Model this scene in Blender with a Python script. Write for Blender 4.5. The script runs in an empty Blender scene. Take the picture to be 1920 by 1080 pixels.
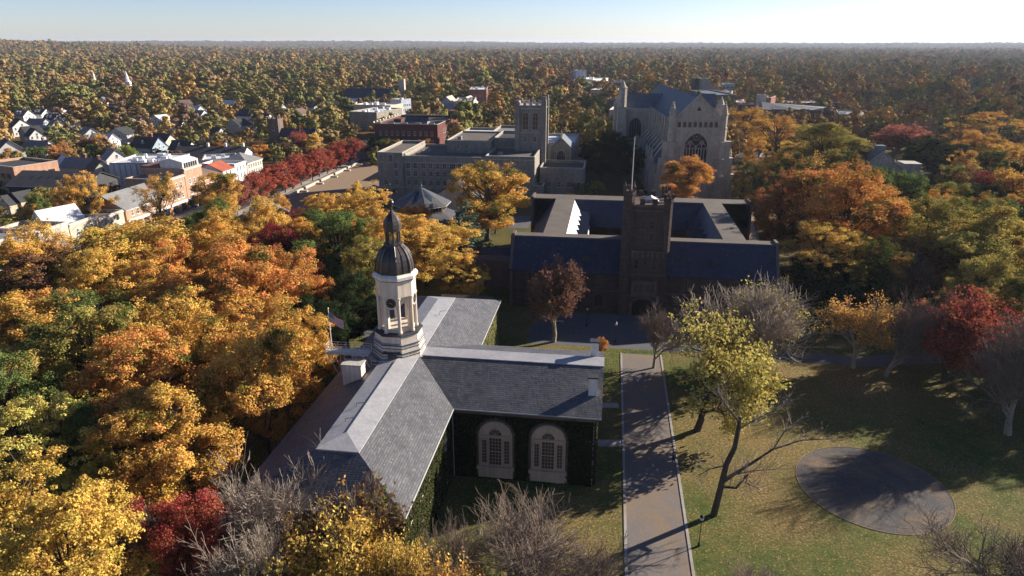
import bpy, bmesh, math, random
from mathutils import Vector, Matrix, noise
R = math.radians
sc = bpy.context.scene
col = sc.collection

# ------------------------------------------------------------------ camera, world, sun, exposure
EYE = 55.0
PITCH = math.atan(460 / 1280)
cam_d = bpy.data.cameras.new('camera')
cam_d.sensor_width = 36.0
cam_d.lens = 36.0 * 1280 / 1920
cam_d.clip_start = 0.5
cam_d.clip_end = 60000
cam = bpy.data.objects.new('camera', cam_d)
cam.location = (0, 0, EYE)
cam.rotation_euler = (math.pi / 2 - PITCH, 0, 0)
col.objects.link(cam)
sc.camera = cam

CAMPUS = R(8)                      # the campus grid is turned 8 degrees clockwise from the view axis
SUN_EL = R(21)
_a = R(34)                         # sun from the right, a little beyond
_se, _ss = math.sin(_a), math.cos(_a)
SUN_DIR = Vector((_ss * math.cos(CAMPUS) + _se * math.sin(CAMPUS), _se * math.cos(CAMPUS) - _ss * math.sin(CAMPUS), 0)).normalized() * math.cos(SUN_EL)
SUN_DIR.z = math.sin(SUN_EL)
world = bpy.data.worlds.new('World')
sc.world = world
world.use_nodes = True
wn = world.node_tree
for n in list(wn.nodes):
    wn.nodes.remove(n)
sky = wn.nodes.new('ShaderNodeTexSky')
sky.sky_type = 'NISHITA'
sky.sun_disc = False
sky.sun_elevation = SUN_EL
sky.sun_rotation = math.atan2(SUN_DIR.x, SUN_DIR.y)
sky.altitude = 30
sky.air_density = 1.0
sky.dust_density = 0.3
sky.ozone_density = 3.0
bg = wn.nodes.new('ShaderNodeBackground')
bg.inputs['Strength'].default_value = 0.050
wo = wn.nodes.new('ShaderNodeOutputWorld')
wb = wn.nodes.new('ShaderNodeMix'); wb.data_type = 'RGBA'; wb.blend_type = 'MULTIPLY'; wb.inputs[0].default_value = 1.0
wb.inputs[7].default_value = (0.94, 0.98, 1.3, 1)          # camera white balance of the daylight sky
wg = wn.nodes.new('ShaderNodeTexCoord'); ws = wn.nodes.new('ShaderNodeSeparateXYZ'); wn.links.new(wg.outputs['Generated'], ws.inputs[0])
wr = wn.nodes.new('ShaderNodeValToRGB'); wn.links.new(ws.outputs[2], wr.inputs[0])       # whiter, brighter air low in the sky
wr.color_ramp.elements[0].position = 0.0; wr.color_ramp.elements[0].color = (1, 1, 1, 1)
wr.color_ramp.elements[1].position = 0.22; wr.color_ramp.elements[1].color = (0.5, 0.5, 0.5, 1)
w2 = wn.nodes.new('ShaderNodeMix'); w2.data_type = 'RGBA'; w2.blend_type = 'MULTIPLY'; w2.inputs[0].default_value = 1.0
wv = wn.nodes.new('ShaderNodeVectorMath'); wv.operation = 'SCALE'; wv.inputs['Scale'].default_value = 1.35
wn.links.new(sky.outputs[0], wb.inputs[6]); wn.links.new(wb.outputs[2], w2.inputs[6]); wn.links.new(wr.outputs[0], w2.inputs[7]); wn.links.new(w2.outputs[2], wv.inputs[0]); wn.links.new(wv.outputs[0], bg.inputs[0])
wn.links.new(bg.outputs[0], wo.inputs[0])
sl = bpy.data.lights.new('sun', 'SUN')
sl.energy = 5.0
sl.angle = R(0.5)
sl.color = (1.0, 0.90, 0.77)
so = bpy.data.objects.new('sun', sl)
so.rotation_euler = SUN_DIR.to_track_quat('Z', 'Y').to_euler()
so.location = (0, 0, 300)
col.objects.link(so)
sc.view_settings.view_transform = 'Standard'
sc.view_settings.look = 'None'
sc.view_settings.exposure = 1.2
sc.view_settings.gamma = 1.0
sc.cycles.max_bounces = 5
sc.cycles.diffuse_bounces = 2
sc.cycles.glossy_bounces = 2
sc.cycles.transmission_bounces = 2
sc.cycles.volume_bounces = 0
sc.cycles.use_fast_gi = False

# ------------------------------------------------------------------ places: pixel of the photo -> point in the world
_c, _s = math.cos(PITCH), math.sin(PITCH)
def ray(x, y):
    u = (x - 960) / 1280; v = (540 - y) / 1280
    return (u, _c + v * _s, -_s + v * _c)
def at(x, y, z=0.0):
    d = ray(x, y); t = (z - EYE) / d[2]
    return Vector((d[0] * t, d[1] * t, z))
def atY(x, y, Y):
    d = ray(x, y); t = Y / d[1]
    return Vector((d[0] * t, Y, EYE + d[2] * t))
cC, sC = math.cos(CAMPUS), math.sin(CAMPUS)
def W(s, e, z=0.0):                # campus grid (s = right, e = away) -> world
    return Vector((s * cC + e * sC, e * cC - s * sC, z))
def G(p):                          # world -> campus grid
    return (p[0] * cC - p[1] * sC, p[0] * sC + p[1] * cC)

# ------------------------------------------------------------------ materials
MATS = {}
def nt(name):
    m = bpy.data.materials.new(name); m.use_nodes = True
    t = m.node_tree
    for n in list(t.nodes): t.nodes.remove(n)
    o = t.nodes.new('ShaderNodeOutputMaterial')
    MATS[name] = m
    return m, t, o
def N(t, kind, **kw):
    n = t.nodes.new('ShaderNode' + kind)
    for k, v in kw.items():
        if k.startswith('i_'): n.inputs[k[2:].replace('_', ' ')].default_value = v
        else: setattr(n, k, v)
    return n
def L(t, a, b): t.links.new(a, b)
def ramp(t, fac, stops):
    r = N(t, 'ValToRGB')
    el = r.color_ramp.elements
    while len(el) > 1: el.remove(el[-1])
    el[0].position = stops[0][0]; el[0].color = (*stops[0][1], 1)
    for p, c in stops[1:]:
        e = el.new(p); e.color = (*c, 1)
    L(t, fac, r.inputs[0]); return r
def mixc(t, f, a, b, mode='MIX'):
    m = N(t, 'Mix', data_type='RGBA', blend_type=mode)
    for sock, v in ((m.inputs[0], f), (m.inputs[6], a), (m.inputs[7], b)):
        if hasattr(v, 'links'): L(t, v, sock)
        elif isinstance(v, (int, float)): sock.default_value = v
        else: sock.default_value = (*v, 1)
    return m.outputs[2]
def math_(t, op, a, b=0.0, clamp=False):
    m = N(t, 'Math', operation=op, use_clamp=clamp)
    for sock, v in ((m.inputs[0], a), (m.inputs[1], b)):
        if hasattr(v, 'links'): L(t, v, sock)
        else: sock.default_value = v
    return m.outputs[0]
def noise_(t, scale, detail=4, rough=0.6, vec=None):
    n = N(t, 'TexNoise'); n.inputs['Scale'].default_value = scale
    n.inputs['Detail'].default_value = detail; n.inputs['Roughness'].default_value = rough
    if vec is not None: L(t, vec, n.inputs['Vector'])
    return n.outputs['Fac']
def coord(t, kind='Object'):
    return N(t, 'TexCoord').outputs[kind]
def bsdf(t, o, colr, rough=0.8, metal=0.0, bump=None, bd=0.1, spec=0.3):
    b = N(t, 'BsdfPrincipled')
    if hasattr(colr, 'links'): L(t, colr, b.inputs['Base Color'])
    else: b.inputs['Base Color'].default_value = (*colr, 1)
    if hasattr(rough, 'links'): L(t, rough, b.inputs['Roughness'])
    else: b.inputs['Roughness'].default_value = rough
    b.inputs['Metallic'].default_value = metal
    b.inputs['Specular IOR Level'].default_value = spec
    if bump is not None:
        n = N(t, 'Bump'); n.inputs['Distance'].default_value = bd; n.inputs['Strength'].default_value = 0.8
        L(t, bump, n.inputs['Height']); L(t, n.outputs[0], b.inputs['Normal'])
    L(t, b.outputs[0], o.inputs[0]); return b
def mottled(name, c1, c2, scale=0.6, rough=0.85, fine=6.0, metal=0.0, spec=0.3, stain=0.25):
    """weathered surface: broad blotches, fine grain and vertical streaks"""
    m, t, o = nt(name); v = coord(t)
    a = noise_(t, scale, 5, 0.65, v); b = noise_(t, fine, 3, 0.7, v)
    mp = N(t, 'Mapping'); mp.inputs['Scale'].default_value = (1.6, 1.6, 0.12); L(t, v, mp.inputs[0])
    s_ = noise_(t, 1.2, 3, 0.6, mp.outputs[0])
    f = math_(t, 'ADD', math_(t, 'MULTIPLY', a, 0.6), math_(t, 'MULTIPLY', b, 0.4))
    c = ramp(t, f, [(0.35, c1), (0.65, c2)]).outputs[0]
    k = ramp(t, s_, [(0.42, (1 - stain,) * 3), (0.6, (1, 1, 1))]).outputs[0]
    c = mixc(t, 1.0, c, k, 'MULTIPLY')
    bsdf(t, o, c, rough, metal, bump=b, bd=0.02, spec=spec); return m
def masonry(name, c1, c2, mortar, bw=0.6, bh=0.3, stain=0.3, rough=0.9):
    """coursed stone or brick on vertical walls, in object space"""
    m, t, o = nt(name); v = coord(t)
    sx = N(t, 'SeparateXYZ'); L(t, v, sx.inputs[0])
    cx = N(t, 'CombineXYZ'); L(t, math_(t, 'ADD', sx.outputs[0], sx.outputs[1]), cx.inputs[0]); L(t, sx.outputs[2], cx.inputs[1])
    br = N(t, 'TexBrick'); L(t, cx.outputs[0], br.inputs['Vector'])
    br.inputs['Scale'].default_value = 1.0; br.inputs['Brick Width'].default_value = bw; br.inputs['Row Height'].default_value = bh
    br.inputs['Mortar Size'].default_value = 0.02; br.inputs['Color1'].default_value = (*c1, 1); br.inputs['Color2'].default_value = (*c2, 1)
    br.inputs['Mortar'].default_value = (*mortar, 1); br.inputs['Bias'].default_value = 0.0
    mp = N(t, 'Mapping'); mp.inputs['Scale'].default_value = (0.5, 0.5, 0.12); L(t, v, mp.inputs[0])
    s_ = noise_(t, 1.5, 5, 0.65, mp.outputs[0])
    k = ramp(t, s_, [(0.35, (1 - stain,) * 3), (0.62, (1, 1, 1))]).outputs[0]
    c = mixc(t, 1.0, br.outputs[0], k, 'MULTIPLY')
    bsdf(t, o, c, rough, bump=br.outputs['Fac'], bd=-0.02); return m
def slate(name, c1, c2, row=0.28, gloss=0.5, axis=2, spec=0.4):
    """courses of slates following height, with single slates of their own tone and fallen leaves"""
    m, t, o = nt(name); v = coord(t)
    sx = N(t, 'SeparateXYZ'); L(t, v, sx.inputs[0])
    cx = N(t, 'CombineXYZ'); L(t, math_(t, 'ADD', sx.outputs[0], sx.outputs[1]), cx.inputs[0]); L(t, sx.outputs[2], cx.inputs[1])
    br = N(t, 'TexBrick'); L(t, cx.outputs[0], br.inputs['Vector'])
    br.inputs['Scale'].default_value = 1.0; br.inputs['Brick Width'].default_value = 0.5; br.inputs['Row Height'].default_value = row
    br.inputs['Mortar Size'].default_value = row * 0.13; br.inputs['Mortar Smooth'].default_value = 0.3
    br.inputs['Color1'].default_value = (*c1, 1); br.inputs['Color2'].default_value = (*c2, 1)
    br.inputs['Mortar'].default_value = (*[q * 0.66 for q in c1], 1)
    n1 = noise_(t, 0.35, 6, 0.7, v)
    mp = N(t, 'Mapping'); mp.inputs['Scale'].default_value = (1.3, 1.3, 0.25); L(t, v, mp.inputs[0]); st = noise_(t, 0.8, 4, 0.7, mp.outputs[0])
    k = ramp(t, math_(t, 'ADD', math_(t, 'MULTIPLY', n1, 0.5), math_(t, 'MULTIPLY', st, 0.5)), [(0.36, (0.62, 0.62, 0.63)), (0.5, (0.95, 0.95, 0.95)), (0.66, (1.25, 1.24, 1.2))]).outputs[0]
    c = mixc(t, 1.0, br.outputs[0], k, 'MULTIPLY')
    vo = N(t, 'TexVoronoi'); vo.inputs['Scale'].default_value = 1.6; L(t, v, vo.inputs['Vector'])
    lf = math_(t, 'LESS_THAN', vo.outputs['Distance'], 0.11)
    c = mixc(t, math_(t, 'MULTIPLY', lf, math_(t, 'GREATER_THAN', n1, 0.42)), c, (0.34, 0.25, 0.12))
    bsdf(t, o, c, gloss, bump=br.outputs['Fac'], bd=-0.018, spec=spec); return m
def plain(name, c, rough=0.6, metal=0.0, spec=0.4):
    m, t, o = nt(name); v = coord(t)
    n = noise_(t, 3.0, 3, 0.6, v)
    cc = ramp(t, n, [(0.3, tuple(q * 0.82 for q in c)), (0.7, c)]).outputs[0]
    bsdf(t, o, cc, rough, metal, spec=spec); return m
mottled('cream', (0.66, 0.555, 0.44), (0.80, 0.69, 0.565), 0.8, 0.6, stain=0.2)
mottled('white_paint', (0.62, 0.58, 0.53), (0.80, 0.76, 0.70), 0.8, 0.6, stain=0.12)
mottled('bronze', (0.050, 0.038, 0.036), (0.095, 0.078, 0.075), 1.0, 0.42, metal=0.3, spec=0.5, stain=0.3)
mottled('lead', (0.030, 0.032, 0.036), (0.060, 0.062, 0.068), 1.0, 0.6, stain=0.2)
mottled('roof_metal', (0.27, 0.27, 0.29), (0.38, 0.375, 0.38), 0.35, 0.5, fine=2.5, spec=0.4, stain=0.1)
mottled('tar', (0.05, 0.048, 0.046), (0.10, 0.095, 0.088), 0.25, 0.85, stain=0.1)
mottled('tar_brown', (0.10, 0.085, 0.072), (0.17, 0.145, 0.12), 0.25, 0.85, stain=0.1)
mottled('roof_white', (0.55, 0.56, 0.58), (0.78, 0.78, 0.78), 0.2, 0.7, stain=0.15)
mottled('roof_grey', (0.16, 0.16, 0.165), (0.25, 0.25, 0.25), 0.25, 0.8, stain=0.12)
mottled('roof_dark', (0.035, 0.035, 0.038), (0.07, 0.07, 0.072), 0.25, 0.8, stain=0.12)
mottled('roof_brown', (0.12, 0.08, 0.06), (0.2, 0.14, 0.11), 0.25, 0.85, stain=0.12)
mottled('roof_red', (0.30, 0.07, 0.04), (0.45, 0.13, 0.07), 0.25, 0.85, stain=0.12)
mottled('copper', (0.10, 0.18, 0.17), (0.17, 0.27, 0.25), 0.5, 0.6, stain=0.2)
slate('slate', (0.075, 0.077, 0.088), (0.125, 0.125, 0.135), 0.14, 0.5)
slate('slate_blue', (0.022, 0.028, 0.062), (0.034, 0.042, 0.082), 0.2, 0.55)
slate('slate_chapel', (0.10, 0.13, 0.16), (0.14, 0.17, 0.20), 0.4, 0.6)
masonry('nassau_stone', (0.13, 0.09, 0.065), (0.2, 0.15, 0.11), (0.1, 0.08, 0.065), 0.8, 0.35)
masonry('brownstone', (0.085, 0.058, 0.05), (0.13, 0.09, 0.075), (0.05, 0.038, 0.034), 0.9, 0.4)
masonry('brown_trim', (0.15, 0.11, 0.09), (0.19, 0.145, 0.12), (0.11, 0.08, 0.07), 0.9, 0.4)
masonry('limestone', (0.44, 0.39, 0.31), (0.56, 0.49, 0.40), (0.36, 0.32, 0.26), 1.0, 0.5)
masonry('grey_stone', (0.24, 0.215, 0.18), (0.34, 0.31, 0.26), (0.17, 0.15, 0.13), 0.9, 0.4)
mottled('stone_trim', (0.42, 0.38, 0.32), (0.55, 0.5, 0.43), 0.6, 0.8, stain=0.2)
masonry('red_brick', (0.24, 0.07, 0.05), (0.30, 0.10, 0.07), (0.18, 0.10, 0.08), 0.5, 0.2)
masonry('maroon_brick', (0.12, 0.035, 0.028), (0.16, 0.05, 0.04), (0.1, 0.05, 0.04), 0.5, 0.2)
masonry('tan_brick', (0.46, 0.25, 0.16), (0.55, 0.32, 0.21), (0.4, 0.28, 0.2), 0.5, 0.2)
masonry('cream_brick', (0.55, 0.46, 0.34), (0.66, 0.56, 0.43), (0.5, 0.42, 0.33), 0.5, 0.2)
mottled('grey_blue_wall', (0.34, 0.38, 0.46), (0.46, 0.50, 0.58), 0.3, 0.8, stain=0.3)
plain('siding_white', (0.78, 0.77, 0.74), 0.7)
plain('siding_cream', (0.70, 0.62, 0.45), 0.7)
plain('siding_blue', (0.28, 0.36, 0.46), 0.7)
plain('siding_grey', (0.42, 0.43, 0.44), 0.7)
plain('siding_tan', (0.52, 0.42, 0.32), 0.7)
mottled('pink_cream', (0.50, 0.38, 0.28), (0.63, 0.49, 0.37), 0.8, 0.7, stain=0.14)
plain('railing', (0.70, 0.64, 0.56), 0.5)
plain('black_iron', (0.02, 0.02, 0.022), 0.5)
plain('dark_void', (0.006, 0.006, 0.007), 0.9)
plain('gold', (0.6, 0.42, 0.12), 0.35, 0.6)
plain('awning_blue', (0.06, 0.16, 0.5), 0.7)
plain('bark_pole', (0.18, 0.14, 0.11), 0.8)
def glass(name, c, rough=0.12):
    m, t, o = nt(name); v = coord(t)
    n = noise_(t, 0.7, 2, 0.5, v)
    cc = ramp(t, n, [(0.35, tuple(q * 0.5 for q in c)), (0.7, c)]).outputs[0]
    bsdf(t, o, cc, rough, spec=0.6); return m
glass('glass', (0.035, 0.04, 0.05))
glass('glass_blue', (0.05, 0.07, 0.10))
glass('glass_warm', (0.09, 0.08, 0.075), 0.3)

# ------------------------------------------------------------------ mesh builder and object helpers
class MB:
    """collects shapes; o shifts campus or building coordinates to the thing's own origin"""
    def __init__(s, o=(0, 0, 0)):
        s.v = []; s.f = []; s.m = []; s.o = o; s.mi = 0
    def add(s, vs, fs):
        b = len(s.v)
        s.v += [(v[0] - s.o[0], v[1] - s.o[1], v[2] - s.o[2]) for v in vs]
        s.f += [tuple(i + b for i in f) for f in fs]; s.m += [s.mi] * len(fs)
        return s
    def box(s, x0, x1, y0, y1, z0, z1):
        return s.add([(x0, y0, z0), (x1, y0, z0), (x1, y1, z0), (x0, y1, z0), (x0, y0, z1), (x1, y0, z1), (x1, y1, z1), (x0, y1, z1)],
                     [(0, 3, 2, 1), (4, 5, 6, 7), (0, 1, 5, 4), (1, 2, 6, 5), (2, 3, 7, 6), (3, 0, 4, 7)])
    def poly(s, pts): return s.add(pts, [tuple(range(len(pts)))])
    def prism(s, pts, z0, z1):
        n = len(pts)
        return s.add([(p[0], p[1], z0) for p in pts] + [(p[0], p[1], z1) for p in pts],
                     [tuple(range(n))[::-1], tuple(range(n, 2 * n))] + [(i, (i + 1) % n, n + (i + 1) % n, n + i) for i in range(n)])
    def ring(s, c, rs, zs, n=8, ph=0.0, cap=True):
        """lathe with n sides through radii rs at heights zs"""
        vs = []; fs = []
        for r, z in zip(rs, zs):
            for k in range(n):
                a = ph + 2 * math.pi * k / n
                vs.append((c[0] + r * math.cos(a), c[1] + r * math.sin(a), z))
        for j in range(len(rs) - 1):
            for k in range(n):
                fs.append((j * n + k, j * n + (k + 1) % n, (j + 1) * n + (k + 1) % n, (j + 1) * n + k))
        if cap:
            fs.append(tuple(range(n))[::-1]); fs.append(tuple((len(rs) - 1) * n + k for k in range(n)))
        return s.add(vs, fs)
    def tube(s, pts, rs, n=5):
        vs = []; fs = []; pts = [Vector(p) for p in pts]
        if not hasattr(rs, '__len__'): rs = [rs] * len(pts)
        for i, p in enumerate(pts):
            d = (pts[min(i + 1, len(pts) - 1)] - pts[max(i - 1, 0)])
            if d.length < 1e-6: d = Vector((0, 0, 1))
            d.normalize()
            a = d.cross(Vector((0.3, 0.9, 0.1)) if abs(d.z) > 0.9 else Vector((0, 0, 1))).normalized(); b = d.cross(a)
            for k in range(n):
                q = 2 * math.pi * k / n
                vs.append(tuple(p + (a * math.cos(q) + b * math.sin(q)) * rs[i]))
        for j in range(len(pts) - 1):
            for k in range(n):
                fs.append((j * n + k, j * n + (k + 1) % n, (j + 1) * n + (k + 1) % n, (j + 1) * n + k))
        fs.append(tuple(range(n))[::-1]); fs.append(tuple((len(pts) - 1) * n + k for k in range(n)))
        return s.add(vs, fs)
    def wallpoly(s, pts2, axis, c0, c1):
        """extrude an outline drawn in (horizontal, z) between two planes; axis 'y': outline in x,z"""
        n = len(pts2)
        f = (lambda p, c: (p[0], c, p[1])) if axis == 'y' else (lambda p, c: (c, p[0], p[1]))
        return s.add([f(p, c0) for p in pts2] + [f(p, c1) for p in pts2],
                     [tuple(range(n)), tuple(range(n, 2 * n))[::-1]] + [(i, (i + 1) % n, n + (i + 1) % n, n + i)[::-1] for i in range(n)])
    def mesh(s, name, mats):
        me = bpy.data.meshes.new(name); me.from_pydata(s.v, [], s.f)
        for m in (mats if isinstance(mats, (list, tuple)) else [mats]): me.materials.append(MATS[m])
        if any(s.m): me.polygons.foreach_set('material_index', s.m)
        bm = bmesh.new(); bm.from_mesh(me); bmesh.ops.recalc_face_normals(bm, faces=bm.faces); bm.to_mesh(me); bm.free()
        me.update(); return me
    def build(s, name, mats, parent=None, loc=None):
        return link(name, s.mesh(name, mats), parent, loc)
def link(name, me, parent=None, loc=None, rz=None):
    o = bpy.data.objects.new(name, me); col.objects.link(o)
    if parent is not None: o.parent = parent
    if loc is not None: o.location = loc
    if rz is not None: o.rotation_euler = (0, 0, rz)
    return o
def tag(o, label=None, cat=None, group=None, kind=None):
    if label: o['label'] = label
    if cat: o['category'] = cat
    if group: o['group'] = group
    if kind: o['kind'] = kind
    return o
def thing(name, label, cat, loc=(0, 0, 0), rz=0.0, group=None):
    o = link(name, None, None, loc, rz); return tag(o, label, cat, group)
def campus_thing(name, label, cat, s, e, group=None, z=0.0, turn=0.0):
    return thing(name, label, cat, W(s, e, z), -CAMPUS + turn, group)
def arch_pts(cx, z0, zs, w, n=10, point=1.0):
    """outline of an opening with an arched head: springing at zs, width w; point>1 makes it pointed"""
    r = w / 2
    pts = [(cx - r, z0), (cx + r, z0)]
    for k in range(n + 1):
        a = math.pi * k / n
        if point <= 1.0: pts.append((cx + r * math.cos(a), zs + r * math.sin(a) * point))
        else:
            x = r * math.cos(a); R_ = r * point
            zz = math.sqrt(max(R_ * R_ - (abs(x) + R_ - r) ** 2, 0)); pts.append((cx + x, zs + zz))
    return pts
def tube_arch(mb, cx, y, z0, zs, w, r, n=12, point=1.0):
    p = arch_pts(cx, z0, zs, w, n, point)
    p = p[1:] + [p[0]]
    mb.tube([(q[0], y, q[1]) for q in p], r, 4); return mb
_wm = {}
def window_mesh(kind, w, h, frame, pane, rows=2, cols=2, arch=0):
    """frame, mullions and pane of one window facing -y, origin at sill centre; slots: frame, pane"""
    key = (kind, round(w, 2), round(h, 2), frame, pane, rows, cols, arch)
    if key in _wm: return _wm[key]
    b = MB(); f = min(0.14, w * 0.12)
    if arch:
        zs = h - w / 2 * (1.0 if arch == 1 else 1.3)
        b.wallpoly(arch_pts(0, 0, zs, w, 8, arch), 'y', -0.07, 0.02)
        b.mi = 1; b.wallpoly(arch_pts(0, f, zs, w - 2 * f, 8, arch), 'y', -0.085, -0.075); b.mi = 0
    else:
        b.box(-w / 2, w / 2, -0.07, 0.02, 0, h)
        b.mi = 1; b.box(-w / 2 + f, w / 2 - f, -0.085, -0.075, f, h - f); b.mi = 0
    for k in range(1, cols): x = -w / 2 + w * k / cols; b.box(x - 0.04, x + 0.04, -0.12, -0.086, f, h - f * 1.2)
    for k in range(1, rows): z = h * k / rows; b.box(-w / 2 + f, w / 2 - f, -0.11, -0.087, z - 0.035, z + 0.035)
    b.box(-w / 2 - 0.1, w / 2 + 0.1, -0.16, 0.02, -0.14, -0.001)
    _wm[key] = b.mesh('window', [frame, pane]); return _wm[key]
def put_window(parent, me, x, y, z, face='-y', name='window'):
    rz = {'-y': 0, '+x': math.pi / 2, '-x': -math.pi / 2, '+y': math.pi}[face]
    return link(name, me, parent, (x, y, z), rz)
# ------------------------------------------------------------------ the setting: ground, paths
def hill(x, y):
    d = math.hypot(x, y)
    if d < 1500: return 0.0
    th = math.degrees(math.atan2(x, y))
    k = min(1.0, (d - 1500) / 2500)
    a = 52 * math.exp(-((th + 40) / 14) ** 2) * math.exp(-((d - 4200) / 1600) ** 2)
    b = (34 * math.exp(-((th + 12) / 13) ** 2) + 16 * math.exp(-((th + 33) / 9) ** 2) + 40) * math.exp(-((d - 10500) / 2600) ** 2)
    b *= 0.9 + 0.25 * noise.noise(Vector((x / 2600, y / 2600, 0.3)))
    c = 5 * noise.noise(Vector((x / 700, y / 700, 1.7)))
    return k * (a + b + c)
def build_ground():
    rs = [0.0]
    r = 30.0
    while r < 40000: rs.append(r); r *= 1.13
    A = 192; vs = [(0, 0, 0)]; fs = []
    for r in rs[1:]:
        for k in range(A):
            a = 2 * math.pi * k / A; x, y = r * math.sin(a), r * math.cos(a)
            vs.append((x, y, hill(x, y)))
    for k in range(A): fs.append((0, 1 + (k + 1) % A, 1 + k))
    for j in range(len(rs) - 2):
        for k in range(A):
            a0 = 1 + j * A; a1 = a0 + A
            fs.append((a0 + k, a0 + (k + 1) % A, a1 + (k + 1) % A, a1 + k))
    m, t, o = nt('lawn'); v = N(t, 'NewGeometry').outputs['Position']
    big = noise_(t, 0.028, 5, 0.6, v); mid = noise_(t, 0.16, 5, 0.65, v); fine = noise_(t, 3.2, 4, 0.75, v); vf = noise_(t, 0.9, 4, 0.7, v)
    grass = ramp(t, vf, [(0.3, (0.035, 0.055, 0.012)), (0.7, (0.095, 0.125, 0.03))]).outputs[0]
    litter = ramp(t, fine, [(0.3, (0.07, 0.05, 0.02)), (0.5, (0.18, 0.125, 0.05)), (0.72, (0.40, 0.29, 0.13))]).outputs[0]
    f = math_(t, 'ADD', math_(t, 'MULTIPLY', big, 0.5), math_(t, 'ADD', math_(t, 'MULTIPLY', mid, 0.45), math_(t, 'MULTIPLY', fine, 0.42)))
    # leaves lie thickest round the trees that dropped them
    for cx, cy, rr in ((29.5, 87.0, 19.0), (33.0, 70.0, 9.0), (11.0, 128.0, 14.0), (58.0, 104.0, 16.0), (9.0, 66.0, 12.0), (44.0, 62.0, 9.0)):
        dv = N(t, 'VectorMath', operation='DISTANCE'); L(t, v, dv.inputs[0]); dv.inputs[1].default_value = (cx, cy, 0)
        f = math_(t, 'ADD', f, math_(t, 'MULTIPLY', math_(t, 'SUBTRACT', 1.0, math_(t, 'DIVIDE', dv.outputs['Value'], rr), True), 0.15))
    fm = ramp(t, f, [(0.62, (0, 0, 0)), (0.84, (1, 1, 1))]).outputs[0]
    c = mixc(t, fm, grass, litter)
    # scattered single leaves
    vo = N(t, 'TexVoronoi'); vo.inputs['Scale'].default_value = 2.2; L(t, v, vo.inputs['Vector'])
    lf = math_(t, 'MULTIPLY', math_(t, 'LESS_THAN', vo.outputs['Distance'], 0.17), 0.8)
    c = mixc(t, lf, c, (0.45, 0.30, 0.10))
    # far away the ground is town and woodland floor
    ln = N(t, 'VectorMath', operation='LENGTH'); L(t, v, ln.inputs[0])
    far = ramp(t, math_(t, 'DIVIDE', ln.outputs['Value'], 4000.0), [(0.03, (0, 0, 0)), (0.08, (1, 1, 1))]).outputs[0]
    fn = noise_(t, 0.012, 6, 0.75, v)
    fc = ramp(t, fn, [(0.35, (0.035, 0.04, 0.02)), (0.5, (0.10, 0.065, 0.025)), (0.62, (0.15, 0.09, 0.03))]).outputs[0]
    c = mixc(t, far, c, fc)
    bsdf(t, o, c, 0.95, bump=fine, bd=0.08, spec=0.1)
    me = bpy.data.meshes.new('ground'); me.from_pydata(vs, [], fs); me.materials.append(m)
    me.polygons.foreach_set('use_smooth', [True] * len(fs))
    g = link('ground', me); tag(g, kind='structure')
build_ground()

def paving(name, base1, base2, leaf=0.5):
    m, t, o = nt(name); v = N(t, 'NewGeometry').outputs['Position']
    a = noise_(t, 0.12, 5, 0.7, v); b = noise_(t, 7, 3, 0.8, v); w_ = noise_(t, 0.5, 4, 0.7, v); b = math_(t, 'ADD', math_(t, 'MULTIPLY', b, 0.75), math_(t, 'MULTIPLY', w_, 0.25))
    c = ramp(t, b, [(0.3, base1), (0.7, base2)]).outputs[0]
    vo = N(t, 'TexVoronoi'); vo.inputs['Scale'].default_value = 2.6; L(t, v, vo.inputs['Vector'])
    lf = math_(t, 'LESS_THAN', vo.outputs['Distance'], math_(t, 'MULTIPLY', a, 0.55 * leaf))
    c = mixc(t, math_(t, 'MULTIPLY', lf, 0.75), c, (0.33, 0.20, 0.08))
    c = mixc(t, math_(t, 'MULTIPLY', ramp(t, a, [(0.45, (0, 0, 0)), (0.62, (1, 1, 1))]).outputs[0], 0.6 * leaf), c, (0.26, 0.17, 0.085))
    bsdf(t, o, c, 0.9, bump=b, bd=0.02, spec=0.2); return m
paving('asphalt_leafy', (0.135, 0.12, 0.112), (0.215, 0.19, 0.175), 0.8)
paving('flagstone', (0.085, 0.09, 0.10), (0.13, 0.135, 0.145), 0.2)
paving('gravel', (0.02, 0.02, 0.022), (0.14, 0.135, 0.135), 0.7)
paving('street', (0.055, 0.055, 0.058), (0.08, 0.08, 0.082), 0.1)
paving('plaza_tan', (0.21, 0.15, 0.10), (0.31, 0.22, 0.15), 0.5)
paving('bluestone_edge', (0.22, 0.21, 0.20), (0.46, 0.44, 0.42), 0.7)
def strip(name, pts, w, mat, z=0.012, kind='structure'):
    """a flat ribbon of ground along campus points"""
    b = MB(); P = [W(*p) for p in pts]; vs = []
    for i, p in enumerate(P):
        d = (P[min(i + 1, len(P) - 1)] - P[max(i - 1, 0)]).normalized(); n = Vector((d.y, -d.x, 0)) * (w / 2)
        vs += [(p.x - n.x, p.y - n.y, z), (p.x + n.x, p.y + n.y, z)]
    b.add(vs, [(2 * i, 2 * i + 1, 2 * i + 3, 2 * i + 2) for i in range(len(P) - 1)])
    return tag(b.build(name, mat), kind=kind)
strip('path', [(7.75, 20), (7.75, 118.5)], 7.0, 'asphalt_leafy', 0.012)
for s in (4.1, 11.4):
    b = MB(); p0, p1 = W(s, 20), W(s, 118.5); n = W(0.16, 0) - W(0, 0)
    b.add([tuple(p + k * n + Vector((0, 0, z))) for z in (0.0, 0.09) for p in (p0, p1) for k in (-1, 1)], [(0, 1, 3, 2), (4, 6, 7, 5), (0, 4, 5, 1), (2, 3, 7, 6), (0, 2, 6, 4), (1, 5, 7, 3)])
    tag(b.build('path_kerb', 'bluestone_edge'), kind='structure')
strip('forecourt', [(-14, 129.3), (26, 129.3)], 17.5, 'flagstone', 0.008)
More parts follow.
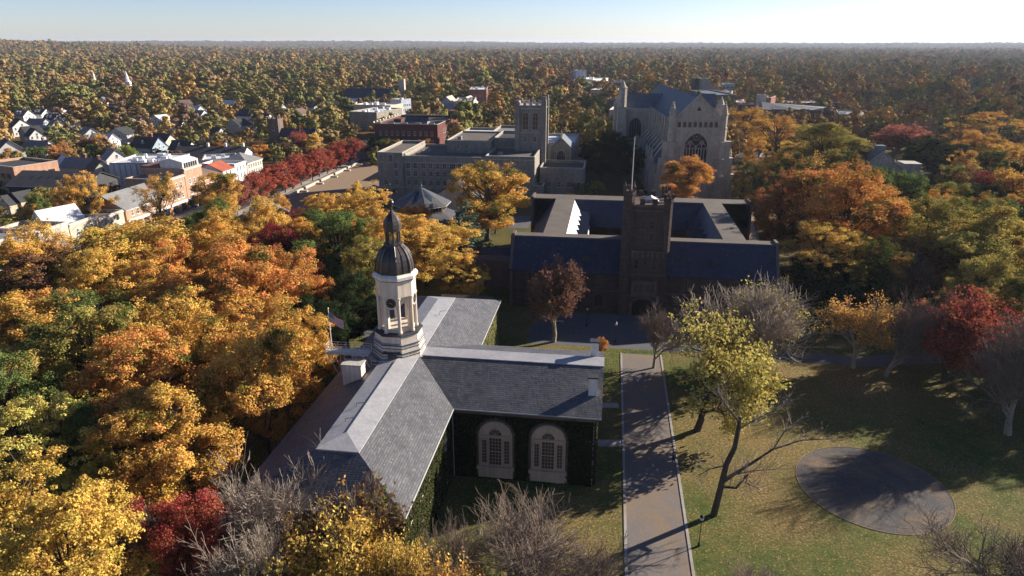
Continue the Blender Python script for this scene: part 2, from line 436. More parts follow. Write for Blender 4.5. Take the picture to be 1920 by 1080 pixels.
strip('path', [(-60, 121), (-30, 121)], 4, 'flagstone', 0.016)
strip('path', [(20, 121.5), (48, 121), (75, 128), (110, 150)], 4.5, 'flagstone', 0.018)
strip('path', [(66, 150), (80, 133), (96, 118), (120, 112)], 4.5, 'plaza_tan', 0.022)
strip('path', [(100, 165), (82, 134)], 3.5, 'plaza_tan', 0.026)
strip('path', [(44, 150), (40, 175), (44, 215), (52, 262)], 4.5, 'plaza_tan', 0.014)
strip('path', [(3.5, 98.6), (-1, 98.0)], 1.6, 'bluestone_edge', 0.02)
strip('path', [(3.9, 87.5), (0.4, 87)], 1.8, 'bluestone_edge', 0.02)
c0 = Vector((47.4, 75.7, 0)); b = MB(); n = 128
b.add([(c0.x + (9.3 + 0.16 * noise.noise(Vector((k * 0.9, 2, 0)))) * math.cos(2 * math.pi * k / n), c0.y + (9.3 + 0.16 * noise.noise(Vector((k * 0.9, 2, 0)))) * math.sin(2 * math.pi * k / n), 0.02) for k in range(n)], [tuple(range(n))])
tag(b.build('gravel_circle', 'gravel'), kind='structure')
b = MB()
for k in range(n):
    a0, a1 = 2 * math.pi * k / n, 2 * math.pi * (k + 1) / n
    b.add([(c0.x + r * math.cos(a), c0.y + r * math.sin(a), z) for z in (0.0, 0.06) for r in (9.32, 9.4) for a in (a0, a1)],
          [(4, 5, 7, 6), (0, 1, 5, 4), (2, 6, 7, 3)])
tag(b.build('circle_edging', 'plaza_tan'), kind='structure')
# town street, its pavements, and the library plaza
strip('street', [(-133, 60), (-133, 215), (-134, 330), (-140, 520), (-150, 760)], 13, 'street', 0.03)
strip('pavement', [(-142, 90), (-142, 330)], 4.4, 'bluestone_edge', 0.05)
strip('pavement', [(-124.6, 90), (-124.6, 330)], 3.6, 'bluestone_edge', 0.05)
strip('plaza', [(-101, 212), (-101, 322)], 36, 'plaza_tan', 0.04)
strip('street', [(-133, 330), (-100, 345), (-20, 350), (80, 352), (200, 360)], 9, 'street', 0.06)
strip('courtyard', [(-50, 215), (-24, 215)], 16, 'flagstone', 0.03)
strip('courtyard', [(-20, 225), (20, 225)], 30, 'flagstone', 0.034)
strip('side_street', [(-180, 222), (-330, 300)], 8, 'street', 0.07)
# ------------------------------------------------------------------ Nassau-type stone hall with its cupola
S0, E0 = -27.5, 84.8
O = (S0, E0, 0)
hall = campus_thing('stone_hall', 'long ivy-clad stone hall with grey slate roofs and a pale clock cupola', 'building', S0, E0)
b = MB(O); b.box(-36.1, -18.9, 54.6, 115.0, 0, 10.3); b.box(-18.9, 0.0, 76.6, 94.9, 0, 10.3)
b.add([(0, 76.6, 10.3), (0, 94.9, 10.3), (0, 86.2, 13.8), (0, 83.6, 13.8), (-0.4, 76.6, 10.3), (-0.4, 94.9, 10.3), (-0.4, 86.2, 13.8), (-0.4, 83.6, 13.8)],
      [(0, 1, 2, 3), (4, 7, 6, 5), (0, 4, 5, 1), (1, 5, 6, 2), (0, 3, 7, 4)])
b.build('wall', 'nassau_stone', hall)
def slab(b, pts, t=0.22):
    """roof plane with thickness t below it"""
    n = len(pts)
    b.add(list(pts) + [(p[0], p[1], p[2] - t) for p in pts], [tuple(range(n)), tuple(range(n, 2 * n))[::-1]] + [(i, i + n, (i + 1) % n + n, (i + 1) % n) for i in range(n)])
ze, zd = 10.6, 14.1
L0, L1, I0, I1 = -36.7, -18.3, -29.4, -24.8
b = MB(O)
slab(b, [(L1, 54, ze), (L1, 75.8, ze), (I1, 83.6, zd), (I1, 59.4, zd)])
slab(b, [(L1, 95.7, ze), (L1, 115.6, ze), (I1, 106.4, zd), (I1, 86.2, zd)])
slab(b, [(L0, 115.6, ze), (L0, 54, ze), (I0, 59.4, zd), (I0, 106.4, zd)])
slab(b, [(L0, 54, ze), (L1, 54, ze), (I1, 59.4, zd), (I0, 59.4, zd)])
slab(b, [(L1, 115.6, ze), (L0, 115.6, ze), (I0, 106.4, zd), (I1, 106.4, zd)])
slab(b, [(L1, 75.8, ze), (0.7, 75.8, ze), (0.7, 83.6, zd), (I1, 83.6, zd)])
slab(b, [(0.7, 95.7, ze), (L1, 95.7, ze), (I1, 86.2, zd), (0.7, 86.2, zd)])
roof = b.build('roof', 'slate', hall)
b = MB(O)                                                       # flat-seamed metal decks on the ridges
d = 0.12
b.add([(I0 - d, 59.4 - d, 14.18), (I1 + d, 59.4 - d, 14.18), (I1 + d, 83.6, 14.18), (I1 + d, 106.4, 14.18), (I0 - d, 106.4, 14.18), (-27.1, 62.2, 14.7), (-27.1, 104, 14.7),
       (I0 - d, 59.4 - d, 13.96), (I1 + d, 59.4 - d, 13.96), (I1 + d, 106.4, 13.96), (I0 - d, 106.4, 13.96)],
      [(0, 1, 5), (1, 2, 3, 6, 5), (3, 4, 6), (4, 0, 5, 6), (7, 8, 1, 0), (8, 9, 3, 2, 1), (9, 10, 4, 3), (10, 7, 0, 4)])
slab(b, [(I1 + d, 83.5, 14.17), (0.75, 83.5, 14.17), (0.75, 86.3, 14.17), (I1 + d, 86.3, 14.17)], 0.2)
deck = b.build('roof_deck', 'roof_metal', hall)
b = MB(O)
b.tube([(-27.1, 62.2, 14.75), (-27.1, 80, 14.75)], 0.05, 4)
b.build('ridge_roll', 'lead', deck)
for (s_, e_) in ((-28.2, 68), (-28.2, 64.5), (-25.4, 98)):
    b = MB(O); b.tube([(s_, e_, 14.3), (s_ + 0.1, e_, 14.95), (s_ + 1.0, e_ + 0.2, 15.0)], 0.04); b.build('lightning_rod', 'lead', deck)
b = MB(O)                                                       # gutters and cornice
for (x0, y0, x1, y1) in ((L1, 54, L1, 75.8), (L1, 75.8, 0.7, 75.8), (L1, 95.7, L1, 115.6), (0.7, 95.7, L1, 95.7), (L0, 54, L0, 115.6), (L0, 54, L1, 54)):
    b.tube([(x0, y0, ze - 0.1), (x1, y1, ze - 0.1)], 0.11, 6)
b.build('gutter', 'roof_metal', hall)
b = MB(O)
b.box(-36.35, -18.65, 54.3, 54.58, 9.7, 10.28); b.box(-18.88, -18.6, 54.3, 76.2, 9.7, 10.28); b.box(-18.55, 0.3, 76.25, 76.58, 9.75, 10.28)
b.box(-18.88, -18.6, 95.2, 115.2, 9.7, 10.28); b.box(-36.4, -36.12, 54.3, 115.2, 9.7, 10.28); b.box(0.02, 0.3, 76.25, 95.2, 9.75, 10.25)
b.build('cornice', 'brown_trim', hall)
for (s_, e_, z_) in ((-0.2, 76.45, 0), (-18.5, 76.0, 0)):
    b = MB(O); b.tube([(s_, e_, 0.2), (s_, e_, 10.2)], 0.07, 6); b.build('downpipe', 'roof_metal', hall)
# arched windows of the projecting room
def big_window(cx):
    o_ = (cx, 76.6, 0)
    b = MB(o_); yb = 76.6
    b.wallpoly(arch_pts(cx, 1.3, 6.5, 4.9, 20), 'y', yb - 0.12, yb + 0.02)
    f = b.build('window', 'brown_trim', hall, (cx - S0, yb - E0, 0))
    b = MB(o_); b.wallpoly(arch_pts(cx, 2.0, 6.5, 4.3, 20), 'y', yb - 0.2, yb - 0.125)
    b.box(cx - 2.5, cx + 2.5, yb - 0.55, yb - 0.125, 1.55, 1.95); b.box(cx - 2.3, cx + 2.3, yb - 0.4, yb - 0.125, 0.3, 1.54)
    b.build('surround', 'pink_cream', f)
    b = MB(o_)
    for (x0, x1, z0, z1) in ((cx - 0.78, cx + 0.78, 2.25, 6.3), (cx - 1.85, cx - 1.2, 2.5, 5.9), (cx + 1.2, cx + 1.85, 2.5, 5.9)):
        b.box(x0, x1, yb - 0.23, yb - 0.205, z0, z1)
    b.wallpoly(arch_pts(cx, 6.75, 6.78, 1.7, 12), 'y', yb - 0.23, yb - 0.205)
    b.build('pane', 'glass_warm', f)
    b = MB(o_)
    for x0 in (cx - 1.0, cx + 0.8, cx - 1.95, cx + 1.85): b.box(x0, x0 + 0.18, yb - 0.36, yb - 0.206, 2.0, 6.4)
    b.box(cx - 2.1, cx + 2.1, yb - 0.42, yb - 0.206, 6.38, 6.66)
    for k in range(1, 8): b.box(cx - 0.78, cx + 0.78, yb - 0.26, yb - 0.232, 2.25 + k * 0.51 - 0.025, 2.25 + k * 0.51 + 0.025)
    b.box(cx - 0.78, cx + 0.78, yb - 0.28, yb - 0.232, 4.2, 4.32)
    for x0 in (-0.39, 0, 0.39): b.box(cx + x0 - 0.025, cx + x0 + 0.025, yb - 0.27, yb - 0.233, 2.25, 6.3)
    for x0 in (-1.53, 1.53):
        b.box(cx + x0 - 0.02, cx + x0 + 0.02, yb - 0.26, yb - 0.232, 2.5, 5.9)
        for k in range(1, 7): b.box(cx + x0 - 0.32, cx + x0 + 0.32, yb - 0.25, yb - 0.232, 2.5 + k * 0.49 - 0.02, 2.5 + k * 0.49 + 0.02)
    tube_arch(b, cx, yb - 0.24, 6.7, 6.75, 1.8, 0.09, 12)
    for a in (45, 75, 105, 135): b.tube([(cx, yb - 0.25, 6.75), (cx + 0.85 * math.cos(R(a)), yb - 0.25, 6.75 + 0.85 * math.sin(R(a)))], 0.025, 4)
    tube_arch(b, cx, yb - 0.2, 1.95, 6.5, 4.3, 0.12, 20)
    b.build('mullions', 'pink_cream', f)
big_window(-12.95); big_window(-6.0)
bw = window_mesh('hall', 1.1, 1.7, 'cream', 'glass', 4, 3)
for k in range(5):
    for z_ in (1.2, 4.4, 7.4): put_window(hall, bw, -18.9 + 27.5, 57.5 + k * 3.9 - E0, z_, '+x')
for k in range(4):
    for z_ in (1.2, 4.4, 7.4): put_window(hall, bw, -18.9 + 27.5, 98.5 + k * 4.1 - E0, z_, '+x')
for k in range(4):
    for z_ in (1.2, 4.4, 7.4): put_window(hall, bw, -34.0 + k * 4.3 + 27.5, 54.6 - E0, z_, '-y')
sm = window_mesh('cellar', 1.0, 0.6, 'cream', 'glass', 1, 2)
for x_ in (-13.6, -5.2, -4.0): put_window(hall, sm, x_ + 27.5, 76.6 - E0, 0.25 if x_ < -10 else -0.02 + 0.16, '-y', 'cellar_window')
# chimneys
for (s0, s1, e0, e1, z0, z1, m) in ((-1.15, -0.05, 79.0, 79.9, 11.6, 14.5, 'white_paint'), (-1.2, -0.1, 86.6, 87.6, 12.6, 16.1, 'white_paint'), (-33.4, -30.8, 77.0, 78.6, 11.0, 15.1, 'cream')):
    b = MB(O); b.box(s0, s1, e0, e1, z0, z1)
    ch = b.build('chimney', m, hall); ch['label'] = 'wide pale chimney' if s0 < -20 else 'slim white chimney'
    b = MB(O); b.box(s0 - 0.12, s1 + 0.12, e0 - 0.12, e1 + 0.12, z1 + 0.002, z1 + 0.2); b.build('cap', 'lead' if s0 > -20 else 'stone_trim', ch)
# ---------------- cupola
CX, CY = -27.9, 84.7
PH = math.pi / 8
cup = link('cupola', None, hall, (CX - S0, CY - E0, 0)); 
oc = (0, 0)
def octa(b, ws, zs): return b.ring(oc, [w / 2 * 1.02 for w in ws], zs, 8, PH)
b = MB(); octa(b, [7.6, 7.5], [11.6, 14.0]); octa(b, [7.15, 7.1], [14.2, 15.15]); octa(b, [6.85, 6.8], [15.35, 16.3]); octa(b, [6.45, 6.4], [16.5, 17.5])
b.build('pedestal', 'cream', cup)
b = MB()
for (w0, w1, z0) in ((7.5, 7.1, 14.0), (7.1, 6.8, 15.15), (6.8, 6.4, 16.3)):
    octa(b, [w0 + 0.3, w0 + 0.3], [z0 - 0.08, z0 + 0.07])
octa(b, [6.75, 6.75, 6.2], [17.5, 17.62, 17.72])
b.build('weathering', 'lead', cup)
b = MB()
for (w0, w1, z0) in ((7.5, 7.1, 14.0), (7.1, 6.8, 15.15), (6.8, 6.4, 16.3)):
    octa(b, [w0 + 0.24, w0 + 0.2, w1 + 0.02], [z0 + 0.071, z0 + 0.1, z0 + 0.22])
b.build('pedestal_ledge', 'roof_metal', cup)
for z0, w in ((14.6, 7.12), (15.75, 6.83)):                     # thin lead drips round the pedestal
    b = MB(); octa(b, [w + 0.12, w + 0.12], [z0, z0 + 0.09]); b.build('band_course', 'lead', cup)
b = MB(); b.box(-0.55, 0.55, -3.7, -3.3, 13.5, 15.0); b.build('hatch_door', 'brown_trim', cup)
b = MB(); b.ring((0, -3.3), [0.8, 0.8], [15.25, 15.32], 12); b.wallpoly(arch_pts(-1.0, 15.0, 15.02, 0.8, 8), 'y', -3.45, -3.2); b.wallpoly(arch_pts(1.0, 15.0, 15.02, 0.8, 8), 'y', -3.45, -3.2)
b.build('louvre', 'lead', cup)
b = MB()                                                        # open belfry: eight piers with arches
for k in range(8):
    a = PH + k * math.pi / 4; c_, s_ = math.cos(a), math.sin(a); r = 2.08
    b.prism([(r * c_ + 0.3 * math.cos(a + q), r * s_ + 0.3 * math.sin(a + q)) for q in (0.8, 2.35, 3.93, 5.5)], 17.9, 22.9)
b.build('pier', 'cream', cup)
b = MB(); octa(b, [4.7, 4.7], [17.6, 18.25]); b.build('belfry_floor', 'cream', cup)
b = MB()
for k in range(8):                                              # arched spandrels between piers
    a = k * math.pi / 4; n_ = Vector((math.cos(a), math.sin(a))); t_ = Vector((-n_.y, n_.x)); r = 1.98; hw = 0.84
    pts = []
    for j in range(9):
        x = -0.54 + 1.08 * j / 8; z = 21.3 + math.sqrt(max(0, 0.54 ** 2 - x * x)); pts.append((x, z))
    out = [(-hw, 22.9), (-hw, 21.2)] + [(-0.54, 21.2)] + pts[1:-1] + [(0.54, 21.2), (hw, 21.2), (hw, 22.9)]
    n = len(out); vs = []
    for rr in (r, r - 0.2):
        for (x, z) in out: vs.append((n_.x * rr + t_.x * x, n_.y * rr + t_.y * x, z))
    fs = []
    m_ = n // 2
    for i in range(n - 1): fs.append((i, i + 1, n + i + 1, n + i))
    # quads from arch to the top edge
    for i in range(2, n - 3):
        xa, xb = out[i][0], out[i + 1][0]
        vs += [(n_.x * r + t_.x * xa, n_.y * r + t_.y * xa, 22.9), (n_.x * r + t_.x * xb, n_.y * r + t_.y * xb, 22.9)]
        fs.append((i, i + 1, len(vs) - 1, len(vs) - 2))
    vs += [(n_.x * r + t_.x * x, n_.y * r + t_.y * x, z) for x, z in ((-hw, 21.2), (-0.54, 21.2), (-0.54, 22.9), (-hw, 22.9), (0.54, 21.2), (hw, 21.2), (hw, 22.9), (0.54, 22.9))]
    q = len(vs) - 8; fs += [(q, q + 1, q + 2, q + 3), (q + 4, q + 5, q + 6, q + 7)]
    b.add(vs, fs)
b.build('arch', 'cream', cup)
for k in range(8):                                              # free columns at the corners
    a = PH + k * math.pi / 4; p = (2.5 * math.cos(a), 2.5 * math.sin(a))
    b = MB(); b.ring(p, [0.32, 0.32, 0.27, 0.24, 0.22, 0.22, 0.32, 0.32], [17.72, 17.95, 18.02, 18.1, 22.1, 22.45, 22.75, 22.9], 12)
    b.build('column', 'cream', cup)
b = MB(); octa(b, [5.35, 5.3], [22.9, 24.9]); b.build('frieze', 'cream', cup)
b = MB(); octa(b, [5.45, 6.0, 6.05, 5.5], [24.9, 25.35, 25.75, 26.05]); b.build('cornice', 'white_paint', cup)
b = MB(); octa(b, [5.9, 5.95], [25.2, 25.32]); b.build('soffit_band', 'lead', cup)
pr = [(5.1, 26.06), (5.12, 26.5), (5.0, 27.1), (4.7, 27.8), (4.15, 28.5), (3.4, 29.1), (2.6, 29.5), (2.3, 29.7)]
b = MB(); octa(b, [p[0] for p in pr], [p[1] for p in pr]); dome = b.build('dome', 'bronze', cup)
b = MB()
for k in range(16):
    a = k * math.pi / 8
    kk = 1.02 if k % 2 else 0.945
    b.tube([(p[0] / 2 * kk * math.cos(a) * 1.01, p[0] / 2 * kk * math.sin(a) * 1.01, p[1]) for p in pr], 0.07 if k % 2 else 0.045, 4)
b.build('rib', 'bronze', dome)
b = MB(); octa(b, [2.5, 2.5, 2.1], [29.7, 29.95, 30.0])
for k in range(8):
    a = PH + k * math.pi / 4
    b.ring((0.88 * math.cos(a), 0.88 * math.sin(a)), [0.14, 0.14], [30.0, 31.9], 6)
octa(b, [2.1, 2.1], [31.55, 31.95]); b.build('lantern', 'bronze', cup)
b = MB(); b.tube([(0, 0, 30.0), (0, 0, 31.9)], 0.2, 8); b.ring((0, 0), [0.05, 0.42, 0.36, 0.1], [30.7, 30.75, 31.2, 31.5], 10); b.build('bell', 'gold', cup)
pr = [(2.4, 31.95), (2.35, 32.15), (2.3, 32.5), (2.05, 33.0), (1.5, 33.5), (0.8, 33.9), (0.35, 34.3), (0.22, 34.8)]
b = MB(); octa(b, [p[0] for p in pr], [p[1] for p in pr]); b.ring((0, 0), [0.1, 0.3, 0.1], [34.7, 34.85, 35.0], 8)
b.ring((0, 0), [0.05, 0.28, 0.38, 0.38, 0.28, 0.05], [34.95, 35.05, 35.22, 35.4, 35.57, 35.68], 10); b.build('finial', 'bronze', cup)
b = MB(); b.tube([(0, 0, 35.6), (0, 0, 37.7)], 0.035, 5); b.tube([(-0.9, 0, 36.9), (0.8, 0, 36.9)], 0.035, 5); b.tube([(0, -0.5, 36.4), (0, 0.5, 36.4)], 0.03, 4)
b.wallpoly([(-0.9, 36.9), (-0.5, 36.65), (-0.5, 37.2)], 'y', -0.02, 0.02); b.wallpoly([(0.35, 36.75), (0.95, 36.65), (0.8, 36.9), (0.95, 37.2), (0.35, 37.05)], 'y', -0.02, 0.02)
b.ring((0, 0), [0.03, 0.12, 0.03], [37.6, 37.72, 37.84], 6); b.build('weather_vane', 'black_iron', cup)
# clocks on two faces
for k in (6, 0):
    a = k * math.pi / 4
    cl = link('clock', None, cup, (2.42 * math.cos(a), 2.42 * math.sin(a), 22.15)); cl.scale = (0.9, 1, 0.9); cl.rotation_euler = (0, 0, a + math.pi / 2)
    b = MB(); 
    def disc(b, r, y0, y1, n=28): b.wallpoly([(r * math.cos(2 * math.pi * j / n), r * math.sin(2 * math.pi * j / n)) for j in range(n)], 'y', y0, y1)
    disc(b, 0.98, -0.12, 0.5); b.mi = 1; disc(b, 0.78, -0.15, -0.122); b.mi = 2
    for j in range(12):
        q = 2 * math.pi * j / 12; b.add([(0.62 * math.sin(q + dq) * rr, -0.165, 0.62 * math.cos(q + dq) * rr) for dq, rr in ((-0.045, 0.92), (0.045, 0.92), (0.045, 1.14), (-0.045, 1.14))], [(0, 1, 2, 3)])
    for q, ln, wd in ((R(118), 0.42, 0.05), (R(285), 0.62, 0.035)):
        dx, dz = math.sin(q), math.cos(q); b.add([(-dx * 0.1 + dz * wd, -0.17, -dz * 0.1 - dx * wd), (-dx * 0.1 - dz * wd, -0.17, -dz * 0.1 + dx * wd), (dx * ln, -0.17, dz * ln)], [(0, 1, 2)])
    b.build('dial', ['white_paint', 'black_iron', 'gold'], cl)
# railing at the foot of the cupola, walkway and stair
b = MB()
for (x0, y0, x1, y1, z) in ((-2.6, -4.6, -0.2, -4.6, 13.5), (-2.6, -4.6, -2.9, -3.9, 13.5), (0.3, -4.4, 1.0, -4.9, 13.5), (-0.2, -4.6, 0.3, -5.1, 13.5)):
    for h in (0.5, 1.0): b.tube([(x0, y0, z + h), (x1, y1, z + h)], 0.035, 4)
    for q in (0, 0.5, 1): b.tube([(x0 + (x1 - x0) * q, y0 + (y1 - y0) * q, z), (x0 + (x1 - x0) * q, y0 + (y1 - y0) * q, z + 1.0)], 0.035, 4)
b.build('railing', 'railing', cup)
wk = link('walkway', None, hall, (0, 0, 0))
x0, x1, y0, y1, z = -10.1, -3.9, -3.2, -1.7, 14.5
b = MB(); b.box(x0, x1, y0, y1, z, z + 0.1); b.box(x0, x1, y0 - 0.06, y0 - 0.002, z - 0.12, z + 0.16); b.box(x0, x1, y1 + 0.002, y1 + 0.06, z - 0.12, z + 0.16)
b.build('deck', 'railing', wk)
for k in range(4):
    x = x0 + 0.4 + k * 1.7; g_ = 10.6 + (9.2 + x) * 3.5 / 7.3 - 0.1
    for y in (y0 + 0.1, y1 - 0.1):
        b = MB(); b.tube([(x, y, max(g_, 10.4) if x > -9.2 else 13.0), (x, y, z)], 0.07, 4)
        if k == 0: b.tube([(x0 + 0.3, y, z), (-8.4, y, 10.9)], 0.07, 4)
        b.build('support', 'railing', wk)
for y in (y0, y1):
    b = MB()
    for h in (0.4, 0.75, 1.1): b.tube([(x0, y, z + h), (x1, y, z + h)], 0.035, 4)
    for k in range(6): b.tube([(x0 + k * 1.24, y, z), (x0 + k * 1.24, y, z + 1.1)], 0.045, 4)
    b.build('railing', 'railing', wk)
b = MB()
for h in (0.4, 0.75, 1.1): b.tube([(x0, y0, z + h), (x0, y1, z + h)], 0.035, 4)
b.build('railing', 'railing', wk)
b = MB()
for k in range(9): b.box(-3.9 + k * 0.22, -3.65 + k * 0.22, -3.4, -2.4, 14.2 - k * 0.11 - 0.06, 14.2 - k * 0.11)
b.tube([(-5.2, -2.6, 14.3), (-3.0, -4.8, 13.3)], 0.12, 4); b.build('stair', 'railing', wk)
# flagpole and flag, standing on the walkway
fl = campus_thing('flagpole', 'white flagpole at the end of the rooftop walkway carrying a small striped flag', 'flagpole', -36.9, 82.3, z=14.4)
b = MB(); b.tube([(0, 0, 0), (0, 0, 6.4)], [0.09, 0.05], 8); b.build('pole', 'white_paint', fl)
b = MB(); b.ring((0, 0), [0.03, 0.13, 0.03], [6.4, 6.52, 6.64], 8); b.build('truck_ball', 'gold', fl)
def flag_mesh(w=2.5, h=1.5, droop=1.0):
    m, t, o = nt('flag_stripes'); uv = N(t, 'UVMap'); sx = N(t, 'SeparateXYZ'); L(t, uv.outputs[0], sx.inputs[0])
    st = math_(t, 'GREATER_THAN', math_(t, 'MODULO', math_(t, 'MULTIPLY', sx.outputs[1], 6.5), 1.0), 0.5)
    c = mixc(t, st, (0.45, 0.03, 0.04), (0.75, 0.72, 0.70))
    can = math_(t, 'MULTIPLY', math_(t, 'LESS_THAN', sx.outputs[0], 0.4), math_(t, 'GREATER_THAN', sx.outputs[1], 0.46))
    vo = N(t, 'TexVoronoi'); vo.inputs['Scale'].default_value = 14; vo.inputs['Randomness'].default_value = 0.0; L(t, uv.outputs[0], vo.inputs['Vector'])
    star = math_(t, 'LESS_THAN', vo.outputs['Distance'], 0.28)
    c = mixc(t, can, c, mixc(t, star, (0.02, 0.03, 0.12), (0.7, 0.7, 0.72)))
    bsdf(t, o, c, 0.8)
    me = bpy.data.meshes.new('flag'); nx, nz = 12, 6; vs = []; fs = []; uvs = []
    for j in range(nz + 1):
        for i in range(nx + 1):
            u, v = i / nx, j / nz
            vs.append((u * w * 0.86, 0.14 * math.sin(u * 7 + v), -droop * u ** 1.2 + (v - 1) * h * (1 - 0.1 * u)))
    for j in range(nz):
        for i in range(nx):
            q = j * (nx + 1) + i; fs.append((q, q + 1, q + nx + 2, q + nx + 1)); uvs += [(i / nx, j / nz), ((i + 1) / nx, j / nz), ((i + 1) / nx, (j + 1) / nz), (i / nx, (j + 1) / nz)]
    me.from_pydata(vs, [], fs); me.materials.append(m); ul = me.uv_layers.new(name='UVMap')
    for k, q in enumerate(uvs): ul.data[k].uv = q
    return me
link('flag', flag_mesh(), fl, (0.05, 0, 6.0), R(-12))
# lower wing roof beyond the hall's far corner
ax = campus_thing('brown_roof_building', 'low brown-roofed building just behind the far end of the slate-roofed hall', 'building', -26, 127)
b = MB(); b.box(-6, 4, -3, 3, 0, 5.2); b.build('wall', 'nassau_stone', ax)
b = MB()
slab(b, [(-6.3, -3.4, 5.2), (4.3, -3.4, 5.2), (4.3, 0, 6.9), (-6.3, 0, 6.9)]); slab(b, [(4.3, 3.4, 5.2), (-6.3, 3.4, 5.2), (-6.3, 0, 6.9), (4.3, 0, 6.9)]); b.build('roof', 'roof_brown', ax)

# ------------------------------------------------------------------ other buildings
FOOT = []                                     # footprints (world centre x, y, half length, half width, angle) kept free of trees
def foot(o, x0, x1, y0, y1):
    rz = o.rotation_euler[2]; cx, cy = (x0 + x1) / 2, (y0 + y1) / 2
    FOOT.append((o.location[0] + cx * math.cos(rz) - cy * math.sin(rz), o.location[1] + cx * math.sin(rz) + cy * math.cos(rz), abs(x1 - x0) / 2, abs(y1 - y0) / 2, rz))
def mass(root, x0, x1, y0, y1, h, wall, roofm='tar_brown', par=0.9, coping='stone_trim', z0=0.0, wname='wall', th=0.35):
    """flat-roofed block: hollow walls carried up as a parapet, roof sheet inside, coping on top"""
    b = MB()
    for (a, c, d, e) in ((x0, x1, y0, y0 + th), (x0, x1, y1 - th, y1), (x0, x0 + th, y0 + th, y1 - th), (x1 - th, x1, y0 + th, y1 - th)):
        b.box(a, c, d, e, z0, h)
    w = b.build(wname, wall, root)
    b = MB(); b.box(x0 + th, x1 - th, y0 + th, y1 - th, h - par - 0.3, h - par); b.build('roof', roofm, root)
    if coping:
        b = MB(); k = 0.06; zt = h + 0.002
        for (a, c, d, e) in ((x0 - k, x1 + k, y0 - k, y0 + th + k), (x0 - k, x1 + k, y1 - th - k, y1 + k), (x0 - k, x0 + th + k, y0 + th + k, y1 - th - k), (x1 - th - k, x1 + k, y0 + th + k, y1 - th - k)):
            b.box(a, c, d, e, zt, zt + 0.16)
        b.build('coping', coping, root)
    foot(root, x0, x1, y0, y1); return w
def gable(root, x0, x1, y0, y1, he, hr, roofm, along='x', over=0.4, name='roof', ends=None, t=0.2, zbase=None):
    """pitched roof over a rectangle, ridge along x or y; ends: material of closed gable walls"""
    b = MB(); o = over; k = (hr - he)
    if along == 'x':
        ym = (y0 + y1) / 2; dz = k * o / ((y1 - y0) / 2)
        slab(b, [(x0 - o, y0 - o, he - dz), (x1 + o, y0 - o, he - dz), (x1 + o, ym, hr), (x0 - o, ym, hr)], t)
        slab(b, [(x1 + o, y1 + o, he - dz), (x0 - o, y1 + o, he - dz), (x0 - o, ym, hr), (x1 + o, ym, hr)], t)
    else:
        xm = (x0 + x1) / 2; dz = k * o / ((x1 - x0) / 2)
        slab(b, [(x0 - o, y1 + o, he - dz), (x0 - o, y0 - o, he - dz), (xm, y0 - o, hr), (xm, y1 + o, hr)], t)
        slab(b, [(x1 + o, y0 - o, he - dz), (x1 + o, y1 + o, he - dz), (xm, y1 + o, hr), (xm, y0 - o, hr)], t)
    r = b.build(name, roofm, root)
    return r
def gwall(b, x0, x1, y0, y1, he, hr, along='x', z0=0.0, t=0.24):
    """house walls with gable ends"""
    if along == 'x': b.wallpoly([(y0, z0), (y1, z0), (y1, he - t), ((y0 + y1) / 2, hr - t - 0.02), (y0, he - t)], 'x', x0, x1)
    else: b.wallpoly([(x0, z0), (x1, z0), (x1, he - t), ((x0 + x1) / 2, hr - t - 0.02), (x0, he - t)], 'y', y0, y1)
def hip(root, x0, x1, y0, y1, he, hr, roofm, over=0.5, name='roof'):
    b = MB(); x0 -= over; x1 += over; y0 -= over; y1 += over
    if (x1 - x0) > (y1 - y0): i = (y1 - y0) / 2; a, c = (x0 + i, (y0 + y1) / 2, hr), (x1 - i, (y0 + y1) / 2, hr); fs = ([(x0, y0), (x1, y0), c, a], [(x1, y1), (x0, y1), a, c], [(x0, y1), (x0, y0), a], [(x1, y0), (x1, y1), c])
    else: i = (x1 - x0) / 2; a, c = ((x0 + x1) / 2, y0 + i, hr), ((x0 + x1) / 2, y1 - i, hr); fs = ([(x0, y0), (x1, y0), a], [(x1, y1), (x0, y1), c], [(x0, y1), (x0, y0), a, c], [(x1, y0), (x1, y1), c, a])
    for f in fs: slab(b, [(p[0], p[1], he) if len(p) == 2 else p for p in f], 0.15)
    return b.build(name, roofm, root)
def row(root, me, face, fixed, start, step, n, z, skip=()):
    for k in range(n):
        if k in skip: continue
        c = start + k * step
        if face in '-y+y': put_window(root, me, c, fixed, z, face)
        else: put_window(root, me, fixed, c, z, face)
def crenel(b, x0, x1, y0, y1, z, w=0.9, g=0.7, h=0.8, t=0.35):
    b.box(x0 - 0.01, x1 + 0.01, y0 - 0.01, y1 + 0.01, z - 0.05, z + 0.03)
    for (a, c, horiz, yy) in ((x0, x1, True, y0), (x0, x1, True, y1 - t), (y0, y1, False, x0), (y0, y1, False, x1 - t)):
        n = max(2, int((c - a) / (w + g))); st = (c - a - w) / (n - 1) if n > 1 else 0
        for k in range(n):
            p = a + k * st
            if not horiz and (k == 0 or k == n - 1): continue
            if horiz: b.box(p, p + w, yy, yy + t, z + 0.02, z + h)
            else: b.box(yy, yy + t, p, p + w, z + 0.02, z + h)
def pinnacle(b, x, y, z0, z1, r=0.5, n=8):
    b.ring((x, y), [r, r, r * 1.25, r * 1.25, r * 0.9, r * 0.12], [z0, z0 + (z1 - z0) * 0.5, z0 + (z1 - z0) * 0.52, z0 + (z1 - z0) * 0.56, z0 + (z1 - z0) * 0.58, z1], n, math.pi / n)

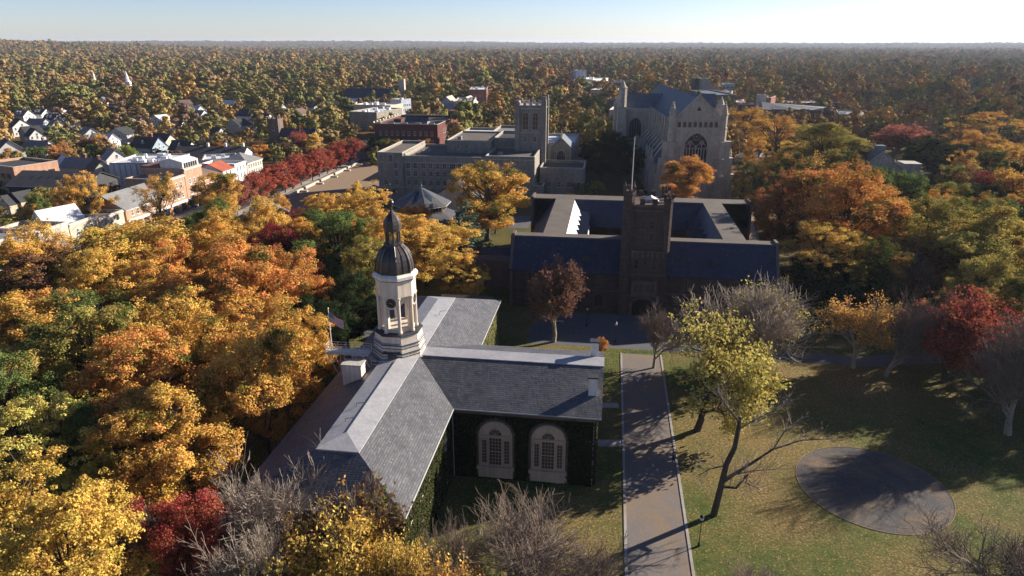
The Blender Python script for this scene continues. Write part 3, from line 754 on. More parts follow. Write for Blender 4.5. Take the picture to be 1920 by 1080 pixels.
# ---- brownstone quadrangle
q = campus_thing('brownstone_quadrangle', 'dark brownstone quadrangle with navy slate roofs around a courtyard and a square gate tower', 'building', 8.5, 139)
O2 = (8.5, 139, 0)
b = MB(O2)
b.box(-20, 35.5, 140, 152, 0, 8.9); b.box(-18.0, -4.6, 152, 182, 0, 8.9); b.box(21.4, 34.4, 152, 182, 0, 8.9); b.box(-20.0, 37.5, 182, 193, 0, 8.9)
b.build('wall', 'brownstone', q); foot(q, -29, 29, 0, 54)
H2 = 15.0
b = MB(O2)
slab(b, [(-20.4, 139.1, 8.7), (36, 139.1, 8.7), (36, 144.2, H2), (-20.4, 144.2, H2)])
slab(b, [(25.4, 152, 8.7), (-8.6, 152, 8.7), (-8.6, 146.8, H2), (25.4, 146.8, H2)])
slab(b, [(-18.6, 188, 8.7), (-18.6, 144.2, 8.7), (-13.5, 144.2, H2), (-13.5, 188, H2)])
slab(b, [(21.0, 182.3, 8.7), (21.0, 152, 8.7), (25.4, 146.8, H2), (25.4, 183, H2)])
slab(b, [(34.6, 145, 8.7), (34.6, 188, 8.7), (30.0, 188, H2), (30.0, 145, H2)])
slab(b, [(-8.6, 178.5, 8.7), (25.4, 178.5, 8.7), (25.4, 183, H2), (-8.6, 183, H2)])
slab(b, [(38, 193.6, 8.7), (-20.5, 193.6, 8.7), (-20.5, 188.2, H2), (38, 188.2, H2)])
b.build('roof', 'slate_blue', q)
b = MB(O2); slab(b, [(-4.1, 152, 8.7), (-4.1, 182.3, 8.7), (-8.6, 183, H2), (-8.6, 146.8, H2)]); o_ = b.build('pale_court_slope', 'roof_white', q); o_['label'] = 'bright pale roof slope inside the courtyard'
b = MB(O2)
for (x0, x1, y0, y1) in ((-20.45, 36.05, 144.1, 146.9), (-13.6, -8.5, 146.91, 182.9), (25.3, 30.1, 146.91, 182.9), (-20.55, 38.05, 182.91, 188.3)):
    b.box(x0, x1, y0, y1, H2 - 0.15, H2 + 0.12)
b.build('roof_deck', 'tar_brown', q)
for x, y0, y1, ym0, ym1 in ((35.6, 139.3, 152, 144.2, 146.9), (-20.2, 139.3, 152, 144.2, 146.9), (37.4, 182, 193.4, 182.9, 188.3), (-20.3, 182, 193.4, 182.9, 188.3)):
    b = MB(O2); b.wallpoly([(y0, 0.2), (y1, 0.2), (y1, 9.0), (ym1, H2 + 0.5), (ym0, H2 + 0.5), (y0, 9.0)], 'x', x, x + 0.6); b.build('gable_wall', 'brown_trim', q)
for side, xs in (('l', -4.4), ('r', 21.2)):     # steep wall dormers along both inner slopes
    for k in range(6):
        y = 155 + k * 4.7; d = MB(O2); w = 1.25; x2 = xs - 3.6 if side == 'l' else xs + 3.6
        d.wallpoly([(y - w, 8.0), (y + w, 8.0), (y + w, 10.2), (y, 12.6), (y - w, 10.2)], 'x', min(xs, x2), max(xs, x2))
        o_ = d.build('dormer', 'brownstone', q)
        d = MB(O2); xa = xs + (0.2 if side == 'l' else -0.2)
        slab(d, [(xa, y - w - 0.15, 10.1), (x2, y - w - 0.15, 10.1), (x2, y, 12.75), (xa, y, 12.75)], 0.1)
        slab(d, [(x2, y + w + 0.15, 10.1), (xa, y + w + 0.15, 10.1), (xa, y, 12.75), (x2, y, 12.75)], 0.1); d.build('roof', 'slate_blue', o_)
for x in (12.7, 17.2, -6.5, 0):
    pass
for x in (12.9 - 8.5 + 4.5, 12.9 - 8.5 + 9.2, -12.3):
    b = MB(); b.box(x - 0.75, x + 0.75, 1.6, 1.75, 10.6, 12.0); b.build('skylight', 'glass_blue', q)
wm1 = window_mesh('gothic', 1.9, 2.6, 'brown_trim', 'glass', 2, 3); wm2 = window_mesh('gothica', 2.2, 3.2, 'brown_trim', 'glass', 2, 2, 1.3)
for x in (-24, -19.5, -14, -9.2, 9, 13.5, 18.5, 23.5):
    put_window(q, wm1, x, 1.0, 5.4); put_window(q, wm2, x, 1.0, 0.9)
wm1s = window_mesh('gothic', 1.9, 2.6, 'brown_trim', 'glass', 2, 3)
for xa, xb in ((-20.2, 3.7), (13.3, 35.6)):
    for za in (4.5, 8.35): b = MB(O2); b.box(xa, xb, 139.72, 139.99, za, za + 0.25); b.build('string_course', 'brown_trim', q)
b = MB(O2)                                     # tower
b.box(4.1, 13.0, 138.4, 147.4, 0, 14.2); b.box(4.5, 12.6, 138.8, 147.0, 14.2, 23.6)
tw_ = b.build('tower', 'brownstone', q)
for q_ in ((3.9, 13.2, 138.2, 147.6, 14.0, 14.4), (4.3, 12.8, 138.6, 147.2, 22.6, 22.9), (3.95, 13.15, 138.25, 147.55, 9.0, 9.3), (4.2, 12.9, 138.5, 147.3, 23.6, 24.0)):
    b = MB(O2); b.box(*q_); b.build('string_course', 'brown_trim', tw_)
for k in range(8): b = MB(O2); b.box(4.6 + k * 1.03, 5.2 + k * 1.03, 138.05, 138.38, 12.9, 13.98); b.build('corbel', 'brown_trim', tw_)
b = MB(O2); crenel(b, 4.3, 12.8, 138.6, 147.2, 24.0, 1.0, 0.8, 1.2); b.build('battlement', 'brownstone', tw_)
for (x, y, r, z1) in ((4.6, 138.8, 1.25, 27.2), (12.5, 138.8, 0.95, 25.8), (12.5, 147.0, 0.8, 25.8), (4.6, 147.0, 0.8, 25.8)):
    b = MB(O2); b.ring((x, y), [r, r, r * 1.12, r * 1.12, r], [0 if r > 1 else 14.3, z1 - 1.2, z1 - 1.1, z1 - 0.3, z1 - 0.3], 8, math.pi / 8)
    for k in range(8):
        a = k * math.pi / 4; b.box(x + r * math.cos(a) - 0.16, x + r * math.cos(a) + 0.16, y + r * math.sin(a) - 0.16, y + r * math.sin(a) + 0.16, z1 - 0.3, z1 + 0.5)
    tu = b.build('turret', 'brownstone', tw_)
    if r > 1:
        for k in range(4):
            a = k * math.pi / 2 + 0.78; b = MB(O2); pinnacle(b, x + r * math.cos(a), y + r * math.sin(a), z1 - 0.2, z1 + 1.6, 0.2); b.build('pinnacle', 'brown_trim', tu)
b = MB(O2); b.box(8.0, 10.4, 141.5, 143.5, 22.8, 24.2); hb = b.build('roof_hut', 'white_paint', tw_)
b = MB(O2)
for s_ in (-1, 1): slab(b, [(9.2 + s_ * 1.6, 141.2, 24.2), (9.2 + s_ * 1.6, 143.8, 24.2), (9.2, 143.8, 25.0), (9.2, 141.2, 25.0)], 0.1)
b.build('roof', 'roof_white', hb)
b = MB(O2); b.wallpoly(arch_pts(8.7, 0.02, 2.3, 4.6, 14, 0.62), 'y', 138.1, 138.39); b.build('gateway', 'dark_void', tw_)
b = MB(O2); tube_arch(b, 8.7, 138.05, 0.1, 2.4, 5.1, 0.3, 14, 0.62); b.box(5.4, 12.0, 137.9, 138.38, 4.3, 4.6); b.build('gateway_moulding', 'brown_trim', tw_)
b = MB(O2); b.box(6.0, 11.4, 137.6, 138.38, 4.61, 7.9); ori = b.build('oriel', 'brown_trim', tw_)
b = MB(O2)
for x in (7.0, 8.0, 9.4, 10.4): b.box(x - 0.33, x + 0.33, 137.55, 137.59, 5.5, 7.2)
b.build('pane', 'glass', ori)
for (z, n) in ((10.3, 3), (16.2, 2), (18.9, 2)):
    wq = window_mesh('lancet', 1.0, 2.2 if z < 15 else 2.0, 'brown_trim', 'glass', 2, 1, 1.3)
    for k in range(n): put_window(tw_, wq, 8.6 - 8.5 + (k - (n - 1) / 2) * 1.8, (138.4 if z < 14 else 138.8) - 139, z)
fp = campus_thing('flagpole', 'tall bare white flagpole rising from the brown gate tower', 'flagpole', 5.0, 140.5, z=22.75)
b = MB(); b.tube([(0, 0, 0), (0, 0, 14.3)], [0.14, 0.07], 8); b.build('pole', 'white_paint', fp)
b = MB(); b.ring((0, 0), [0.02, 0.18, 0.02], [14.3, 14.45, 14.6], 8); b.build('truck_ball', 'gold', fp)
b = MB(O2); b.box(-2, -1.6, 150, 176, 0, 7); b.box(-30, -21.5, 150, 154, 0, 7.2)
b.build('court_wall', 'brown_trim', q)
lk = campus_thing('slate_link', 'low blue-roofed passage left of the brownstone quadrangle', 'building', -27, 160)
b = MB(); b.box(-6, 5.8, -2.5, 2.5, 0, 4.6); b.build('wall', 'brownstone', lk); gable(lk, -6, 5.8, -2.5, 2.5, 4.8, 7.4, 'slate_blue'); foot(lk, -6, 6, -3, 3)

# ---- octagonal brownstone library
oc_ = campus_thing('octagon_hall', 'eight-sided dark hall with a two-tier slate roof and a band of arched windows', 'building', -56.3, 201)
def og(b, rs, zs): return b.ring((0, 0), [r / math.cos(math.pi / 8) for r in rs], zs, 8, math.pi / 8)
b = MB(); og(b, [11.5, 11.5], [0, 4.2]); b.build('wall', 'brownstone', oc_); foot(oc_, -12, 12, -12, 12)
b = MB(); og(b, [12.2, 12.2, 7.4], [4.1, 4.3, 6.3]); b.build('lower_roof', 'slate', oc_)
b = MB(); og(b, [7.2, 7.2], [6.1, 8.6]); b.build('drum', 'brown_trim', oc_)
b = MB(); og(b, [8.3, 8.3, 0.5], [8.5, 8.75, 13.2]); b.build('upper_roof', 'slate', oc_)
b = MB(); og(b, [8.45, 8.45], [8.35, 8.5]); b.build('cornice', 'stone_trim', oc_)
for k in range(8):
    a = k * math.pi / 4
    for j in (-2, -1, 0, 1, 2):
        b = MB(); b.wallpoly(arch_pts(0, 0, 1.0, 0.8, 6), 'y', -0.04, 0.02)
        o_ = b.build('window', 'glass', oc_, (7.2 * math.cos(a) - j * 1.08 * math.sin(a), 7.2 * math.sin(a) + j * 1.08 * math.cos(a), 6.75), ); o_.rotation_euler = (0, 0, a + math.pi / 2)
for k in (5, 6, 7):
    a = k * math.pi / 4 + 0.0
    pts = [(rr * math.cos(a + da), rr * math.sin(a + da), 13.2 - (rr - 0.5) * 4.45 / 7.8 + 0.1) for rr, da in ((1.2, 0), (4.3, 0.30), (6.2, 0), (4.3, -0.30))]
    b = MB(); slab(b, pts, 0.06); b.build('skylight', 'glass_blue', oc_)
b = MB(); b.tube([(0, 0, 13), (0, 0, 16.6)], [0.16, 0.03], 6); b.ring((0, 0), [0.1, 0.4, 0.1], [13.5, 13.8, 14.2], 8); b.tube([(-0.6, 0, 15.6), (0.6, 0, 15.6)], 0.04, 4); b.build('finial', 'copper', oc_)
# two pointed turret roofs peeping out of the trees beside it
for s, e, z, h, lab in ((-44, 196, 7.5, 5.5, 'slim stone spirelet left of the pair beside the octagonal hall'), (-41.2, 192.5, 5.5, 6.5, 'slightly larger stone spirelet right of the pair beside the octagonal hall')):
    st = campus_thing('spirelet', lab, 'spire', s, e, 'stone spirelets beside the octagonal hall'); b = MB(); b.ring((0, 0), [0.7, 0.7], [0, z], 8); b.build('shaft', 'brown_trim', st)
    b = MB(); b.ring((0, 0), [0.95, 0.8, 0.05], [z, z + 0.4, z + h], 8); b.build('spire', 'stone_trim', st)

# ---- chapel
ch0 = W(31.6, 260.6)
chp = thing('chapel', 'large grey gothic chapel with steep blue-grey roof and a tall traceried window', 'church', ch0, R(-2.5))
HR, HE = 36.4, 27.2
b = MB(); b.box(-8.6, 8.6, 1.0, 92, 0, HE - 0.2); b.build('nave_wall', 'limestone', chp)
b = MB(); b.box(-14, -8.61, 4, 54, 0, 12); b.box(8.61, 14, 4, 54, 0, 12); b.build('aisle_wall', 'limestone', chp); foot(chp, -16, 16, -2, 95)
b = MB(); slab(b, [(-14.1, 54, 12.0), (-14.1, 4, 12.0), (-8.6, 4, 14.4), (-8.6, 54, 14.4)]); slab(b, [(14.1, 4, 12.0), (14.1, 54, 12.0), (8.6, 54, 14.4), (8.6, 4, 14.4)]); b.build('aisle_roof', 'slate_chapel', chp)
gable(chp, -8.4, 8.4, 1.6, 91, HE - 0.4, HR, 'slate_chapel', 'y', 0.3, 'nave_roof')
b = MB(); b.box(-21, 21, 56, 71, 0, HE - 0.5); b.build('transept_wall', 'limestone', chp); foot(chp, -21, 21, 54, 73)
gable(chp, -20.5, 20.5, 56.3, 70.7, HE - 0.6, 33.6, 'slate_chapel', 'x', 0.2, 'transept_roof')
b = MB()                                        # parapets along the nave and transept, pierced
for x0, x1 in ((-9.0, -8.65), (8.65, 9.0)):
    for y0 in range(2, 54, 2): b.box(x0, x1, y0, y0 + 1.3, HE - 0.2, HE + 0.9)
    b.box(x0, x1, 1, 55.6, HE - 0.5, HE - 0.2); b.box(x0, x1, 1, 55.6, HE + 0.9, HE + 1.1)
b.box(-21.2, -9.1, 55.6, 55.95, HE - 0.8, HE + 0.6); b.box(9.1, 21.2, 55.6, 55.95, HE - 0.8, HE + 0.6)
b.build('parapet', 'stone_trim', chp)
for sx in (-1, 1):                              # buttresses with flyers and nave windows between
    for k in range(8):
        y = 7 + k * 6.4; b = MB()
        b.box(min(sx * 8.6, sx * 10.0), max(sx * 8.6, sx * 10.0), y - 0.55, y + 0.55, 0, 24.5); b.box(min(sx * 14, sx * 15.4), max(sx * 14, sx * 15.4), y - 0.6, y + 0.6, 0, 14)
        b.tube([(sx * 14.4, y, 13.5), (sx * 9.8, y, 19.5)], 0.45, 4); pinnacle(b, sx * 9.5, y, 24.4, 29.2, 0.5); pinnacle(b, sx * 14.7, y, 14.0, 17.5, 0.5)
        b.build('buttress', 'limestone', chp)
    for k in range(7):
        wq = window_mesh('nave', 3.2, 9.5, 'stone_trim', 'glass', 2, 3, 1.3)
        put_window(chp, wq, sx * 8.62, 10.2 + k * 6.4, 15.2, '+x' if sx > 0 else '-x')
        wq = window_mesh('aisle', 2.6, 5.5, 'stone_trim', 'glass', 2, 3, 1.3)
        put_window(chp, wq, sx * 14.02, 10.2 + k * 6.4, 4.2, '+x' if sx > 0 else '-x')
b = MB()                                        # west front: wall with the window opening left by two jambs and an arch head
zs, zt, ww = 18.6, 24.8, 8.4
arc = arch_pts(0, 9.0, zs, ww, 16, 1.25)[1:]
R_ = ww / 2 * 1.25
def wall_with_arch(b, x0, x1, z0, z1, y0, y1, arc, ww, sill):
    b.box(x0, -ww / 2, y0, y1, z0, z1); b.box(ww / 2, x1, y0, y1, z0, z1); b.box(-ww / 2, ww / 2, y0, y1, z0, sill)
    pts = [p for p in arc if abs(p[0]) <= ww / 2 + 1e-6 and p[1] >= zs - 1e-6]
    for i in range(len(pts) - 1):
        (xa, za), (xb, zb) = pts[i], pts[i + 1]
        b.wallpoly([(xb, zb), (xa, za), (xa, z1), (xb, z1)], 'y', y0, y1)
wall_with_arch(b, -9.4, 9.4, 0, 25.7, -0.2, 1.0, arc, ww, 9.0)
b.wallpoly([(-8.7, 28.6), (8.7, 28.6), (0, 37.2)], 'y', -0.1, 0.8); b.box(-9.4, 9.4, -0.1, 0.9, 25.7, 28.6)
b.build('west_front', 'limestone', chp)
b = MB(); b.wallpoly(arch_pts(0, 9.0, zs, ww, 16, 1.25), 'y', 0.55, 0.6); wn_ = b.build('great_window', 'glass', chp)
b = MB()
for k in range(1, 8):
    x = -ww / 2 + ww * k / 8; b.box(x - 0.11, x + 0.11, 0.1, 0.54, 9.0, 18.4 if k % 2 else 19.6)
b.box(-ww / 2, ww / 2, 0.15, 0.54, 13.2, 13.4)
for cx, w_ in ((-2.1, 4.0), (2.1, 4.0)): tube_arch(b, cx, 0.3, 17.6, 18.0, w_, 0.13, 10, 1.25)
for cx in (-3.15, -1.05, 1.05, 3.15): tube_arch(b, cx, 0.3, 17.0, 17.4, 2.0, 0.09, 8, 1.25)
for (cx, cz, r) in ((0, 22.6, 1.35), (-2.1, 20.4, 0.75), (2.1, 20.4, 0.75)):
    b.tube([(cx + r * math.cos(a * math.pi / 8), 0.3, cz + r * math.sin(a * math.pi / 8)) for a in range(17)], 0.12, 4)
    for a in range(6): b.tube([(cx, 0.3, cz), (cx + r * math.cos(a * 1.047), 0.3, cz + r * math.sin(a * 1.047))], 0.05, 4)
b.build('tracery', 'stone_trim', wn_)
b = MB(); tube_arch(b, 0, -0.2, 9.0, zs + 0.1, ww + 0.5, 0.28, 16, 1.25); tube_arch(b, 0, -0.25, 12.0, zs + 0.6, ww + 2.2, 0.16, 16, 1.22)
b.box(-9.5, 9.5, -0.45, -0.21, 25.2, 25.6); b.box(-9.5, 9.5, -0.4, -0.11, 28.6, 28.9); b.build('moulding', 'stone_trim', chp)
for k in range(8):
    x = -6.65 + k * 1.9; b = MB((x, 0, 26.0)); b.wallpoly(arch_pts(x, 26.0, 27.3, 1.2, 8, 1.2), 'y', -0.16, -0.11); a_ = b.build('blind_arch', 'glass_warm', chp, (x, 0, 26.0))
b = MB()
for a in (90, 210, 330):
    b.wallpoly([(0.42 * math.cos(R(a)) + 0.4 * math.cos(j * math.pi / 5), 32.4 + 0.42 * math.sin(R(a)) + 0.4 * math.sin(j * math.pi / 5)) for j in range(10)], 'y', -0.14, -0.105 - 0.002 * (a // 90))
b.build('trefoil', 'glass', chp)
b = MB()
for s_ in (-1, 1):
    slab(b, [(s_ * 9.0, -0.3, 28.7), (s_ * 9.0, 1.0, 28.7), (0, 1.0, 37.6), (0, -0.3, 37.6)], 0.3)
b.build('gable_coping', 'stone_trim', chp)
for x in (-9.3, 9.3):
    b = MB(); b.ring((x, 0), [1.35, 1.35, 1.5, 1.5, 1.2, 1.2, 1.45, 1.3, 0.12], [0, 25.4, 25.6, 26.0, 26.1, 30.4, 30.6, 31.0, 35.2], 8, math.pi / 8)
    for j in range(5):
        for a in range(8):
            rr = 1.25 * (1 - j / 5) + 0.12; b.box(x + rr * math.cos(a * 0.785) - 0.12, x + rr * math.cos(a * 0.785) + 0.12, rr * math.sin(a * 0.785) - 0.12, rr * math.sin(a * 0.785) + 0.12, 31.2 + j * 0.8, 31.5 + j * 0.8)
    b.build('corner_turret', 'limestone', chp)
for sg in (-1, 1):
    b = MB()
    for z0, z1, d in ((0, 9, 4.4), (9.0, 15, 3.4), (15.0, 21, 2.2)): b.box(min(sg * 10.0, sg * (10.0 + d)), max(sg * 10.0, sg * (10.0 + d)), -1.3, 0.6, z0, z1)
    for z0, z1, d in ((0, 9, 3.0), (9.0, 15, 2.2), (15.0, 21, 1.2)): b.box(min(sg * 8.2, sg * 10.01), max(sg * 8.2, sg * 10.01), -1.2 - d, -0.9, z0, z1)
    b.build('stepped_buttress', 'limestone', chp)
b = MB()
for z in (8.9, 14.9, 20.9): b.box(9.9, 10.3 + (4.4 if z < 9 else 3.4 if z < 15 else 2.2), -1.4, 0.7, z, z + 0.25)
b.build('weathering_course', 'stone_trim', chp)
for (x, y) in ((-21.5, 55.2), (-21.5, 71.5), (21.5, 55.2), (21.5, 71.5)):
    b = MB(); b.box(x - 1.9, x + 1.9, y - 1.9, y + 1.9, 0, 28.5); b.ring((x, y), [1.9, 1.9, 2.05, 2.05, 1.5, 1.3, 0.1], [28.5, 36.2, 36.4, 36.8, 37.0, 37.4, 39.6] if x < 0 and y < 60 else [28.5, 29.2, 29.3, 29.6, 29.8, 30.2, 33], 8, math.pi / 8)
    b.build('transept_turret', 'limestone', chp)
wq = window_mesh('transept', 5.4, 9.5, 'stone_trim', 'glass', 1, 5, 1.3)
put_window(chp, wq, -15.2, 55.98, 14.5, '-y'); put_window(chp, wq, 15.2, 55.98, 14.5, '-y')
wq2 = window_mesh('transeptlow', 2.2, 3.2, 'stone_trim', 'glass', 1, 2, 1.3)
for x in (-17, -13.5): put_window(chp, wq2, x, 55.98, 7.5, '-y')

# ---- grey stone library with its tower
fl_ = campus_thing('stone_library', 'long grey stone library with rows of grouped windows and a square tower', 'building', -54, 240.5)
O3 = (-54, 240.5, 0)
def fm(x0, x1, y0, y1, h, wall='grey_stone', roofm='tar_brown', par=0.9, z0=0.0): mass(fl_, x0 + 54, x1 + 54, y0 - 240.5, y1 - 240.5, h, wall, roofm, par, z0=z0)
fm(-83.2, -73.7, 240.2, 272, 17.6); fm(-73.69, -43.2, 240.8, 272, 16.4); fm(-43.19, -25.6, 239.6, 262, 17.2); fm(-61, -44, 256, 285, 20.2, 'grey_stone', 'tar_brown', 0.5, 15.4)
fm(-43.9, -34.5, 262.1, 285, 20.6, 'grey_stone', 'roof_dark', 0.9, 0); fm(-50, -38, 288, 318, 19, 'grey_stone', 'roof_grey'); fm(-37.9, -14, 290, 320, 15.5, 'stone_trim', 'roof_white')
fm(-66, -50.1, 300, 325, 17, 'grey_stone', 'roof_white'); fm(-33, -10, 286, 289.8, 13, 'stone_trim', 'roof_grey')
for q_ in ((-73.7, -43.3, 240.35, 240.79, 14.1, 14.35), (-43.2, -25.6, 239.35, 239.59, 16.0, 16.2), (-83.2, -73.7, 239.95, 240.19, 5.0, 5.2), (-73.7, -43.3, 240.55, 240.79, 5.0, 5.2)):
    b = MB(O3); b.box(*q_); b.build('string_course', 'stone_trim', fl_)
w3 = window_mesh('lib3', 2.2, 2.0, 'stone_trim', 'glass', 2, 3); w2 = window_mesh('lib2', 1.5, 2.0, 'stone_trim', 'glass', 2, 2)
for z in (5.9, 9.1, 12.0):
    for k, x in enumerate((-71.9, -69.3, -66.2, -63.6, -61.0, -58.4, -55.4, -52.4, -49.2, -45.4)):
        put_window(fl_, w3 if k in (6, 7, 8, 9) else w2, x + 54, 0.3, z)
for z in (5.9, 9.1, 12.0):
    for x in (-80.4, -76.4): put_window(fl_, w2, x + 54, -0.3, z)
w4 = window_mesh('lib4', 0.9, 2.0, 'stone_trim', 'glass', 2, 2, 1.2); w5 = window_mesh('lib5', 1.6, 2.6, 'stone_trim', 'glass_blue', 2, 2)
for z in (4.2, 8.2, 12.4):
    for x in (-40.2, -36.6, -33.0, -29.0): put_window(fl_, w4, x + 54, -0.9, z)
for x in (-81.6, -78.2): put_window(fl_, w5, x + 54, -0.3, 14.2)
for x in (-56.5, -53.0): put_window(fl_, w4, x + 54, 256 - 240.5, 17.2)
b = MB(O3); b.box(-34.4, -24.2, 258.5, 268.7, 0, 33.2); tw2 = b.build('tower', 'grey_stone', fl_); foot(fl_, 19, 30, 17, 29)
b = MB(O3); crenel(b, -34.4, -24.2, 258.5, 268.7, 33.2, 1.2, 0.8, 1.1); b.box(-34.6, -24.0, 258.3, 268.9, 31.9, 32.2); b.box(-34.55, -24.05, 258.35, 258.49, 23.2, 23.5); b.build('battlement', 'stone_trim', tw2)
for (x, y, z1) in ((-34.3, 258.6, 35.0), (-24.4, 258.6, 36.4), (-24.4, 268.5, 36.4), (-34.3, 268.5, 35.0)):
    b = MB(O3); b.box(x - 0.9, x + 0.9, y - 0.9, y + 0.9, 0, z1 - 1.4); b.box(x - 0.7, x + 0.7, y - 0.7, y + 0.7, z1 - 1.39, z1); b.build('corner_buttress', 'grey_stone', tw2)
w6 = window_mesh('tow', 2.3, 6.6, 'stone_trim', 'glass', 4, 2, 1.25); w7 = window_mesh('tow2', 1.4, 2.4, 'stone_trim', 'glass', 2, 2, 1.25)
for x in (-31.2, -27.6):
    put_window(tw2, w6, x + 54, 18.0, 24.3); put_window(tw2, w7, x + 54, 18.0, 19.8)
put_window(tw2, w6, -24.2 + 54, 263.6 - 240.5, 24.3, '+x')
b = MB(O3)                                       # gabled chapel-like wing right of the tower
b.wallpoly([(-22.5, 0), (-14.5, 0), (-14.5, 16.4), (-18.5, 19.4), (-22.5, 16.4)], 'y', 270, 284); b.build('gabled_wing', 'grey_stone', fl_); foot(fl_, 30, 41, 28, 45)
gable(fl_, -22.3 + 54, -14.7 + 54, 270.4 - 240.5, 283.6 - 240.5, 16.6, 20.2, 'slate_chapel', 'y', 0.4, 'wing_roof')
b = MB(O3); pinnacle(b, -18.5, 270.2, 19.4, 23.2, 0.35); b.build('pinnacle', 'limestone', fl_)
put_window(fl_, window_mesh('wing', 3.6, 4.4, 'stone_trim', 'glass', 2, 4, 1.2), -18.5 + 54, 270 - 240.5, 11.2)
fm(-24.4, -8.5, 246.5, 264, 12.4, 'grey_stone', 'roof_dark'); fm(-25.5, -22.5, 239.8, 246, 7, 'grey_stone', 'roof_grey')
for k in range(4): put_window(fl_, w2, -21 + k * 3.6 + 54, 6.0, 5.5)
for (x0, x1, y0, y1, z0, z1) in ((-58, -56.6, 262, 264, 19.6, 21.0), (-70, -67, 252, 256, 15.4, 16.6), (-40, -38.5, 248, 250, 16.2, 17.4), (-62, -58, 305, 308, 16, 17.6)):
    b = MB(O3); b.box(x0, x1, y0, y1, z0, z1); b.build('roof_plant', 'roof_grey', fl_)
gl = campus_thing('glazed_roof_pavilion', 'pair of small glass-roofed pavilions set in the plaza beside the library', 'building', -92, 246)
for (x, y) in ((-6, -12), (4, 2)):
    b = MB(); b.box(x - 3, x + 3, y - 3, y + 3, 0, 2.0); b.build('wall', 'stone_trim', gl); hip(gl, x - 3, x + 3, y - 3, y + 3, 2.0, 4.2, 'glass_blue')
gh = campus_thing('gable_end', 'pale gable-roofed hall half hidden behind the orange library tree', 'building', -50, 226)
b = MB(); gwall(b, -8, 8, -5, 5, 6.5, 11, 'y'); b.build('wall', 'stone_trim', gh); gable(gh, -8, 8, -5, 5, 6.5, 11, 'slate', 'y'); foot(gh, -8, 8, -5, 5)

# ---- gothic hall on the right
mh = campus_thing('gothic_hall', 'pale gothic hall with a wide arched window and buttressed roof in the right-hand woods', 'building', 102.3, 275)
b = MB(); gwall(b, -7.5, 7.5, 0, 30, 10.0, 16.2, 'y'); b.box(7.51, 13.5, -1.0, 6.0, 0, 12.2); b.build('wall', 'limestone', mh); foot(mh, -8, 14, -1, 31); foot(mh, -4, 15, -52, 0)
gable(mh, -7.3, 7.3, 0.5, 30, 10.1, 16.2, 'slate_chapel', 'y', 0.3)
b = MB(); slab(b, [(-8.0, -0.25, 9.8), (-8.0, 0.55, 9.8), (0, 0.55, 16.7), (0, -0.25, 16.7)], 0.3); slab(b, [(8.0, 0.55, 9.8), (8.0, -0.25, 9.8), (0, -0.25, 16.7), (0, 0.55, 16.7)], 0.3)
b.box(7.4, 13.6, -1.15, -1.01, 9.4, 9.7); b.box(7.4, 13.7, -1.2, 6.1, 12.2, 12.45); b.build('coping', 'stone_trim', mh)
put_window(mh, window_mesh('great', 7.2, 8.0, 'stone_trim', 'glass', 2, 7, 1.05), 0.6, -0.02, 4.2); put_window(mh, window_mesh('sm', 2.2, 2.2, 'stone_trim', 'glass', 2, 2, 1), 10.4, -1.02, 8.0 - 1.4)
for k in range(5): b = MB(); b.box(7.5, 8.6, 9 + k * 4.6, 10 + k * 4.6, 0, 9.5); pinnacle(b, 8.0, 9.5 + k * 4.6, 9.4, 12.6, 0.4); b.build('buttress', 'limestone', mh)
b = MB(); b.box(2, 5, 13, 16, 12, 16.6); b.box(1.8, 5.2, 12.8, 16.2, 16.6, 17); b.build('dormer_tower', 'slate_chapel', mh)
FAR_AVOID0 = []
# ------------------------------------------------------------------ the town: shops, houses, far buildings
def front(x0, y0, x1, y1, h):
    """a facade whose top edge runs between two photo points at height h: origin, turn and width"""
    a, b = at(x0, y0, h), at(x1, y1, h); d = b - a
    return Vector(((a.x + b.x) / 2, (a.y + b.y) / 2, 0)), math.atan2(d.y, d.x), d.length
def block(name, label, x0, y0, x1, y1, h, depth, wall, roofm, win=None, group=None, cat='building', par=0.7, coping='stone_trim', rows=None, top=None):
    o, a, w = front(x0, y0, x1, y1, h); t = thing(name, label, cat, o, a, group)
    mass(t, -w / 2, w / 2, 0, depth, h, wall, roofm, par, coping)
    for k in range(int(w / 12) + 1):
        u = -w / 2 + (k + 0.5) * w / (int(w / 12) + 1)
        for q in (5, depth * 0.5, -11): FAR_AVOID0.append((o.x + u * math.cos(a) - q * math.sin(a), o.y + u * math.sin(a) + q * math.cos(a), 9 if q > 0 else 8))
    if win:
        ww, wh, step, frame, pane = win; me = window_mesh('b', ww, wh, frame, pane, 2, 2)
        n = max(1, int((w - 1) / step)); zs_ = rows or [1.2 + k * 3.6 for k in range(int((h - 1.5) / 3.6))]
        if n * len(zs_) > 90: n = 90 // len(zs_); step = (w - 1) / n
        for z in zs_:
            row(t, me, '-y', -0.0, -(n - 1) * step / 2, step, n, z)
            m_ = min(int(depth / step), 8)
            if n * len(zs_) + m_ * len(zs_) < 95: row(t, me, '+x', w / 2, depth / 2 - (m_ - 1) * step / 2, step, m_, z)
    if top:
        rr = random.Random(int(x0 * 7 + y0))
        for k in range(top):
            cx, cy, s_ = rr.uniform(-w / 2 + 2, w / 2 - 2), rr.uniform(2, depth - 2), rr.uniform(0.5, 1.4)
            b = MB(); b.box(cx - s_, cx + s_, cy - s_ * 0.8, cy + s_ * 0.8, h - par + 0.002, h - par + rr.uniform(0.8, 1.9)); b.build('rooftop_unit', 'roof_white', t)
    return t
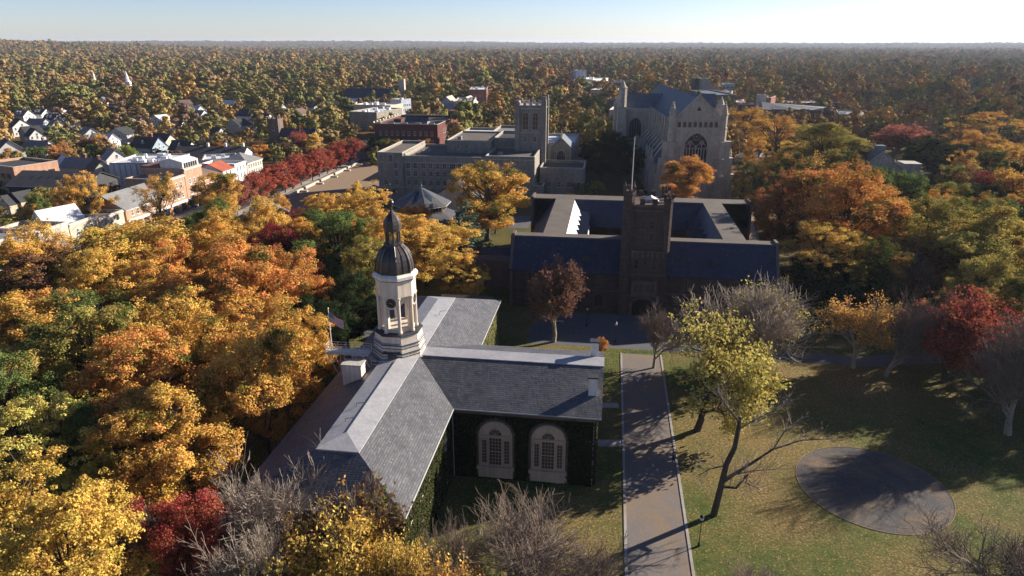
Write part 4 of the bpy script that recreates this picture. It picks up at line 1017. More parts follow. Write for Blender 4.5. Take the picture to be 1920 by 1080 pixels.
def house(label, px, py, w, d, he, hr, yaw, wall, roofm, along='x', chim=None, dorm=0, name='house', group='houses among the trees', wing=False, cat='house', z=None):
    """gabled house whose ridge centre shows at photo point (px, py)"""
    yaw = -abs(yaw) * 0.7 - 14
    p = at(px, py, hr); t = thing(name, label, cat, (p.x, p.y, hill(p.x, p.y)), R(yaw), group)
    x0, x1, y0, y1 = -w / 2, w / 2, -d / 2, d / 2
    b = MB(); gwall(b, x0, x1, y0, y1, he, hr, along)
    if wing: b.wallpoly([(x0 + 1, 0), (x0 + 5.5, 0), (x0 + 5.5, he * 0.85), (x0 + 3.25, he * 0.85 + 2.2), (x0 + 1, he * 0.85)], 'y', y0 - 2.5, y0 - 0.01)
    b.build('wall', wall, t); gable(t, x0, x1, y0, y1, he, hr, roofm, along, 0.45)
    if wing:
        b = MB(); z0, z1 = he * 0.85, he * 0.85 + 2.45
        slab(b, [(x0 + 0.7, y0, z0 - 0.1), (x0 + 0.7, y0 - 2.8, z0 - 0.1), (x0 + 3.25, y0 - 2.8, z1), (x0 + 3.25, y0, z1)], 0.12); slab(b, [(x0 + 5.8, y0 - 2.8, z0 - 0.1), (x0 + 5.8, y0, z0 - 0.1), (x0 + 3.25, y0, z1), (x0 + 3.25, y0 - 2.8, z1)], 0.12); b.build('wing_roof', roofm, t)
    me = window_mesh('house', 0.95, 1.45, 'siding_white', 'glass', 2, 1)
    fr_ = 'siding_white'
    nz = [1.0, 3.9] if he > 5.2 else [1.0]
    for z in nz:
        n = int(w / 2.4)
        for k in range(n):
            x = -(n - 1) * 1.2 + k * 2.4
            if wing and x < x0 + 6: continue
            put_window(t, me, x, y0, z, '-y')
        n = int(d / 2.6)
        for k in range(n): put_window(t, me, x1, -(n - 1) * 1.3 + k * 2.6, z, '+x')
    if along == 'x': put_window(t, me, x1, 0, he + 0.1, '+x')
    else: put_window(t, me, 0, y0, he + 0.1, '-y')
    if chim:
        b = MB(); b.box(w * 0.22 - 0.5, w * 0.22 + 0.5, -0.4, 0.4, he - 0.5, hr + 1.5); c = b.build('chimney', chim, t)
        b = MB(); b.box(w * 0.22 - 0.6, w * 0.22 + 0.6, -0.5, 0.5, hr + 1.501, hr + 1.65); b.build('cap', 'stone_trim', c)
    for k in range(dorm):
        x = (k - (dorm - 1) / 2) * 3.2; zb = he + (hr - he) * 0.25; b = MB()
        if along == 'x':
            b.wallpoly([(x - 0.8, zb - 0.4), (x + 0.8, zb - 0.4), (x + 0.8, zb + 1.3), (x, zb + 2.0), (x - 0.8, zb + 1.3)], 'y', y0 * 0.72, 0)
            dm = b.build('dormer', wall, t)
            b = MB(); slab(b, [(x - 1.0, 0, zb + 1.2), (x - 1.0, y0 * 0.8, zb + 1.2), (x, y0 * 0.8, zb + 2.12), (x, 0, zb + 2.12)], 0.08); slab(b, [(x + 1.0, y0 * 0.8, zb + 1.2), (x + 1.0, 0, zb + 1.2), (x, 0, zb + 2.12), (x, y0 * 0.8, zb + 2.12)], 0.08); b.build('roof', roofm, dm)
    foot(t, x0, x1, y0, y1); FAR_AVOID0.append((p.x, p.y, max(w, d) * 0.6 + 2.5)); FAR_AVOID0.append((p.x * (1 - 13 / p.length), p.y * (1 - 13 / p.length), 9)); FAR_AVOID0.append((p.x * (1 - 24 / p.length), p.y * (1 - 24 / p.length), 6)); return t
HG = 'houses among the trees'
for a in (
    ('white house with dormers and grey roof at the far left edge cluster', 42, 205, 12, 9, 6, 10, 12, 'siding_white', 'roof_grey', 'x', 'red_brick', 2),
    ('white gabled house below the dormered one at the far left', 34, 222, 9, 11, 6, 10.5, 35, 'siding_white', 'roof_dark', 'x', None, 0),
    ('white house left of the one with the red roof', 76, 203, 11, 9, 6, 9.5, -8, 'siding_white', 'roof_dark', 'x', 'red_brick', 2),
    ('white house with a dull red roof in the left houses', 107, 199, 11, 8, 6, 9.5, -5, 'siding_white', 'roof_red', 'x', None, 1),
    ('low grey-roofed house below the red-roofed one', 70, 222, 14, 9, 4.5, 8, 5, 'siding_grey', 'roof_grey', 'x', None, 0),
    ('white house under the red roof with black roof and dormers', 97, 213, 10, 8, 6, 9.5, 8, 'siding_white', 'roof_dark', 'x', None, 2),
    ('cream gabled house right of the grey-roofed one', 104, 224, 8, 9, 5.5, 9, 40, 'siding_cream', 'roof_grey', 'x', None, 0),
    ('small white house with pyramid grey roof among the left trees', 131, 222, 8, 8, 5, 8, 20, 'siding_white', 'roof_grey', 'x', None, 0),
    ('bright white gable end half hidden by a dark tree', 62, 240, 9, 8, 5.5, 9.5, 38, 'siding_white', 'roof_dark', 'x', None, 0),
    ('tall white gabled house cut by the left edge', 12, 260, 12, 11, 8, 13, 50, 'siding_white', 'roof_dark', 'x', 'red_brick', 0),
    ('low grey-roofed house with brick chimney right of the tall white gable', 72, 263, 14, 9, 4.5, 7.5, 6, 'siding_grey', 'roof_grey', 'x', 'red_brick', 0),
    ('bright white cottage behind the long dark roof', 121, 292, 8, 7, 5, 8.5, 42, 'siding_white', 'roof_white', 'x', None, 0),
    ('grey-roofed house with two chimneys behind the long dark roof', 149, 295, 14, 9, 5, 8.5, 2, 'siding_grey', 'roof_grey', 'x', 'red_brick', 0),
    ('tall cream house with steep gable left of the blue-grey box', 183, 298, 10, 9, 7.5, 12, 45, 'siding_cream', 'roof_dark', 'x', 'red_brick', 0),
    ('narrow white house behind the tall cream one', 211, 278, 7, 9, 7, 11, 40, 'siding_white', 'roof_grey', 'x', None, 0),
    ('blue-grey gabled house behind the white rooftops', 275, 256, 14, 10, 5.5, 10, 4, 'siding_blue', 'roof_dark', 'x', 'red_brick', 1),
    ('dark-roofed cream house right of the blue-grey one', 304, 250, 12, 10, 6, 10.5, 15, 'siding_cream', 'roof_dark', 'x', None, 0),
    ('black-roofed white gabled house above the long black roof', 342, 263, 12, 8, 5, 9, 10, 'siding_cream', 'roof_dark', 'x', None, 1),
    ('small cream house right of the black-roofed one', 366, 272, 7, 7, 5, 8, 20, 'siding_cream', 'roof_dark', 'x', None, 0),
    ('white ornate house left of the dark stone church', 492, 212, 12, 10, 8, 12, 10, 'siding_white', 'roof_dark', 'x', None, 2),
    ('tan house with wide gable high in the left woods', 292, 147, 22, 14, 7, 13, 24, 'siding_tan', 'roof_grey', 'x', None, 0),
    ('white cottage right below the tan wide-gabled house', 258, 158, 8, 7, 4, 7, 10, 'siding_white', 'roof_grey', 'x', None, 0),
    ('low white house near the two steeples', 196, 160, 12, 8, 4, 7, 15, 'siding_white', 'roof_grey', 'x', None, 0),
    ('blue-roofed house right of the small white turret', 462, 205, 12, 9, 5, 9, 12, 'siding_white', 'slate_blue', 'x', None, 0),
    ('white house fragment between dark trees at upper left', 373, 206, 10, 8, 5, 8, 8, 'siding_white', 'roof_grey', 'x', None, 0),
    ('tan-roofed house right of the fragment in the upper left', 397, 213, 10, 8, 4.5, 7.5, 0, 'siding_tan', 'roof_brown', 'x', None, 0),
    ('small gabled cottage left of the two below the long dark roof', 22, 363, 6, 7, 4.5, 7, 12, 'cream_brick', 'roof_dark', 'y', None, 0),
    ('small gabled cottage right of the two below the long dark roof', 43, 357, 6, 7, 5, 7.5, 12, 'cream_brick', 'roof_dark', 'y', None, 0),
    ('white gabled house behind the cream row', 103, 388, 8, 10, 8, 12, 22, 'siding_white', 'roof_white', 'y', None, 0),
): house(*a[:11], chim=a[11], dorm=a[12])
# steeples in the woods
for px, py, h, lab in ((235, 132, 26, 'stout white steeple in the far left woods'), (173, 131, 25, 'slender white steeple left of the stout one')):
    p = at(px, py, h); t = thing('steeple', lab, 'church', (p.x, p.y, 0), 0.2, 'white steeples in the woods'); k = 1.5 if px > 200 else 0.9
    b = MB(); b.box(-2 * k, 2 * k, -2 * k, 2 * k, 0, 14); b.box(-4, 4, 2.1 * k, 18, 0, 7); b.build('tower', 'siding_white', t)
    b = MB(); b.ring((0, 0), [1.7 * k, 1.5 * k, 0.05], [14, 17, h], 8); b.build('spire', 'siding_white', t); gable(t, -4, 4, 2.1 * k, 18, 7, 11, 'roof_grey', 'y'); FAR_AVOID0 += [(p.x, p.y + 8, 12), (p.x * 0.985, p.y * 0.985, 9), (p.x * 0.965, p.y * 0.965, 9)]
# main street row, facades at s = -144 facing right
def shop(name, label, e0, e1, h, depth, wall, roofm, kind='flat', hr=None, rows=(1.0, 5.0, 8.6), step=2.6, ground='white_paint', group='shops along the street'):
    t = campus_thing(name, label, 'building', -144, (e0 + e1) / 2, group); w = e1 - e0; hw = w / 2
    if kind == 'flat': mass(t, -depth, 0, -hw, hw, h, wall, roofm, 0.7)
    else:
        b = MB(); al = 'y'
        gwall(b, -depth, 0, -hw, hw, h, hr, al) if kind == 'gable' else b.box(-depth, 0, -hw, hw, 0, h - 0.15)
        b.build('wall', wall, t); foot(t, -depth, 0, -hw, hw)
        gable(t, -depth, 0, -hw, hw, h, hr, roofm, al) if kind == 'gable' else hip(t, -depth, 0, -hw, hw, h, hr, roofm)
    me = window_mesh('shop', 1.1, 1.9, 'siding_white', 'glass', 2, 2)
    for z in rows[1:]:
        if z + 2 > h: continue
        n = max(1, int((w - 0.8) / step)); row(t, me, '+x', 0.0, -(n - 1) * step / 2, step, n, z)
        row(t, me, '-y', -hw, -depth / 2 - step, step * 1.2, 3, z)
    b = MB(); b.box(0.01, 0.25, -hw + 0.3, hw - 0.3, 3.3, 4.1); b.build('shop_fascia', ground, t)
    b = MB()
    n = max(1, int(w / 3.4))
    for k in range(n): c = -hw + (k + 0.5) * w / n; b.box(0.01, 0.06, c - 1.3, c + 1.3, 0.5, 3.1)
    b.build('shop_window', 'glass', t)
    b = MB(); b.box(0.02, 0.35, -hw, hw, h - 0.5 if kind == 'flat' else h - 0.55, h - 0.2); b.build('cornice', 'white_paint', t)
    return t
shop('gabled_shop', 'long low brick building with grey gabled roof at the near end of the shop row', 184, 205.5, 7.6, 14, 'tan_brick', 'roof_grey', 'gable', 11.6)
shop('brick_shop', 'three-storey brick shop with flat grey roof next to the tall one', 205.8, 215.6, 12.4, 15, 'tan_brick', 'roof_grey')
tc = shop('brick_shop', 'tallest brick shop with a white glazed penthouse', 215.9, 226.4, 14.2, 16, 'tan_brick', 'roof_white')
b = MB(); b.wallpoly([(-9, 13.6), (-0.6, 13.6), (-0.6, 16.4), (-5, 17.6), (-9, 16.8)], 'y', -4.6, 4.8); ph = b.build('penthouse', 'white_paint', tc)
b = MB()
for k in range(6): b.box(-0.58, -0.5, -3.9 + k * 1.35, -2.9 + k * 1.35, 14.3, 16.0)
b.box(-9.02, -9.0, -3, 3, 14.2, 15.6); b.build('pane', 'glass', ph)
b = MB(); b.box(-16, -9.2, -5.2, 5.2, 0, 15.0); b.build('rear_wall', 'red_brick', tc)
shop('brown_roof_shop', 'lower brick shop with brown pitched roof between tall and white shops', 226.7, 239.0, 8.6, 13, 'tan_brick', 'roof_brown', 'hip', 12.2, rows=(1, 4.8))
shop('white_shop', 'white shop with an orange-red roof', 239.4, 248, 9.6, 11, 'siding_white', 'roof_red', 'gable', 12.0, rows=(1, 4.6, 7.2))
shop('white_shop', 'white shop with a flat roof next to the orange-red roof', 248.3, 257.2, 10.4, 14, 'siding_white', 'roof_white', rows=(1, 4.6, 7.4))
shop('cream_shop', 'cream brick corner shop with grey hipped roof at the far end of the row', 257.8, 270.5, 9.4, 12, 'cream_brick', 'roof_grey', 'hip', 12.6, rows=(1, 4.4, 6.9), step=1.9)
aw = campus_thing('awning', 'blue and white awning over the pavement before the tallest brick shop', 'awning', -142.6, 219, z=2.9)
b = MB(); slab(b, [(-1.3, -2.8, 1.0), (1.2, -2.8, 0.3), (1.2, 2.8, 0.3), (-1.3, 2.8, 1.0)], 0.08); b.build('canopy', 'awning_blue', aw)
b = MB(); b.box(1.0, 1.1, -2.8, 2.8, -0.2, 0.25); b.build('valance', 'white_paint', aw)
b = MB()
for y in (-2.7, 2.7): b.tube([(1.05, y, -2.9), (1.05, y, 0.2)], 0.04, 5)
b.build('post', 'white_paint', aw)
for i, (e0, e1, h, d, wall, rf, lab) in enumerate(((112, 127, 10.5, 12, 'cream_brick', 'roof_grey', 'cream building at the left edge, nearest of the cream row'), (127.4, 140.6, 10.2, 14, 'siding_white', 'roof_white', 'white building second from the left edge in the cream row'),
        (141, 150.5, 10.0, 14, 'siding_grey', 'roof_grey', 'grey-white building with dark slit windows in the cream row'), (150.9, 161, 9.4, 13, 'cream_brick', 'tar_brown', 'tan flat-roofed building in the cream row'),
        (161.4, 172, 8.6, 13, 'cream_brick', 'roof_brown', 'low brown-roofed building in the cream row'), (172.4, 183, 7.6, 13, 'cream_brick', 'tar_brown', 'low tan building at the far end of the cream row'))):
    shop('row_building', lab, e0, e1, h, d, wall, rf, group='cream row along the street')
block('box_hall', 'blue-grey windowless box building with tall white pilasters behind the shops', 205, 306, 314, 305, 11.5, 22, 'grey_blue_wall', 'roof_white', top=14, par=0.4)
o, a, w = front(205, 306, 314, 305, 11.5)
t = bpy.data.objects['box_hall']; b = MB()
for k in range(11):
    x = -w / 2 + 0.6 + k * (w - 1.2) / 10
    b.box(x - 0.85 if k < 5 else x - 0.3, x + 0.85 if k < 5 else x + 0.3, -0.35, -0.01, 0.2, 11.0)
b.build('pilaster', 'white_paint', t)
block('annex_block', 'dark red brick block joining the blue-grey box to the tall shop', 316, 304, 338, 304, 12.5, 12, 'red_brick', 'roof_white')
block('white_roof_block', 'long white-roofed block behind the brick shops', 378, 301, 440, 298, 9.5, 16, 'grey_blue_wall', 'roof_white', (1.0, 1.4, 4, 'stone_trim', 'glass'), top=3)
for lab, x0, y0, x1, y1, h, d, hr, wl, rf in (('long building with black roof and white end gable above the brick shops', 322, 296, 452, 296, 6.5, 16, 10.5, 'siding_white', 'roof_dark'),
        ('long building with dark skylit roof on the left', 14, 346, 160, 349, 8.5, 17, 12.0, 'roof_dark', 'roof_dark')):
    o, a, w = front(x0, y0, x1, y1, h); t = thing('long_roof_building', lab, 'building', o, a)
    b = MB(); gwall(b, -w / 2, w / 2, 0, d, h, hr, 'x'); b.build('wall', wl, t); gable(t, -w / 2, w / 2, 0, d, h, hr, rf, 'x', 0.6); foot(t, -w / 2, w / 2, 0, d)
    b = MB(); b.tube([(-w / 2 - 0.6, -0.75, h - 0.45), (w / 2 + 0.6, -0.75, h - 0.45)], 0.13, 5); b.build('gutter', 'white_paint', t)
    if 'skylit' in lab:
        for k in range(8):
            x = -w / 2 + 3 + k * (w - 6) / 7; sk = MB(); f = (hr - h) / (d / 2)
            sk.add([(x - 0.35, 4.0, h + 4.0 * f + 0.12), (x + 0.35, 4.0, h + 4.0 * f + 0.12), (x + 0.75, 5.5, h + 5.5 * f + 0.12), (x + 0.05, 5.5, h + 5.5 * f + 0.12)], [(0, 1, 2, 3)]); sk.build('skylight', 'glass_blue', t)
    else:
        for k in range(3): sk = MB(); x = -2 + k * 8; sk.box(x - 0.5, x + 0.5, d / 2 - 0.5, d / 2 + 0.5, hr - 0.5, hr + 1.5); sk.build('vent_stack', 'white_paint', t)
block('brick_offices', 'orange brick block with dark window bands cut by the left edge', -40, 306, 24, 314, 13, 16, 'tan_brick', 'roof_dark', (2.4, 1.5, 3.4, 'black_iron', 'glass'), rows=(1.5, 5.2, 8.9))
# low grey-roofed house near the street trees
ph_ = at(440, 415, 6.5); hh = thing('grey_hall', 'low pale hall with grey gabled roof and white columns behind the golden trees', 'building', W(-103, 186), -CAMPUS)
b = MB(); gwall(b, -5.5, 5.5, -7, 9, 6.2, 8.8, 'y'); b.build('wall', 'siding_grey', hh); gable(hh, -5.5, 5.5, -7, 9, 6.2, 8.8, 'roof_grey', 'y', 0.7); foot(hh, -6, 6, -8, 10)
put_window(hh, window_mesh('hallw', 1.8, 1.6, 'siding_white', 'glass', 2, 3), 1.0, -7, 3.2)
b = MB(); b.box(-4.6, -1.5, -12, -7.8, 0, 0.5); b.box(-4.8, -1.3, -12.2, -7.1, 4.6, 5.0); b.build('porch', 'white_paint', hh)
for x in (-4.4, -1.7): b = MB(); b.ring((x, -11.9), [0.28, 0.22, 0.22, 0.3], [0.5, 0.7, 4.4, 4.6], 10); b.build('column', 'white_paint', hh)
# red brick hall behind the library
rb = block('red_brick_hall', 'dark red brick hall with stepped parapet and rooftop glasshouse left of the library', 702, 232, 820, 234, 16, 46, 'maroon_brick', 'tar', (1.3, 2.2, 3.0, 'stone_trim', 'glass'), rows=(1.5, 6.0, 10.4), par=1.0)
b = MB()
for k in range(5): b.box(-14.5 + k * 7 - 1.5, -14.5 + k * 7 + 1.5, -0.05, 0.4, 16.2, 16.9)
for k in range(9): b.box(-18, -17.6, 2 + k * 5, 4 + k * 5, 16.2, 16.9)
b.build('parapet_step', 'stone_trim', rb)
b = MB(); b.box(-3, 9, 8, 14, 15.0, 16.4); rgh = b.build('glasshouse', 'roof_grey', rb)
gable(rb, -3, 9, 8, 14, 16.4, 18.4, 'glass_blue', 'x', 0.1, 'glasshouse_roof')
b = MB(); b.box(13.5, 17.2, 36, 45.6, 15.0, 19.5); b.box(-12, -8, 18, 24, 15.0, 16.6); b.build('roof_plant', 'maroon_brick', rb)
# plaza furniture: low white walls, steps and an arched shelter
for k in range(7):
    w_ = campus_thing('low_wall', ['lowest and nearest of the white plaza walls', 'second nearest white plaza wall', 'third nearest white plaza wall', 'middle white plaza wall', 'third farthest white plaza wall', 'second farthest white plaza wall', 'farthest white plaza wall beside the shelter'][k], 'wall', -119.5, 216 + k * 15.5, 'low white walls edging the plaza')
    b = MB(); b.box(-0.5, 0.5, -6.6, 6.6, 0.03, 1.0); b.build('coping', 'stone_trim', w_); b = MB(); b.box(0.51, 3.4, 3.2, 4.4, 0.04, 0.6); b.build('bench', 'stone_trim', w_)
sh = campus_thing('arched_shelter', 'white arched shelter at the far end of the plaza', 'shelter', -101, 322); b = MB()
b.tube([(5.2 * math.cos(j * math.pi / 14), 0, 2.0 + 5.2 * 0.75 * math.sin(j * math.pi / 14)) for j in range(15)], 0.35, 5); b.tube([(5.2, 0, 0), (5.2, 0, 2)], 0.35, 5); b.tube([(-5.2, 0, 0), (-5.2, 0, 2)], 0.35, 5); b.build('arch', 'white_paint', sh)
b = MB(); b.ring((0, 3), [4.2, 4.2], [0.05, 3.0], 10); b.build('kiosk', 'roof_dark', sh)
for x in (-6, 0, 6): b = MB(); b.box(x - 1.5, x + 1.5, -4, -2, 0.05, 1.0); b.build('planter', 'stone_trim', sh)
# dark stone church among the maroon trees
p = at(515, 222, 17); dc = thing('stone_church', 'dark stone church with square tower among the maroon trees left of centre', 'church', (p.x, p.y, 0), -CAMPUS)
b = MB(); b.box(-3, 3, -3, 3, 0, 17); tt = b.build('tower', 'brown_trim', dc); b = MB(); crenel(b, -3, 3, -3, 3, 17, 1, 0.8, 1); b.build('battlement', 'brown_trim', tt); put_window(dc, window_mesh('t', 1.4, 3, 'stone_trim', 'glass', 2, 2, 1.2), 0, -3, 11)
b = MB(); gwall(b, 3.01, 22, -5, 6, 6, 12, 'x'); b.build('nave', 'brown_trim', dc); gable(dc, 3.01, 22, -5, 6, 6, 12, 'slate_blue', 'x'); foot(dc, -3, 22, -6, 7)
# blocks farther off
for a in (
    ('grey_block', 'grey flat block with white roof units beyond the plaza', 655, 209, 706, 211, 12, 34, 'grey_stone', 'roof_white', (1.2, 1.4, 3.2, 'stone_trim', 'glass'), 8),
    ('white_roof_block', 'long white-roofed block behind the grey flat block', 663, 196, 732, 198, 13, 20, 'cream_brick', 'roof_white', None, 10),
    ('glass_block', 'small blue glass-fronted block beside the big dark tree', 732, 186, 752, 187, 14, 12, 'grey_blue_wall', 'roof_grey', (2, 2.2, 2.8, 'siding_white', 'glass_blue'), 1),
    ('civic_block', 'block with pale terraces and dark windows left of the library tower', 852, 190, 888, 190, 13, 40, 'stone_trim', 'roof_grey', (1.6, 1.6, 3, 'stone_trim', 'glass'), 6),
    ('brick_block', 'brown brick block with white plant on its roof', 880, 168, 912, 168, 18, 40, 'red_brick', 'roof_white', (1.4, 1.6, 3, 'stone_trim', 'glass'), 6),
    ('modern_block', 'tall grey panelled block far behind the dark evergreen', 1080, 133, 1100, 133, 26, 30, 'grey_blue_wall', 'roof_grey', (2, 1.6, 4, 'stone_trim', 'glass'), 2),
    ('white_block', 'pale block stepping below the tall panelled one', 1077, 148, 1112, 149, 18, 40, 'siding_white', 'roof_white', (2, 1.8, 3.4, 'stone_trim', 'glass'), 5),
    ('flat_block', 'cream flat building with a white rooftop hut left of the chapel', 1107, 168, 1146, 169, 13, 30, 'stone_trim', 'roof_white', (2, 1.6, 3.2, 'stone_trim', 'glass'), 3),
    ('dark_block', 'long dark building behind the chapel turret', 1136, 155, 1196, 154, 17, 30, 'brown_trim', 'roof_dark', (1.6, 1.8, 3.6, 'stone_trim', 'glass'), 2),
    ('low_block', 'low dark building with bright flat roof left of the chapel transept', 1142, 186, 1158, 186, 13, 10, 'brown_trim', 'roof_dark', None, 0),
    ('pale_roof_block', 'building with pale terraced roof against the chapel transept', 1142, 206, 1186, 207, 10, 34, 'stone_trim', 'roof_white', (1.4, 1.6, 3, 'stone_trim', 'glass'), 3),
    ('science_block', 'grey science building with pale roof right of the chapel ridge', 1240, 153, 1300, 152, 16, 40, 'roof_grey', 'roof_grey', (2, 1.4, 4, 'stone_trim', 'glass'), 4),
    ('tower_block', 'dark narrow tower block behind the chapel roof', 1304, 147, 1316, 147, 24, 14, 'roof_dark', 'roof_dark', None, 0),
    ('tower_block', 'grey concrete tower block beside the dark one', 1317, 148, 1330, 148, 24, 14, 'roof_grey', 'roof_grey', None, 0),
    ('green_roof_block', 'long building with pale green rooftop plant right of the tower blocks', 1338, 158, 1378, 158, 16, 40, 'grey_blue_wall', 'copper', (2.4, 1.6, 4, 'stone_trim', 'glass_blue'), 4),
    ('wide_block', 'wide brown building in front of the green-roofed one', 1325, 172, 1372, 173, 14, 24, 'cream_brick', 'roof_grey', (2, 1.6, 3.4, 'stone_trim', 'glass'), 3),
    ('slate_block', 'slate-roofed block just behind the chapel ridge', 1290, 168, 1336, 178, 15, 20, 'brown_trim', 'slate_chapel', None, 0),
    ('brick_hall', 'low brick hall right of the chapel gable', 1342, 190, 1374, 192, 9, 30, 'red_brick', 'roof_white', (1.2, 1.4, 3, 'stone_trim', 'glass'), 4),
    ('dark_hall', 'dark brick hall right of the tall green tree', 1376, 196, 1422, 196, 9, 14, 'red_brick', 'roof_dark', None, 2),
    ('chimney_block', 'brick block with stone end tower at the left of the ribbed roofs', 1418, 182, 1446, 183, 17, 20, 'red_brick', 'roof_brown', None, 1),
    ('stone_stair_tower', 'blank grey stone stair tower in front of the brick block', 1424, 178, 1438, 178, 19, 6, 'stone_trim', 'stone_trim', None, 0),
    ('ribbed_roof_hall', 'modern hall with dark ribbed facade and folded grey roof', 1452, 205, 1560, 207, 11, 26, 'roof_dark', 'roof_grey', None, 4),
    ('long_grey_hall', 'low grey hall with slatted front right of the ribbed hall', 1572, 214, 1632, 216, 8, 34, 'grey_stone', 'roof_grey', (0.9, 2.4, 1.5, 'stone_trim', 'glass'), 3),
    ('brick_link', 'long low brick building behind the ribbed hall', 1468, 192, 1578, 193, 9, 20, 'red_brick', 'roof_white', None, 6),
    ('white_stand', 'long white low building beside the far playing field', 1866, 175, 1925, 178, 7, 14, 'siding_white', 'roof_white', None, 0),
    ('far_works', 'distant pale works building near the right horizon', 1508, 97, 1544, 97, 14, 60, 'grey_blue_wall', 'roof_white', None, 0),
    ('far_sheds', 'far low white sheds near the right horizon', 1782, 104, 1808, 104, 9, 60, 'siding_white', 'roof_white', None, 0),
    ('far_sheds', 'far white houses on the central plain', 1148, 101, 1156, 101, 10, 30, 'siding_white', 'roof_white', None, 0),
    ('far_sheds', 'far white group of roofs right of the central plain houses', 1318, 93, 1334, 93, 12, 60, 'siding_white', 'roof_white', None, 0),
):
    t = block(a[0], a[1], *a[2:9], a[9], a[10], top=a[11])
    FAR_AVOID0.append((t.location[0], t.location[1], 16))
t = bpy.data.objects['ribbed_roof_hall']; b = MB()
for k in range(44): b.box(-24 + k * 1.09, -23.6 + k * 1.09, -0.5, -0.01, 1, 10.6)
b.build('rib', 'grey_stone', t)
b = MB(); slab(b, [(-26, 4, 10.5), (4, 1, 10.5), (14, 10, 11.6), (-26, 16, 14.5)], 0.3); slab(b, [(-26, 16, 14.5), (14, 10, 11.6), (26, 24, 11.0), (-20, 26, 11.5)], 0.3); b.build('folded_roof', 'roof_grey', t)
# dark-roofed church in the middle distance and town hall-like gables
p = at(700, 172, 12); t = thing('navy_roof_church', 'church with long navy roof and stone tower in the middle distance', 'church', (p.x, p.y, 0), -CAMPUS)
b = MB(); gwall(b, -26, 24, -9, 9, 7, 15, 'x'); b.build('wall', 'stone_trim', t); gable(t, -26, 24, -9, 9, 7, 15, 'slate_blue', 'x'); b = MB(); b.box(22, 27, 9.5, 14.5, 0, 23); b.build('tower', 'limestone', t); foot(t, -26, 27, -9, 14)
FAR_AVOID0 += [(p.x + k, p.y + j, 14) for k in (-20, -8, 6, 20) for j in (0, -16, -28)]
p = at(860, 180, 14); t = thing('pitched_roof_hall', 'white-trimmed hall with parallel pitched roofs left of the library tower', 'building', (p.x, p.y, 0), -CAMPUS)
for k in (-1, 1):
    b = MB(); gwall(b, k * 8 - 6, k * 8 + 6, -10, 10, 9, 14, 'y'); b.build('wall', 'grey_blue_wall', t); gable(t, k * 8 - 6, k * 8 + 6, -10, 10, 9, 14, 'siding_tan', 'y')
FAR_AVOID0.append((p.x, p.y, 18)); foot(t, -15, 15, -10, 10)
# white canopy tents right of the chapel, playing field, glass-roof kiosk, vans, cars
def tent(px, py, r, h, lab):
    p = at(px, py, h); t = thing('canopy_tent', lab, 'tent', (p.x, p.y, 0), 0.3, 'white tents beside the chapel'); b = MB(); b.ring((0, 0), [r, r, r * 0.45, 0.1], [h * 0.55, h * 0.62, h * 0.8, h], 8); b.build('canopy', 'roof_white', t)
    b = MB()
    for k in range(8): b.tube([(r * 0.97 * math.cos(k * 0.785), r * 0.97 * math.sin(k * 0.785), 0), (r * 0.97 * math.cos(k * 0.785), r * 0.97 * math.sin(k * 0.785), h * 0.6)], 0.06, 4)
    b.build('frame', 'white_paint', t); foot(t, -r, r, -r, r)
tent(1424, 283, 6.0, 5.5, 'larger white tent right of the chapel'); tent(1398, 286, 4.0, 4.8, 'smaller white tent close to the chapel buttress')
p = at(1900, 187, 0); b = MB(); b.poly([(p.x - 60, p.y - 25, 0.3), (p.x + 90, p.y - 25, 0.3), (p.x + 90, p.y + 35, 0.3), (p.x - 60, p.y + 35, 0.3)])
m, t_, o_ = nt('field_green'); bsdf(t_, o_, (0.16, 0.26, 0.06), 0.95); tag(b.build('playing_field', 'field_green'), kind='structure'); FAR_AVOID0 += [(p.x + k * 22, p.y + j * 20, 22) for k in range(-3, 5) for j in (-1, 0, 1)]
kp = at(1690, 418, 4); ks = thing('pyramid_kiosk', 'small building with blue roof and white gable beside the right-hand parking', 'building', (kp.x, kp.y, 0), -CAMPUS + 0.2); b = MB(); gwall(b, -6, 6, -4, 4, 3.2, 6.2, 'x'); b.build('wall', 'siding_white', ks); gable(ks, -6, 6, -4, 4, 3.2, 6.2, 'slate_blue', 'x'); foot(ks, -7, 7, -5, 5)
def car_meshes():
    b = MB(); prof = [(-2.2, 0.35), (2.2, 0.35), (2.25, 0.75), (1.95, 0.95), (1.1, 1.0), (0.5, 1.45), (-1.2, 1.48), (-1.9, 1.05), (-2.25, 0.95)]
    b.wallpoly(prof, 'y', -0.88, 0.88); body = b
    g = MB(); g.wallpoly([(0.98, 1.03), (0.46, 1.42), (-1.16, 1.44), (-1.78, 1.06)], 'y', -0.9, 0.9)
    g.add([(1.04, -0.75, 1.04), (1.04, 0.75, 1.04), (0.52, 0.7, 1.45), (0.52, -0.7, 1.45)], [(0, 1, 2, 3)])
    w = MB(); w.wallpoly([(0.34 * math.cos(j * math.pi / 8), 0.34 * math.sin(j * math.pi / 8)) for j in range(16)], 'y', -0.12, 0.12)
    return body, g.mesh('window', 'glass'), w.mesh('wheel', 'black_iron')
_cb, _cg, _cw = car_meshes()
